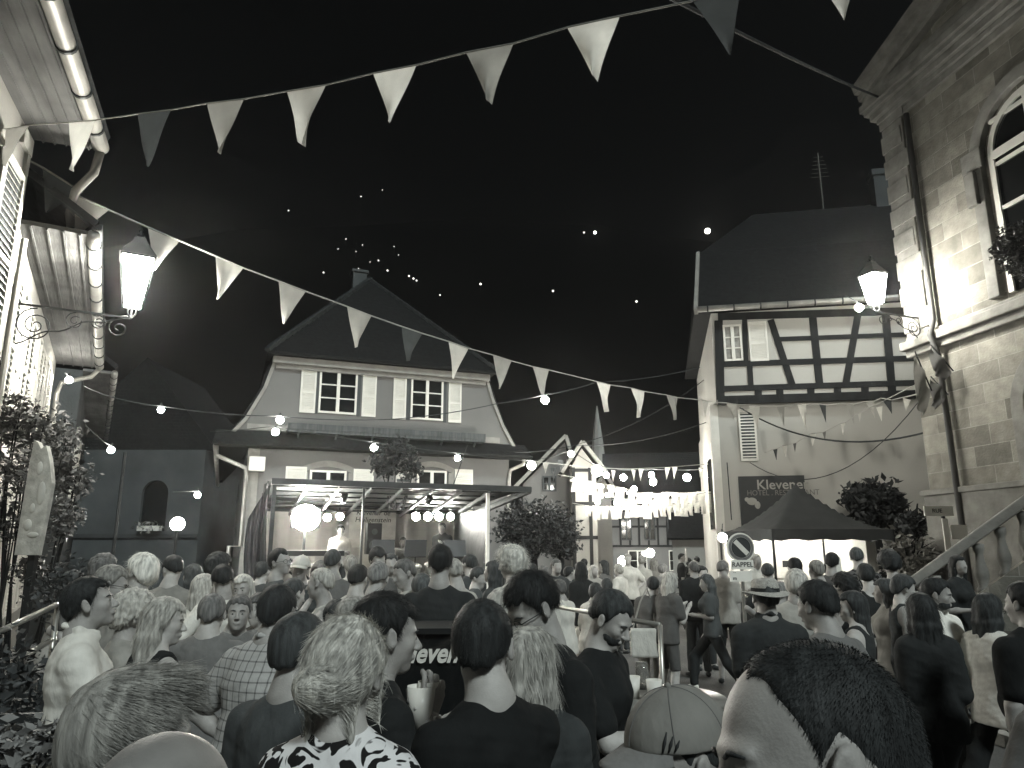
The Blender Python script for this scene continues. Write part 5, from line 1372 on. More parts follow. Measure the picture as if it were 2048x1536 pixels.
# banner flags on the stone wall
for i, (px, py, tx, ty, bx, by, g, lab) in enumerate(((1862, 692, 1905, 742, 1888, 762, .14, 'grey wedge-shaped banner flag hanging from the stone hall ledge'), (1905, 680, 1945, 745, 1925, 788, .012, 'black banner flag, rightmost on the stone hall ledge'),
        (1830, 705, 1862, 780, 1845, 838, .20, 'pale drooping flag at the corner of the stone hall'), (1862, 755, 1895, 790, 1868, 822, .10, 'small grey flag below the wedge-shaped banner on the stone hall'))):
    Y = 12.2+.25*(i % 2); A, B, T = P(px, py, Y), P(tx, ty, Y-.15), P(bx, by, Y)
    C = P(px+2, py+(by-py)*.72, Y+.05)
    t = thing('banner_flag', lab, 'flag', A); m = MB(); N = 8; V = []
    for j in range(N+1):
        for k in range(N+1):
            u, v = k/N, j/N; p = (A.lerp(B, u)).lerp(C.lerp(T, u), v)-A; V.append(p+Vector((0, .06*math.sin(u*9+v*4), 0)))
    m.add(V, [(j*(N+1)+k, j*(N+1)+k+1, (j+1)*(N+1)+k+1, (j+1)*(N+1)+k) for j in range(N) for k in range(N)])
    m.build('flag_cloth', cloth_flag(g), t, True, norm=False)
    MB().tube([(0, .0, .02), (B-A)*1.05+Vector((0, 0, .02))], .012, 6).build('flag_pole', M_['iron'], t)

# ================================================================== stage
S0 = P(548, 963, 15.0); FSt = Frame(S0.x, S0.y, 21)
stg = thing('stage', 'covered trailer stage with truss roof and dark side curtain before the mansard house', 'stage', FSt.o, FSt.a)
SW = FSt.hit(985, 1000)[0]; SWR = FSt.hit(1062, 979)[0]; zr = S0.z; DP = 3.0; zf = .85; zbk = zr-.45
tp = MB(); tp.quad((-.05, 0, zr+.05), (SWR, 0, zr+.05), (SWR-.9, DP, zbk+.05), (-.05, DP, zbk+.05), .02); tp.build('roof_sheet', M_['tarp'], stg)
tr = MB()
for y, z in ((0, zr), (DP, zbk)): tr.bar((-.05, y, z), (SWR-(.9 if y else 0), y, z), .09, .12)
for i in range(8):
    s = (i+.0)/7; x = s*SW*1.0; tr.bar((x, .05, zr-.06), (x+(-.1), DP-.05, zbk-.06), .05, .07)
for j in range(6):
    y = .25+j*.48; z = zr-(zr-zbk)*y/DP-.02; tr.tube([(-.02, y, z), (SW+.3, y, z)], .022, 6)
tr.bar((SWR-.03, .02, zr-.02), (SW+.05, DP*.8, 2.75), .1, .12); tr.bar((SW, .0, zr-.05), (SW+.0, DP, zbk-.05), .07, .1)
for x, y in ((0.02, .05), (.02, DP-.05), (SW, DP-.05)): tr.bar((x, y, zf), (x, y, zr-.45 if y > 1 else zr), .08, up=(0, 1, 0))
tr.bar((FSt.hit(727, 1000, .05)[0], .05, zf), (FSt.hit(727, 1000, .05)[0], .05, zr), .045, up=(0, 1, 0))
tr.build('truss', M_['truss'], stg)
MB().box(SW-.1, .1, zf, SW-.03, .17, zr-.1).build('corner_post', M_['white'], stg)
MB().box(-.3, 0, .55, SW+.1, DP, zf).build('deck', M_['planks'], stg)
MB().box(-.3, -.02, 0, SW+.1, -.002, .85).build('skirt', M_['tarp'], stg)
ct = MB(); N = 26; V = []
for j in range(7):
    for i in range(N+1):
        y = DP*i/N; z = .2+(zr+.02-(zr-zbk)*i/N-.2)*j/6; V.append((-.12-.25*(1-j/6)*(1-i/N)+.05*math.sin(i*1.7+.3*math.sin(j)), y-.35*(1-j/6)*(1-i/N), z))
ct.add(V, [(j*(N+1)+i, j*(N+1)+i+1, (j+1)*(N+1)+i+1, (j+1)*(N+1)+i) for j in range(6) for i in range(N)]); ct.build('side_curtain', M_['tarp'], stg, True, norm=False)
fcx = FSt.hit(500, 1000, -.1)[0]
V = []; ft = MB()
for j in range(7):
    for i in range(13):
        s = i/12; top = zr-.02 if s > .0 else zr; x = fcx*(1-s)-.05*s; V.append((x+.04*math.sin(j), -.05+.07*math.sin(i*1.6), .15+(zr-.15-(1-s)*.75)*j/6))
ft.add(V, [(j*13+i, j*13+i+1, j*13+14+i, j*13+13+i) for j in range(6) for i in range(12)]); ft.build('front_curtain', M_['tarp'], stg, True, norm=False)
V = []; bk = MB()
for j in range(5):
    for i in range(61): V.append((SW*i/60, DP-.12+.03*math.sin(i*1.1)+.02*math.sin(i*2.7), zf+(zbk-zf)*j/4))
bk.add(V, [(j*61+i, j*61+i+1, j*61+62+i, j*61+61+i) for j in range(4) for i in range(60)]); bk.build('backdrop', mat('backdrop_cloth', .36, var=.15, scale=1.5), stg, True, norm=False)
rc = MB(); V = []
for j in range(5):
    for i in range(9): V.append((SW-.05-.2*(1-j/4)*(1-i/8)*.4, .3+2.5*i/8, zf+(zbk-zf)*j/4))
rc.add(V, [(j*9+i, j*9+i+1, j*9+10+i, j*9+9+i) for j in range(4) for i in range(8)]); rc.build('right_curtain', M_['tarp'], stg, norm=False)
bn = thing('stage_banner', 'pale banner lettered Klevener de Heiligenstein behind the band', 'banner', FSt.w(0, DP-.30, 0), FSt.a)
bx0, bz1 = FSt.hit(700, 1018, DP-.3); bx1, bz0 = FSt.hit(790, 1095, DP-.3)
MB().box(bx0, 0, bz0, bx1, .02, bz1).build('sheet', mat('banner_sheet', .5, var=.2, scale=4), bn)
text_mesh('lettering', 'Klevener de\nHeiligenstein', .17, mat('banner_ink', .02), bn, ((bx0+bx1)/2, -.006, bz1-.17), shear=.2)
SPOTS = [(655, 1035, .085), (680, 1033, .085), (832, 1033, .10), (856, 1033, .10), (878, 1033, .10), (901, 1033, .095)]
for i, (px, py, r) in enumerate(SPOTS):
    x, z = FSt.hit(px, py, DP-.7)
    t = thing('stage_spotlight', 'round stage spotlight shining out, ' + ('number %d from the left in the row of four' % (i-1) if i > 1 else ('left one of the pair beside the flood', 'right one of the pair beside the flood')[i]).replace('number 1', 'first').replace('number 2', 'second').replace('number 3', 'third').replace('number 4', 'fourth'), 'spotlight', FSt.w(x, DP-.7, z), FSt.a, 'round spotlights at the back of the stage')
    m = MB(); V = []
    for (rr, yy) in ((r*1.08, -.0), (r*1.08, .14), (r*.7, .24), (.01, .25)):
        for k in range(14): V.append((rr*math.cos(k*math.pi/7), yy, rr*math.sin(k*math.pi/7)))
    m.add(V, [(j*14+k, j*14+(k+1)%14, j*14+14+(k+1)%14, j*14+14+k) for j in range(3) for k in range(14)]); m.build('housing', M_['black'], t, True)
    l_ = MB(); l_.sphere((0, .01, 0), (r, .03, r), 14, 8); l_.build('lens', glow('spot_glow', 200), t, True)
    y = MB(); y.bar((0, .1, r*.9), (0, .1, max(r+.05, (zr-.3)-z-.0)), .03, .03); y.build('yoke', M_['black'], t)
x, z = FSt.hit(612, 1037, 1.2)
t = thing('stage_floodlight', 'dazzling large floodlight at the left end of the stage', 'floodlight', FSt.w(x, 1.2, z), FSt.a)
MB().box(-.30, .03, -.2, .30, .2, .24).build('housing', M_['black'], t); MB().sphere((0, 0, .02), (.30, .05, .28), 20, 12).build('lamp_glass', glow('flood_glow', FLOODG := 380), t, True)
MB().bar((0, .12, -.2), (0, .12, -(z-zf)), .05).build('stand', M_['black'], t)
for i, px in enumerate((690, 860)):  # extra lamps added to brighten the band and backdrop
    x = FSt.hit(px, 985, .3)[0]; t = thing('added_par_lamp', ('left', 'right')[i]+' black lamp can added under the front truss to brighten the band', 'stage lamp', FSt.w(x, .3, zr-.2), FSt.a)
    m = MB(); m.tube([(0, 0, 0), (0, .16, -.12)], .07, 12); m.build('can', M_['black'], t, True); l_ = MB(); l_.sphere((0, .165, -.124), (.055, .02, .055), 10, 6); l_.build('lens', glow('added_par_glow', 70), t, True)

def at_st(px, y, z=None):
    x = FSt.hit(px, 1060, y)[0]; return FSt.w(x, y, z if z is not None else zf)
# band equipment
def music_stand(px, y, lab, tilt=12):
    p = at_st(px, y); t = thing('music_stand', lab, 'music stand', p, FSt.a+R(random.uniform(-25, 25)))
    m = MB(); m.tube([(0, 0, .05), (0, 0, 1.05)], .014, 6)
    for k in range(3): m.tube([(0, 0, .18), (.28*math.cos(k*2.1), .28*math.sin(k*2.1), .01)], .01, 5)
    m.build('stand', M_['black'], t)
    d = MB(); d.quad((-.24, -.05, 1.0), (.24, -.05, 1.0), (.24, .12, 1.36), (-.24, .12, 1.36), .015); d.box(-.24, -.10, .99, .24, -.05, 1.005); d.build('desk', M_['black'], t); return t
music_stand(768, .6, 'black music stand tilted toward the speaker box')
music_stand(832, .6, 'black music stand at centre stage in front of the drums')
music_stand(912, .7, 'black music stand right beside the singer')
p = at_st(747, 1.8); t = thing('loudspeaker', 'tall black loudspeaker on a pole before the banner', 'loudspeaker', p, FSt.a)
MB().box(-.17, -.15, 1.05, .17, .15, 1.75).build('cabinet', M_['black'], t, bevel=.015); m = MB(); m.lathe((0, 0, 0), [(.25, 0), (.25, .03), (.02, .05), (.02, 1.05)], 12); m.build('pole', M_['black'], t)
for zz, rr in ((1.25, .12), (1.56, .07)):
    V = [(rr*math.cos(k*math.pi/8), -.158, zz+rr*math.sin(k*math.pi/8)) for k in range(16)]; MB().add(V+[(0, -.152, zz)], [(k, (k+1)%16, 16) for k in range(16)]).build('cone', mat('speaker_cone', .05, rough=.6), t)
# keyboards
p = at_st(628, .9); t = thing('keyboard', 'upper black stage keyboard on a stand left of the keyboard player', 'keyboard', p, FSt.a)
MB().box(-.65, -.16, 1.02, .65, .16, 1.13).build('case', M_['black'], t, bevel=.01); k_ = MB()
for i in range(36): k_.box(-.6+i*.033, -.15, 1.131, -.6+i*.033+.03, -.01, 1.145)
k_.build('keys', M_['white'], t)
lg = MB(); lg.bar((-.5, 0, 0), (.5, 0, 1.0), .04); lg.bar((.5, .05, 0), (-.5, .05, 1.0), .04); lg.build('stand', M_['black'], t)
p = at_st(625, .35); t = thing('keyboard', 'lower keyboard with a white strip of keys facing the crowd', 'keyboard', p, FSt.a)
MB().box(-.62, -.14, .78, .62, .14, .87).build('case', M_['black'], t, bevel=.01); MB().box(-.58, -.155, .80, .58, -.142, .85).build('key_strip', M_['white'], t)
lg = MB(); lg.bar((-.5, 0, 0), (.5, 0, .78), .04); lg.bar((.5, .05, 0), (-.5, .05, .78), .04); lg.build('stand', M_['black'], t)
# drum kit
p = at_st(845, 1.7); t = thing('drum_kit', 'drum kit with shining shells and tilted cymbals at centre stage', 'drum kit', p, FSt.a)
def drum(x, y, z, r, h, tilt=0, name='tom'):
    m = MB(); m.lathe((0, 0, 0), [(r*.98, 0), (r, .02), (r, h-.02), (r*.98, h)], 18); M = Matrix.Translation((x, y, z)) @ Matrix.Rotation(R(tilt), 4, 'X'); m.v = [tuple(M@Vector(v)) for v in m.v]
    o = m.build(name, mat('drum_shell', .35, rough=.25, metal=.4), t, True)
    m = MB(); 
    for zz in (.02, h-.02): m.lathe((0, 0, zz-.012), [(r+.008, 0), (r+.008, .02)], 18)
    m.v = [tuple(M@Vector(v)) for v in m.v]; m.build('hoop', M_['steel'], o)
drum(0, 0, .28, .28, .42, 90, 'bass_drum'); drum(-.2, -.1, .62, .15, .2, 20); drum(.2, -.1, .62, .16, .22, 20); drum(.55, .2, .35, .2, .35, 0, 'floor_tom'); drum(-.5, .1, .5, .17, .14, 5, 'snare')
for x, z, r in ((-.6, 1.15, .22), (.6, 1.2, .25), (-.25, 1.25, .18)):
    m = MB(); m.lathe((x, .1, z), [(r, 0), (r*.5, .02), (.04, .03), (.03, .045)], 20); m.build('cymbal', M_['steel'], t, True); MB().tube([(x, .1, 0), (x, .1, z)], .012, 6).build('cymbal_stand', M_['steel'], t)
p = at_st(965, .8); t = thing('mixing_desk', 'mixing desk and cased amplifiers piled at the right edge of the stage', 'mixing desk', p, FSt.a)
MB().box(-.45, -.25, 0, .45, .25, .62).build('flight_case', M_['black'], t, bevel=.01); MB().box(-.35, -.2, .622, .1, .2, .86).build('amplifier', mat('amp_grey', .12, rough=.4), t, bevel=.01)
k_ = MB(); k_.add([(.12, -.22, .63), (.44, -.22, .63), (.44, .2, .78), (.12, .2, .78), (.12, .2, .63), (.44, .2, .63)], [(0,1,2,3), (3,2,5,4), (0,3,4), (1,5,2), (0,4,5,1)]); k_.build('console', mat('amp_grey', .12), t)
p = at_st(712, .35); t = thing('monitor_speaker', 'square monitor speaker with a bright ring facing the dancers', 'monitor speaker', p, FSt.a)
MB().box(-.28, -.15, .0, .28, .3, .5).build('cabinet', M_['black'], t, bevel=.01); MB().lathe((0, 0, 0), [(.1, 0), (.07, .02)], 14)
V = [(.12*math.cos(k*math.pi/8), -.155, .25+.12*math.sin(k*math.pi/8)) for k in range(16)]+[(.08*math.cos(k*math.pi/8), -.16, .25+.08*math.sin(k*math.pi/8)) for k in range(16)]
MB().add(V, [(k, (k+1)%16, 16+(k+1)%16, 16+k) for k in range(16)]).build('ring', M_['steel'], t)

# ================================================================== sales tent
FTn = Frame(*(lambda a: (a.x, a.y))(P(1546, 1080, 15.2)), 5)
tn = thing('sales_tent', 'dark pop-up tent with peaked roof and brightly lit white side walls, right of the street', 'tent', FTn.o, FTn.a)
TW = FTn.hit(1784, 1050)[0]; TD = 2.9; TL = -.0
zt1 = P(1546, 1080, 15.2).z+.22; zpk = FTn.hit(1572, 966, 1.45)[1]
TWx = 2.55
# corners: front (0,0), right (TWx,0), back, left
N = 12; V = []; cx, cy = TWx*.5, TD*.5
apx = FTn.hit(1572, 968, cy)[0]
m = MB()
def roofp(u, v):        # u,v in -1..1
    x = TWx*(u+1)/2; y = TD*(v+1)/2; d = max(abs(u), abs(v)); h = (1-d)**1.0
    z = zt1+(zpk-zt1)*(h**1.35)*1.0; return (x+(apx-cx)*h*.0, y, z-.06*math.sin(math.pi*d)*(1-abs(abs(u)-abs(v))))
for j in range(2*N+1):
    for i in range(2*N+1): V.append(roofp(i/N-1, j/N-1))
W2 = 2*N+1
m.add(V, [(j*W2+i, j*W2+i+1, (j+1)*W2+i+1, (j+1)*W2+i) for j in range(2*N) for i in range(2*N)]); m.build('canopy', mat('tent_cloth', .045, rough=.75, bump=.4, bscale=6), tn, True)
vl = MB()
for (a, b) in (((-.02, -.02), (TWx+.02, -.02)), ((TWx+.02, -.02), (TWx+.02, TD+.02)), ((TWx+.02, TD+.02), (-.02, TD+.02)), ((-.02, TD+.02), (-.02, -.02))):
    n = 14
    for i in range(n):
        p = Vector((*a, 0)).lerp(Vector((*b, 0)), i/n); q = Vector((*a, 0)).lerp(Vector((*b, 0)), (i+1)/n)
        d0 = .22+.02*math.sin(i*1.9); d1 = .22+.02*math.sin((i+1)*1.9); vl.add([p+Vector((0, 0, zt1+.0)), q+Vector((0, 0, zt1+.0)), q+Vector((0, 0, zt1-d1)), p+Vector((0, 0, zt1-d0))], [(0,1,2,3)])
vl.build('valance', MATS['tent_cloth'], tn)
for x, y in ((0, 0), (TWx, 0), (0, TD), (TWx, TD)):
    MB().box(x-.02, y-.02, 0, x+.02, y+.02, zt1).build('leg', M_['iron'], tn)
MB().quad((.05, TD-.03, .9), (TWx-.05, TD-.03, .9), (TWx-.05, TD-.03, zt1-.05), (.05, TD-.03, zt1-.05), .01).build('back_wall', mat('tent_wall', .8, var=.04), tn)
MB().quad((TWx-.03, 1.0, .9), (TWx-.03, TD-.1, .9), (TWx-.03, TD-.1, zt1-.05), (TWx-.03, 1.0, zt1-.05), .01).build('side_wall', MATS['tent_wall'], tn)
bf = MB()
for i in range(10): bf.tube([(.1+i*.26, TD-.06, zt1-.1), (.15+i*.26, TD-.08, zt1-.25), (.2+i*.26, TD-.06, zt1-.1)], .006, 4)
bf.build('hooks', M_['steel'], tn)
for i, (x, y, lab) in enumerate(((.75, TD-.7, 'left strip lamp under the tent roof'), (2.05, TD-.7, 'right strip lamp under the tent roof'))):
    t = thing('strip_lamp', lab, 'lamp', FTn.w(x, y, 0), FTn.a); MB().box(-.45, -.03, zt1-.12, .45, .03, zt1-.07).build('tube', glow('strip_glow', 70), t); MB().box(-.47, -.04, zt1-.069, .47, .04, zt1-.03).build('fitting', M_['white'], t)
br = thing('bar_counter', 'long serving counter with bottles under the sales tent', 'counter', FTn.w(.2, 2.2, 0), FTn.a)
MB().box(0, 0, 0, 2.2, .6, .95).build('front', M_['plaster_dark'], br); MB().box(-.05, -.05, .95, 2.25, .65, .99).build('worktop', M_['white'], br)
for i in range(7):
    p = FTn.w(.4+i*.27, 2.45, .99); b = single(MB().lathe(p, [(.035, 0), (.036, .17), (.013, .22), (.013, .29)], 10), 'bottle', mat('bottle_glass', .04, rough=.1), 'dark wine bottle standing on the tent counter', 'bottle', 'bottles on the tent counter', smooth=True)
ps = thing('poster', 'framed price poster on the lit back wall of the tent', 'poster', FTn.w(.9, TD-.06, 0), FTn.a)
MB().box(0, -.015, 1.35, .8, 0, 1.95).build('sheet', mat('poster_paper', .55, var=.15, scale=6), ps); MB().box(.55, -.02, 1.6, .72, -.0155, 1.75).build('picture', M_['timber'], ps)
p = P(1445, 1073, 14.6); festoon([p+Vector((.1, .3, .25)), p+Vector((0, 0, .12))], [(1445, 1075, 14.6, .085, 'l')], 'bare bright bulb under the left corner of the sales tent')
p = P(1410, 1055, 13.2)
# round no-stopping sign
p = P(1482, 1095, 11.3); t = thing('no_stopping_sign', 'round traffic sign with a thick diagonal bar and a RAPPEL plate below it', 'road sign', (p.x, p.y, 0), R(6))
def disc(r, y, z, n=32, sx=1): return [(r*math.cos(k*2*math.pi/n)*sx, y, z+r*math.sin(k*2*math.pi/n)) for k in range(n)]
rr = .215
m = MB(); V = disc(rr, 0, p.z)+disc(rr, .02, p.z); m.add(V, [tuple(range(32)), tuple(range(63, 31, -1))]+[(k, (k+1)%32, 32+(k+1)%32, 32+k) for k in range(32)]); m.build('rim', M_['white'], t)
m = MB(); V = disc(rr*.9, -.004, p.z)+disc(rr*.72, -.004, p.z); m.add(V, [(k, (k+1)%32, 32+(k+1)%32, 32+k) for k in range(32)]); m.build('ring', mat('sign_red', .18, rough=.4, var=.05), t)
MB().add(disc(rr*.70, -.004, p.z), [tuple(range(32))]).build('face', mat('sign_blue', .05, rough=.4, var=.05), t)
a = R(-45); d = Vector((math.cos(a), 0, math.sin(a))); MB().bar(Vector((0, -.009, p.z))-d*rr*.62, Vector((0, -.009, p.z))+d*rr*.62, .07, .006, up=(0, 1, 0)).build('diagonal_bar', mat('sign_bar', .75, rough=.4), t)
z1 = P(1478, 1120, 11.3).z; z2 = P(1478, 1139, 11.3).z; z3 = P(1478, 1163, 11.3).z
MB().box(-.17, -.01, z2, .17, .01, z1).build('plate', M_['white'], t); text_mesh('lettering', 'RAPPEL', .10, mat('sign_ink', .02), t, (0, -.014, (z1+z2)/2), extrude=.002)
MB().box(-.2, -.01, z3, .14, .01, z2-.02).build('lower_plate', M_['white'], t); text_mesh('lettering', '\u00b7\u00b7\nm', .08, mat('sign_ink', .02), t, (-.13, -.014, (z3+z2)/2), extrude=.002)
MB().tube([(0, .03, 0), (0, .03, p.z+.1)], .03, 8).build('pole', M_['steel'], t)
# direction sign by the steps
p = P(1888, 1050, 12.0); t = thing('direction_signpost', 'white street-name arm and small panel on a pole by the stone steps', 'signpost', (p.x, p.y, 0))
z0 = P(1888, 1012, 12).z
MB().tube([(0, 0, 0), (0, 0, z0)], .03, 8).build('pole', M_['iron'], t)
MB().box(-.30, -.03, z0-.16, .16, .0, z0+.0).build('name_arm', M_['white'], t); text_mesh('lettering', 'RUE', .09, mat('sign_ink', .02), t, (-.1, -.034, z0-.08), extrude=.002)
MB().box(.08, -.04, z0-.52, .34, -.01, z0-.30).build('panel', M_['white'], t)
MB().box(-.05, -.06, z0-.9, .04, -.032, z0-.2).build('upright_plate', M_['white'], t)

# ================================================================== rails and barriers
def pipe_thing(name, segs, label, cat, r=.022, m='steel'):
    o = Vector(segs[0][0]); o = Vector((o.x, o.y, 0)); t = thing(name, label, cat, o)
    for i, s in enumerate(segs):
        b = MB(); b.tube([Vector(p)-o for p in s], r, 8); b.build('rail' if i == 0 else 'post', M_[m], t, True)
    return t
a, b, c = P(1105, 1212, 8.2), P(1320, 1250, 6.6), P(1215, 1232, 7.4)
def drop(p): return Vector((p.x, p.y, 0))
pipe_thing('barrier_rail', [[a, b], [b, drop(b)], [a, drop(a)]], 'pale pipe handrail with an end post, between the bearded man and the walkers', 'handrail', .022)
a, b = P(1235, 1306, 4.9), P(1300, 1322, 4.7)
# bar table with cups
tb = thing('bar_table', 'tall round bar table with cups beside the bearded man', 'bar table', (P(1300, 1400, 3.9).x, 3.9, 0))
tz = P(1300, 1392, 3.9).z
MB().lathe((0, 0, tz-.03), [(.36, 0), (.37, .01), (.37, .03)], 28).build('tabletop', mat('table_top', .22, rough=.3), tb, True); MB().lathe((0, 0, 0), [(.28, 0), (.26, .03), (.035, .06), (.035, tz-.03)], 14).build('column', M_['iron'], tb, True)
def cup(p, lab, r=.038, h=.10, m=None, group=None):
    c = MB(); n = 20; pr = [(r*.78, 0), (r, h), (r*.95, h-.001), (r*.74, .004)]
    c.lathe(p, pr, n); return single(c, 'cup', m or mat('plastic_cup', .75, rough=.35, var=.03), lab, 'cup', group, loc=p, smooth=True)
cup(Vector((P(1305, 1390, 3.8).x, 3.75, tz)), 'white plastic cup on the bar table, nearest the grey cap')
cup(Vector((P(1262, 1370, 3.9).x, 3.85, tz)), 'white plastic cup on the bar table by the bearded man\'s hand')
for i, (x, y) in enumerate(((1240, 3.8), (1285, 4.1))):
    q = Vector((P(x, 1380, y).x, y, tz)); single(MB().lathe(q, [(.033, 0), (.04, .05), (.035, .09), (.03, .13)], 14), 'wine_glass', mat('wine_glass', .5, rough=.05, spec=.8, trans=.7), ('wine glass on the left edge of the bar table', 'wine glass at the back of the bar table')[i], 'glass', smooth=True)
# Klevener panel
p = P(815, 1268, 4.3); q = P(958, 1268, 4.3)
kp = thing('bar_sign', 'glossy black bar panel lettered Klevener between the two dark-shirted men', 'bar sign', (p.x-.25, 4.3, 0), R(3))
kw = q.x-p.x+.55; zt = p.z
MB().box(0, 0, .75, kw, .05, zt).build('panel', mat('gloss_black', .012, rough=.08, var=.02, spec=.8), kp)
MB().box(-.03, -.03, zt, kw+.03, .45, zt+.03).build('shelf', M_['black'], kp)
for x in (.04, kw-.04): MB().box(x-.03, .0, 0, x+.03, .4, zt-.002).build('leg', M_['black'], kp)
text_mesh('lettering', 'Klevener', .145, mat('panel_letters', .7, rough=.5, var=.1), kp, (P(872, 1310, 4.3).x-p.x+.25, -.012, P(880, 1308, 4.3).z), shear=.35, bold=.004, sx=.85)
# left railings, fence, plants, sign board
a, b = P(-20, 1272, 5.2), P(116, 1208, 6.4); a2, b2 = P(40, 1318, 5.6), P(102, 1280, 6.3)
pipe_thing('stair_rail', [[a, b], [b, drop(b)], [a, drop(a)], [a2, b2]], 'bright steel stair rail at the left edge, beneath the climbing plants', 'handrail', .022)
t = thing('iron_fence', 'low black iron fence at the bottom left corner', 'fence', (P(20, 1440, 3.9).x, 3.9, 0), R(8))
fz = P(50, 1436, 3.9).z; f_ = MB(); f_.bar((-.8, 0, fz), (.22, 0, fz), .04); f_.bar((-.8, 0, .3), (.22, 0, .3), .03)
for i in range(9): f_.bar((-.78+i*.12, 0, .05), (-.78+i*.12, 0, fz), .016, up=(0, 1, 0))
f_.build('bars', M_['iron'], t)
lf = leaf_mat('leaf_mid', .10); lfd = leaf_mat('leaf_dark', .045)
def plant(name, lab, cat, blobs, m, base, size=.05, stems=True, seed=1):
    t = thing(name, lab, cat, base); mb = MB(); o = Vector(base)
    for i, (c, r, n, sq) in enumerate(blobs): leaves(mb, Vector(c)-o, r, n, size, seed*31+i, sq)
    mb.build('foliage', m, t, norm=False)
    if stems:
        s = MB(); rs = random.Random(seed)
        for i, (c, r, n, sq) in enumerate(blobs):
            c = Vector(c)-o
            for k in range(3): s.tube([Vector((c.x*.3+rs.uniform(-.1, .1), c.y*.3, 0)), Vector((c.x*.8, c.y*.8, c.z*.5)), c+Vector((rs.uniform(-r, r)*.5, 0, rs.uniform(0, r)*.6))], [.02, .013, .006], 5)
        s.build('stems', M_['timber'], t)
    return t
bl = [(P(x, y, Y), r, n, (1, 1, 1)) for (x, y, Y, r, n) in ((15, 830, 8.0, .30, 700), (60, 860, 8.3, .34, 800), (110, 885, 9.0, .34, 800), (30, 950, 8.0, .30, 500), (140, 960, 9.2, .30, 700), (120, 1040, 9, .28, 560), (15, 1050, 8.2, .25, 380), (60, 1140, 8.4, .22, 260))]
plant('climbing_plant', 'leafy climbing plant covering the lower wall of the shuttered house around the carved board', 'climbing plant', bl, lf, (P(70, 1000, 8.6).x, 8.6, 0), .036, seed=2)
bl = [(P(x, y, Y), r, n, (1, 1, 1)) for (x, y, Y, r, n) in ((120, 1180, 7.2, .30, 500), (20, 1370, 5.0, .34, 620), (10, 1430, 4.3, .3, 560), (90, 1430, 4.9, .26, 420))]
plant('shrub', 'dark shrub behind the stair rail at the left edge', 'shrub', bl, lfd, (P(60, 1400, 5.6).x, 5.6, 0), .032, seed=5)
bl = [(P(x, y, 3.3), .16, 200, (1, 1, .7)) for (x, y) in ((20, 1490), (95, 1500), (150, 1475))]
plant('flower_box', 'flower box foliage at the bottom left in front of the iron fence', 'flower box', bl, leaf_mat('leaf_flower', .2), (P(90, 1500, 3.3).x, 3.3, 0), .03, seed=8)
p = P(72, 990, 7.7); t = thing('carved_board', 'tall pale carved wooden board with a ragged top, half hidden by the climbing plant', 'carved board', (p.x, p.y, 0), R(-12))
zb, zt = P(60, 1100, 7.7).z-.05, P(60, 880, 7.7).z
pts = [(-.16, zb), (.12, zb), (.16, zb+.5), (.17, zt-.45), (.13, zt-.30), (.10, zt-.2), (.04, zt-.06), (-.02, zt-.09), (-.07, zt-.02), (-.12, zt), (-.14, zt-.3)]
MB().prism(pts, 0, .05).build('board', mat('carved_wood', .5, rough=.35, var=.35, scale=7, bump=1.0, bscale=9), t); MB().box(-.04, .05, 0, .04, .1, zb+.6).build('post', M_['timber'], t)
cv = MB(); rs = random.Random(9)
for (x, z, a, b) in ((.0, .88, .035, .07), (.06, .62, .05, .12), (-.05, .30, .05, .06), (.03, .2, .07, .03), (-.02, .47, .03, .05)):
    MB().sphere((x, .0, zb+z), (a, .018, b), 12, 8).build('carving', mat('carved_wood_pale', .65, rough=.3, var=.2), t, True)
# geraniums on the stage house, hanging basket, shrubs
bl = [(P(790, 915, 17.0), .62, 900, (1.0, .6, .75)), (P(770, 935, 17.0), .35, 300, (1, .6, .8)), (P(825, 940, 17), .3, 260, (1, .6, .8))]
plant('window_shrub', 'bushy pot plant above the stage roof between the ground-floor windows', 'pot plant', bl, lfd, (P(795, 1000, 17.3).x, 17.3, 2.9), .055, seed=11)
x0, z0 = FH.hit(790, 968, -.3); t = thing('notice_board', 'small pale illustrated board leaning above the stage roof beside the pot plant', 'board', FH.w(x0, -.3, 0), FH.a)
MB().box(0, -.03, z0-.05, .48, 0, z0+.42).build('panel', mat('notice_panel', .45, var=.5, scale=12), t); MB().box(.04, -.036, z0+.06, .44, -.031, z0+.14).build('print', M_['plaster_dark'], t); MB().box(.2, .0, 2.2, .26, .05, z0+.1).build('post', M_['timber'], t)
bl = [(P(x, y, Y), r, n, (1, 1, .85)) for (x, y, Y, r, n) in ((2032, 478, 10.3, .30, 800), (2012, 500, 10.4, .22, 500), (2040, 525, 10.3, .26, 600))]
plant('hanging_basket', 'bushy flower basket hanging before the tall arched window of the stone hall', 'flower basket', bl, lf, P(2035, 520, 10.4), .034, stems=False, seed=14)
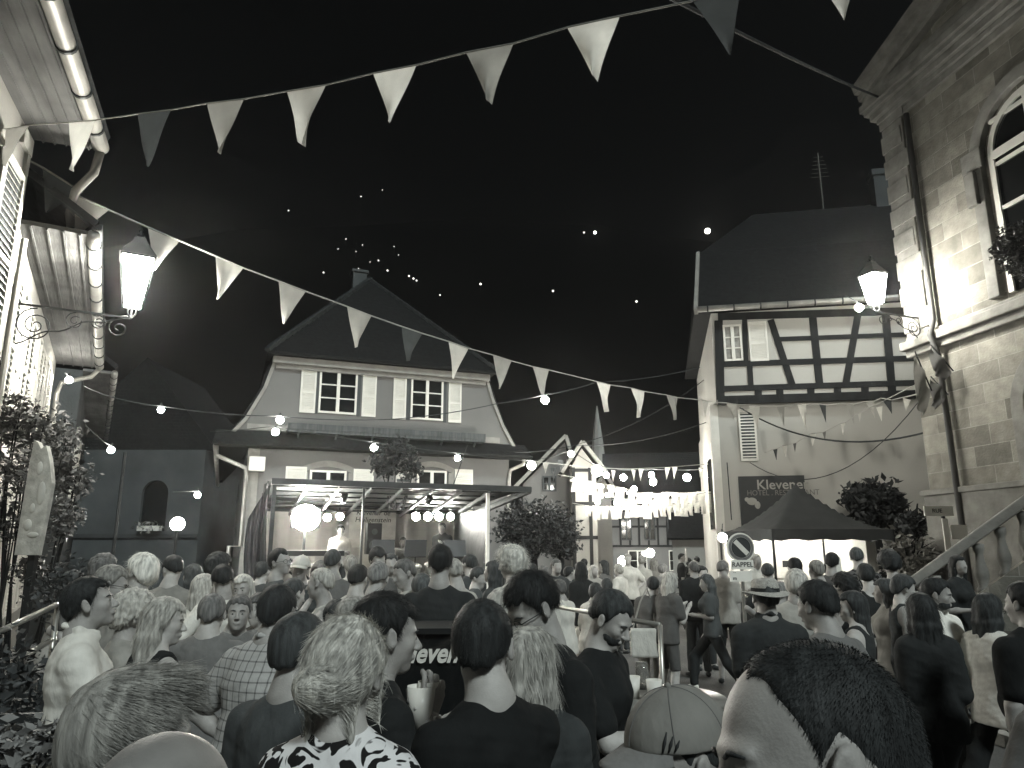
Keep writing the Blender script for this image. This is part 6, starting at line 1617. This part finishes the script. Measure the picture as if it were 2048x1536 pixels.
def tree(px, py_top, py_bot, w_px, Y, lab, m, name='round_tree', leaf=.055, n=6500, trunk=.09, seed=3, squash=1.0, label_cat='tree'):
    a = P(px, py_top, Y); b = P(px, py_bot, Y); rad = w_px/2*Y/F*1.02
    t = thing(name, lab, label_cat, (a.x, Y, 0)); mb = MB(); cz = (a.z+b.z)/2; rh = (a.z-b.z)/2
    for i, (dx, dy, dz, s) in enumerate(((0, 0, 0, 1), (-.35, .2, .25, .62), (.38, -.1, .05, .6), (.1, .3, .45, .5), (-.3, -.2, -.3, .55), (.35, .1, -.35, .5))):
        leaves(mb, (dx*rad, dy*rad, cz+dz*rh), rad*s, int(n*s*s/2.4), leaf, seed+i, (1, 1, rh/rad*squash), rough=.5)
    mb.build('crown', m, t, norm=False)
    tr_ = MB(); tr_.tube([(0, 0, 0), (.03, 0, b.z*.6), (0, .02, b.z), (.02, 0, cz)], [trunk*1.3, trunk, trunk*.9, trunk*.5], 10)
    for k in range(5): tr_.tube([(0, 0, b.z-.05+.1*k*.5), (rad*.5*math.cos(k*1.3), rad*.5*math.sin(k*1.3), cz+.1*k)], [trunk*.5, trunk*.15], 6)
    rs = random.Random(seed)
    for k in range(26):
        d = Vector((rs.gauss(0, 1), rs.gauss(0, 1), abs(rs.gauss(0, 1)))).normalized(); c0 = Vector((0, 0, cz))
        tr_.tube([c0+d*rad*.2, c0+d*rad*.7+Vector((rs.uniform(-.1, .1), 0, .06)), c0+Vector((d.x*rad, d.y*rad, d.z*rh))*rs.uniform(1.0, 1.18)], [.02, .010, .003], 4)
    tr_.build('trunk', M_['timber'], t); return t
tree(1068, 1002, 1118, 150, 19.5, 'dense clipped round tree to the right of the stage', lfd, n=9500)
tree(1122, 1040, 1118, 70, 20.0, 'smaller bushy tree touching the right side of the clipped round tree', lfd, n=2600, seed=21)
tree(1745, 965, 1055, 110, 18.4, 'spiky dark shrub rising behind the sales tent roof', lfd, name='tall_shrub', n=3800, seed=33, leaf=.10, label_cat='shrub')
tree(1818, 1075, 1190, 110, 13.0, 'pale flowering bush between the tent and the stone steps', leaf_mat('sparkle_pale2', .26), name='flowering_bush', n=4200, seed=41, leaf=.05, label_cat='bush')
tree(1822, 1020, 1080, 60, 14.5, 'dark bush behind the signpost near the stone hall', lfd, name='dark_bush', n=1500, seed=47, leaf=.06, label_cat='bush')
# ================================================================== the crowd
def V3(*a): return np.array(a, float)
UP1 = (V3(.05, .05, -.27), V3(-.12, .2, .05), V3(-1, 0, 0))
# ---- nearest heads
person(1600, 1292, .95, head=-90, body=-70, label='big man with cropped hair, his ear toward the camera, closest at lower right', hair=('buzz', .03), top=('tee', .03), fibres=34000, fz=.088, pitch=-4, hs=1.15, h=.0045, H=1.85, roll=10, extra=(eyes,), sk='m')
person(1345, 1392, 1.58, head=-112, body=-80, label='boy in a pale baseball cap with a dark emblem, lower right of the bar table', hair=('buzz', .05), top=('tee', .04), pitch=-10, h=.0045, extra=(cap_hat(.22, 0, True), eyes), hs=1.0)
person(285, 1350, 1.55, head=62, body=30, label='person with swept fair-streaked hair at the lower left, right in front of the camera', hair=('quiff', .28), top=('tee', .03), fibres=16000, h=.0045, H=1.78, hs=1.08)
person(345, 1462, 1.10, head=25, body=10, label='bald head at the very bottom, below the person with swept fair-streaked hair', hair=('bald', 0), top=('tee', .02), h=.0045, H=1.7, hs=1.05, pitch=-8, sk='d')
person(700, 1246, 2.05, head=12, body=5, label='woman with blonde pinned-up hair in a floral blouse, seen from behind', fem=True, hair=('updo', .55), top=('tee', .75, 'floral'), fibres=14000, h=.0052, hs=1.1, sk='l', pitch=-5)
person(608, 1224, 2.6, head=32, body=30, label='man with shaved head and bare neck in dark grey, beside the woman in floral', hair=('buzz', .05), top=('tee', .07), fibres=1500, sk='m', hs=1.05, h=.0055, build=1.1)
person(966, 1204, 2.3, head=8, body=-38, label='cropped-haired man in black tee seen from behind, pale neck, holding a cup', hair=('crop', .035), top=('tee', .015), fibres=9000, h=.0055, hs=1.06, sk='l', arms=('down', (V3(-.02, .19, -.19), V3(-.11, .08, .13), V3(-1, 0, 0))), build=1.0)
i_m1 = person(778, 1192, 2.6, head=68, body=60, label='dark-haired man in profile, black tee with pale sleeve bands, over the bar panel', hair=('short', .02), top=('tee', .02), fibres=5000, h=.0052, extra=(eyes,), arms=('cup', (V3(.03, .04, -.25), V3(-.02, .07, .24), V3(-1, 0, 0))), pitch=-6, hs=1.05)
person(1062, 1150, 2.95, head=-125, body=-112, label='big dark-haired man in glasses and black tee bending his face down to the left', hair=('short', .018), top=('tee', .02), fibres=5000, pitch=-32, lean=8, h=.0055, extra=(eyes, glasses), arms=('down', 'bent'), build=1.14, sk='m', hs=1.04)
person(1222, 1184, 3.5, head=128, body=120, label='bearded man looking down, dark tee with white shoulder stripes, reaching to the bar table', hair=('crop', .05), top=('tee', .025), fibres=4000, pitch=-30, lean=6, h=.006, extra=(eyes, beard(.05)), arms=('down', (V3(.02, .12, -.25), V3(-.12, .22, .02), V3(0, 0, -1))), sk='l')
person(188, 1156, 3.7, head=72, body=58, label='man in a white polo shirt looking up toward the stage, left foreground', hair=('short', .03), top=('polo', .72), fibres=3500, pitch=14, h=.006, extra=(eyes,), arms=((V3(-.10, -.05, -.27), V3(.10, .22, .02), V3(0, 0, -1)), (V3(.06, .10, -.25), V3(-.25, .10, -.02), V3(0, 0, -1))), hs=1.02)
person(560, 1173, 3.75, head=12, body=25, label='man in a pale checked shirt with one elbow out, seen from behind', hair=('short', .03), top=('shirt', .42, 'check'), fibres=2500, h=.0065, arms=('hip', 'down'), lean=10, build=1.05)
person(1062, 1262, 2.75, head=20, body=20, label='woman with long streaked blonde hair hidden between the cropped man and the man in glasses', fem=True, hair=('long', .40), top=('tee', .05), fibres=7000, h=.006, hs=.98)
person(882, 1092, 5.4, head=3, body=3, label='broad man in a plain dark tee standing tall in the middle, back to the camera', hair=('short', .02), top=('tee', .035), fibres=1500, build=1.12, h=.008, arms=('down', 'down'))
# ---- right middle
person(1628, 1165, 4.0, head=-35, body=-40, label='broad-shouldered man with pale shirt yoke and bare forearm turning left, before the tent', hair=('short', .03), top=('tee', .16), fibres=2500, pitch=-10, h=.0065, build=1.15, arms=((V3(-.22, .06, -.20), V3(.02, .22, -.12), V3(1, 0, 0)), 'back'), lean=8)
person(1527, 1160, 5.2, head=-5, body=0, label='man in a pale straw hat and dark shirt seen from behind', hair=('short', .05), top=('shirt', .04), h=.008, extra=(straw_hat(.42),), build=1.05)
person(1872, 1158, 5.9, head=128, body=150, label='bearded man in a white shirt beside the stone stair rail, facing right', hair=('short', .03), top=('shirt', .78), fibres=1500, h=.008, extra=(eyes, beard(.05)), arms=('hip', 'down'), bottom=('trousers', .12), pitch=-8, build=1.12)
person(1838, 1190, 5.1, build=.84, head=10, body=8, label='woman with long straight dark hair and dark jacket walking away in black trousers', fem=True, hair=('long', .03), top=('jacket', .035), bottom=('trousers', .03), fibres=2500, h=.007, legs='stride', arms=('down', 'bent'))
person(1975, 1190, 5.6, head=65, body=80, label='woman in a white blouse and black trousers striding right with long dark hair and glasses', fem=True, hair=('long', .04), top=('shirt', .72), bottom=('trousers', .02), fibres=1500, h=.008, legs='stride', extra=(eyes, glasses), arms=('back', 'bent'))
person(2042, 1166, 4.4, head=-25, body=-12, label='man in a plain black tee cut off by the right edge, above the bare elbow', hair=('short', .02), top=('tee', .015), bottom=('trousers', .04), h=.007, build=1.15)
person(2120, 1195, 2.3, head=-10, body=-15, label='person at the right edge of whom only a bare upper arm and sleeve show', hair=('short', .03), top=('tee', .12), h=.008, build=1.1, H=1.8, arms=((V3(-.14, .0, -.26), V3(-.02, .05, -.25), V3(1, 0, 0)), 'down'))
# ---- left middle rows
G_ = 'people'
Ps = [
 (228,1134,4.9,dict(head=75,fem=False,hair=('short',.22),top=('shirt',.25),extra=(eyes,glasses),label='grey-haired man in glasses and pale collar just behind the man in the polo')),
 (283,1110,5.2,dict(head=-75,body=-20,hair=('medium',.72),top=('tee',.7),label='man with thick white hair in a white printed tee, turned left')),
 (212,1112,6.6,dict(head=20,hair=('curly',.12),top=('tee',.2),fem=True,label='woman with bushy grey-brown hair behind the left group')),
 (347,1113,7.0,dict(head=-50,body=0,hair=('short',.03),top=('tee',.22),build=1.12,label='dark-haired man in a plain grey tee, back turned, before the chapel wall')),
 (275,1187,4.3,dict(head=60,fem=True,hair=('curly',.45),top=('tee',.3),label='woman with frizzy fair hair behind the long-haired blonde',h=.008)),
 (335,1200,4.1,dict(head=72,body=30,fem=True,hair=('long',.42),top=('tank',.02),fibres=4500,extra=(eyes,),label='woman with long straight blonde hair in a black tank top, looking right')),
 (427,1190,4.9,dict(head=-8,body=0,hair=('crop',.16),top=('tee',.16),build=1.1,fibres=1500,label='grey-haired man seen from behind in a mid-grey tee, left of the checked shirt')),
 (480,1192,5.3,dict(head=165,hair=('short',.12),top=('tee',.15),extra=(eyes,),label='man facing the camera between the grey-haired head and the checked shirt')),
 (440,1110,7.4,dict(head=40,hair=('curly',.03),top=('tee',.1),label='curly dark head catching a bright spark of light, by the side gutter')),
 (448,1132,6.3,dict(head=-25,hair=('short',.02),top=('tee',.7),fibres=1200,label='dark-haired man in a white tee below the curly dark head')),
 (487,1152,6.6,dict(head=180,fem=True,hair=('long',.5),top=('tee',.5),label='fair-haired woman facing the camera in a pale top',extra=(eyes,))),
 (412,1152,6.8,dict(head=30,fem=True,hair=('bob',.4),top=('tee',.65),label='woman in a white top half hidden behind the dark-haired man in white')),
 (563,1098,6.9,dict(head=120,body=60,hair=('short',.02),top=('tee',.08),extra=(glasses,),arms=('down','phone'),label='dark-haired man in glasses raising a hand near the stage curtain')),
 (602,1114,7.3,dict(head=175,hair=('short',.1),top=('tee',.06),extra=(cap_hat(.6),),label='man in a white cap facing the camera near the keyboards')),
 (641,1138,6.0,dict(head=-85,fem=True,hair=('crop',.4),top=('tank',.5),arms=('fwd','down'),label='short-haired blonde woman in profile with bare arms, dancing',fibres=1000)),
 (667,1100,7.6,dict(head=5,hair=('crop',.06),top=('tee',.14),build=1.05,label='man in a grey tee with cropped hair, back turned, below the keyboard player')),
 (640,1125,8.4,dict(head=170,fem=True,hair=('bob',.1),top=('tee',.1),label='small dark-bobbed face between the white cap and the grey tee')),
 (718,1131,6.8,dict(head=15,hair=('short',.025),top=('tee',.45),label='dark head and pale shirt in the row below the monitor speaker')),
 (757,1097,8.2,dict(head=150,hair=('medium',.02),top=('tee',.1),label='dark-haired dancer with bowed head in front of the music stands',pitch=-20)),
 (757,1126,5.9,dict(head=5,fem=True,hair=('crop',.2),top=('tank',.1),fibres=1000,label='short-haired woman in a strapped top seen from behind, middle of the crowd',sk='l')),
 (808,1120,6.6,dict(head=-130,body=-110,hair=('crop',.12),top=('tee',.5),arms=('fwd','fwd'),pitch=-15,label='man bending with one arm stretched across the dancers')),
 (676,1203,4.9,dict(head=178,hair=('short',.04),top=('tee',.1),extra=(eyes,),label='young face looking at the camera between the shaved head and the dark profile')),
 (712,1198,4.5,dict(head=30,fem=True,hair=('long',.3),top=('tee',.08),label='long fair hair behind the dark-haired man in profile',fibres=2500)),
 (908,1120,7.2,dict(head=-20,hair=('short',.35),top=('tee',.45),label='fair-haired person in a pale top behind the broad dark-shirted man')),
 (1021,1097,5.9,dict(head=-60,fem=True,hair=('curly',.62),top=('tee',.6),label='person with a big halo of white curls, right of the stage',fibres=2500)),
 (985,1124,8.4,dict(head=-60,fem=True,hair=('bob',.05),top=('tee',.05),label='dark-bobbed woman to the left of the white curls')),
 (958,1136,9.2,dict(head=120,hair=('short',.05),top=('tee',.08),label='small face looking right, right of the broad dark-shirted man')),
 (1006,1182,4.6,dict(head=-80,fem=True,hair=('bob',.5),top=('tee',.7),label='woman in a white tee partly hidden behind the man in glasses')),
 (520,1190,6.0,dict(head=-140,fem=True,hair=('medium',.1),top=('tee',.2),label='dark-haired woman glimpsed left of the checked shirt man')),
 (590,1160,6.6,dict(head=40,hair=('short',.05),top=('tee',.05),label='man in a black tee between the dancers and the checked shirt')),
 (845,1150,6.4,dict(head=-10,hair=('short',.08),top=('tee',.6),label='person in a pale tee whose shoulder shows left of the broad dark shirt')),
 # centre-right passage
 (1305,1154,10.4,dict(head=10,fem=False,hair=('short',.03),top=('tee',.12),bottom=('trousers',.22),label='dark-haired walker with a pale shoulder bag at the end of the handrail')),
 (1342,1147,10.1,dict(head=75,body=60,fem=True,hair=('long',.42),top=('tee',.10),bottom=('shorts',.1),arms=('cup','cup'),label='long-haired blonde woman in shorts holding something bright',sk='l')),
 (1411,1150,11.2,dict(head=-80,body=-70,fem=True,hair=('long',.08),top=('tee',.08),bottom=('trousers',.04),legs='stride',shoes=.75,label='young woman with a crossbody strap and white shoes striding left')),
 (1446,1122,12.0,dict(head=60,body=20,hair=('short',.15),top=('tee',.34),bottom=('shorts',.02),label='man in a loose pale tee and black shorts near the round sign')),
 (1386,1124,12.6,dict(head=-15,hair=('short',.1),top=('tee',.02),build=1.1,label='stout man in a black tee behind the striding young woman')),
 (1405,1133,13.2,dict(head=170,hair=('medium',.03),top=('tee',.05),label='dark-haired person facing the camera beside the stout man in black')),
 (1159,1125,11.8,dict(head=-30,fem=True,hair=('long',.015),top=('tee',.02),bottom=('skirt',.75),label='woman with long black hair and a bright white skirt')),
 (1113,1119,12.5,dict(head=150,hair=('short',.12),top=('tee',.05),label='man facing the camera beneath the small bushy tree')),
 (1066,1128,14.5,dict(head=20,hair=('short',.03),top=('tee',.1),label='dark head right of the white curls, beneath the round tree')),
 (1086,1131,14.0,dict(head=-40,hair=('short',.15),top=('tee',.3),label='brown-haired head under the round tree, paired with a dark one')),
 (1188,1131,15.0,dict(head=150,fem=True,hair=('long',.45),top=('tee',.3),label='blonde woman facing the camera at the street mouth')),
 (1213,1158,11.0,dict(head=10,hair=('short',.05),top=('tee',.35),H=None,label='child with dark hair between the bright skirt and the walkers')),
 (1236,1128,15.2,dict(head=-30,fem=True,hair=('medium',.35),top=('tee',.5),label='fair person in a pale top at the foot of the street lamps')),
 (1168,1118,18.0,dict(head=10,hair=('short',.02),top=('tee',.05),label='distant dark-haired man at the street mouth')),
 (1255,1108,17.0,dict(head=170,hair=('short',.3),top=('tee',.55),bottom=('trousers',.02),label='man in a pale tee and black trousers just below the street lamps')),
 (1283,1112,17.5,dict(head=10,hair=('short',.3),top=('tee',.45),bottom=('trousers',.02),label='fair-haired man with pale top, right below the street lamps')),
 (1306,1118,18.5,dict(head=-20,fem=True,hair=('bob',.25),top=('tee',.25),label='bobbed person in grey in the street crowd below the lamps')),
 (1325,1128,15.5,dict(head=30,fem=True,hair=('medium',.15),top=('tee',.15),label='grey-clad person above the long-haired blonde in shorts')),
 (1364,1107,22.0,dict(head=120,hair=('short',.02),top=('tee',.02),arms=('fwd','down'),label='dark silhouette leaning before the lit plain wall')),
 (1378,1116,24.0,dict(head=40,hair=('short',.02),top=('tee',.03),label='dark silhouette second from left before the lit wall')),
 (1392,1113,24.0,dict(head=-40,hair=('short',.02),top=('tee',.03),label='dark silhouette with raised arm before the lit wall',arms=('up','down'))),
 (1140,1133,13.5,dict(head=60,hair=('short',.02),top=('tee',.08),label='dark-clad man left of the woman in the white skirt')),
 (1040,1126,10.5,dict(head=10,hair=('short',.4),top=('tee',.25),label='fair-haired person just right of the white curls')),
 (1206,1122,16.5,dict(head=-70,fem=True,hair=('bob',.03),top=('tee',.1),label='dark-bobbed woman in profile at the street mouth')),
 (1272,1180,9.2,dict(head=60,fem=True,hair=('medium',.1),top=('tee',.14),bottom=('trousers',.1),label='woman in grey behind the bearded man, left of the shoulder bag') ) if False else None,
 # fillers further back
 (150,1142,7.4,dict(head=60,hair=('short',.05),top=('tee',.3),label='dark-haired person at the far left behind the man in the polo')),
 (385,1131,8.3,dict(head=-60,fem=True,hair=('bob',.06),top=('tee',.55),label='dark-bobbed woman in pale top before the gutter corner')),
 (528,1124,9.2,dict(head=20,hair=('short',.04),top=('tee',.06),label='dark head in shadow against the stage curtain')),
 (701,1112,9.6,dict(head=-20,fem=True,hair=('medium',.25),top=('tee',.4),label='fair head directly below the monitor speaker')),
 (783,1108,9.4,dict(head=170,hair=('short',.05),top=('tee',.3),label='small face turned to the camera below the tilted music stand')),
 (938,1110,9.8,dict(head=-50,hair=('short',.04),top=('tee',.06),label='dark head in profile below the mixing desk')),
 (1046,1158,8.3,dict(head=30,fem=True,hair=('bob',.04),top=('tee',.5),label='dark-bobbed woman in a pale top behind the man in glasses')),
 (1116,1160,9.4,dict(head=-30,hair=('short',.1),top=('tee',.62),label='man in a bright tee between the man in glasses and the bright skirt')),
 (1192,1168,9.9,dict(head=20,fem=True,hair=('medium',.04),top=('tee',.5),bottom=('trousers',.2),label='woman in a pale top just behind the bearded man')),
 (1562,1165,8.0,dict(head=60,hair=('short',.2),top=('tee',.5),label='man in a pale tee just right of the straw hat')),
 (1806,1152,7.3,dict(head=100,fem=True,hair=('medium',.05),top=('tank',.05),label='woman in a dark top by the foot of the stone handrail',sk='l')),
 (1700,1185,6.1,dict(head=-80,fem=True,hair=('long',.04),top=('tank',.04),label='long dark-haired woman with a pale bare arm, right of the broad-shouldered man',sk='l')),
 # tent customers
 (1588,1117,9.3,dict(head=10,hair=('short',.02),top=('tee',.02),build=1.1,label='black-haired customer before the bright tent wall, leftmost of the heads there')),
 (1630,1121,9.3,dict(head=-10,hair=('short',.25),top=('tee',.05),label='customer with greying hair before the bright tent wall')),
 (1662,1106,9.6,dict(head=30,hair=('short',.02),top=('tee',.1),label='dark-haired customer with bare upper arm, centre of the tent opening',arms=('bent','bent'))),
 (1712,1096,10.0,dict(head=20,hair=('short',.08),top=('tee',.12,'print'),build=1.12,label='tall customer in a patterned shirt under the tent roof edge')),
 (1776,1108,9.0,dict(head=5,fem=True,hair=('afro',.03),top=('tank',.1),label='woman with a large round dark hairdo right of the tent')),
 (1684,1150,7.2,dict(head=-30,fem=True,hair=('curly',.02),top=('tank',.02),bottom=('shorts',.02),label='dark curly-haired woman in black shorts facing the tent',arms=('bent','bent'))),
 (1730,1130,8.2,dict(head=20,fem=True,hair=('medium',.03),top=('tank',.03),bottom=('skirt',.04),label='woman in a dark dress behind the curly-haired woman in shorts')),
 (1512,1108,13.4,dict(head=160,hair=('short',.4),top=('shirt',.6),label='pale man with a bright face serving at the left tent pole')),
 (1535,1128,10.5,dict(head=20,hair=('short',.05),top=('tee',.03),label='dark person between the RAPPEL sign and the straw hat')),
 (1590,1142,6.4,dict(head=20,hair=('medium',.5),top=('tee',.4),label='fair-haired person behind the broad-shouldered man, right of the straw hat')),
 (1468,1140,10.9,dict(head=-60,hair=('short',.03),top=('tee',.03),label='dark-haired man in black at the foot of the RAPPEL sign')) if False else None,
 (1916,1112,9.6,dict(head=170,fem=True,hair=('long',.02),top=('tee',.03),label='dark-haired woman looking out from behind the stone steps')) ,
 (1765,1160,7.6,dict(head=-60,fem=True,hair=('bob',.05),top=('tee',.25),label='woman in grey left of the man in the white shirt')),
]
for q in Ps:
    if not q: continue
    px, py, Y, kw = q
    kw = dict(kw); kw.setdefault('roll', random.uniform(-9, 9)); kw.setdefault('side', random.uniform(-4, 4)); kw.setdefault('lean', random.uniform(-3, 7)); kw.setdefault('arms', (random.choice(['down', 'bent', 'hip', 'back']), random.choice(['down', 'bent', 'cup', 'back']))); kw.setdefault('pitch', random.uniform(-16, 8)); kw.setdefault('body', kw['head']+random.uniform(-30, 30)); kw.setdefault('fibres', 900 if Y < 6 else 0); kw.setdefault('sk', random.choice(['m', 'm', 'l'])); person(px, py, Y, **kw)
# musicians stand on the deck
def on_stage(px, py, y, **kw):
    w_ = at_st(px, y); p = person(px, py, w_.y, ground=zf, **kw); return p
on_stage(682, 1051, 1.5, head=150, hair=('short', .02), top=('shirt', .5), arms=('bent', 'bent'), label='keyboard player in a light shirt on stage, under the paired spotlights')
on_stage(884, 1046, 1.3, head=-160, hair=('short', .05), top=('jacket', .03), arms=('cup', 'down'), label='singer in a dark jacket on stage before the row of four spotlights')
on_stage(806, 1075, 2.3, head=180, hair=('short', .1), top=('tee', .2), arms=('fwd', 'fwd'), label='drummer behind the cymbals at centre stage')
# things in hands
def W2(info, arm, d=.09, off=(0, 0, 0)):
    shp, e, wr, pn, sg = info['A'][arm]; dd = (wr-e)/np.linalg.norm(wr-e)
    return W_of(info, wr+dd*d+np.array(pn)*.03+np.array(off))
im = next(i for i in PERSONS if 'pale neck, holding a cup' in i['o']['label'])
c = W2(im, 1); cc = P(917, 1400, c.y); 
cup(c+Vector((0, 0, -.02)), 'large white cup held up by the cropped man in black, above the bar panel', r=.045, h=.12)
c = W2(i_m1, 1); cup(c+Vector((0, 0, -.06)), 'small pale cup in the hand of the dark-haired man in profile', r=.036, h=.09)
bi = next(i for i in PERSONS if 'shoulder bag' in i['o']['label'])
p = bi['root']; b_ = MB(); b_.box(-.20, -.30, .62, .16, -.20, .98)
bt = thing('shoulder_bag', 'pale boxy shoulder bag hanging behind the dark-haired walker', 'bag', (p.x-.08, p.y, 0), R(-6)); b_.build('pouch', cloth(.65), bt, bevel=.03)
MB().tube([(-.16, -.25, .97), (-.05, -.18, 1.3), (.05, -.1, 1.48), (.12, -.05, 1.3), (.14, -.2, .97)], .012, 6).build('strap', cloth(.3), bt)
wi = next(i for i in PERSONS if 'bearded man looking down' in i['o']['label'])
shp, e, wr, pn, sg = wi['A'][1]; d = (wr-e)/np.linalg.norm(wr-e); m = MB(); m.tube([wr-d*.045, wr-d*.015], .033, 16); m.build('wristwatch', mat('watch_steel', .5, rough=.2, metal=.8), wi['o'], True)
for info, arm in ((i_m1, 0), (i_m1, 1)):
    shp, e, wr, pn, sg = info['A'][arm]; a_ = shp+(e-shp)*.80; d = (e-shp)/np.linalg.norm(e-shp)
    m = MB(); m.tube([a_-d*.012, a_+d*.012], .071, 20, False); m.build('sleeve_band', cloth(.6), info['o'], True)

n_ = 0
for info in PERSONS:
    lab = info['o']['label']
    for k, a in (('facing the camera in a pale top', 'cup in the hand of the fair-haired woman facing the camera'), ('dark head and pale shirt', 'cup held by the dark-haired person in a pale shirt, mid crowd'), ('grey-haired man seen from behind', 'cup held by the grey-haired man seen from behind'), ('mid crowd dancer', '')):
        if k in lab and a:
            c = W2(info, 1); cup(c+Vector((0, 0, -.03)), 'pale plastic '+a, r=.036, h=.1)
c = P(1672, 1140, 9.55); mc = MB().box(-.07, -.004, -.16, .07, .004, .16); mc.v = [(x+c.x, y+c.y, z+c.z) for x, y, z in mc.v]
single(mc, 'menu_card', mat('card_white', .85), 'white menu card held up before the bright tent wall', 'card')
hz = MB().box(-560, -60, -2, 560, 520, 260)  # thin air volume added to give the lamps a bloom-like halo
hm_ = bpy.data.materials.new('halo_air'); hm_.use_nodes = True; hn = hm_.node_tree.nodes; hn.remove(hn['Principled BSDF'])
pv = hn.new('ShaderNodeVolumePrincipled'); pv.inputs['Color'].default_value = (.9, .9, .9, 1); pv.inputs['Density'].default_value = 0.0007; pv.inputs['Anisotropy'].default_value = .86
hm_.node_tree.links.new(pv.outputs[0], hn['Material Output'].inputs['Volume'])
tag(hz.build('halo_haze', hm_), kind='stuff')
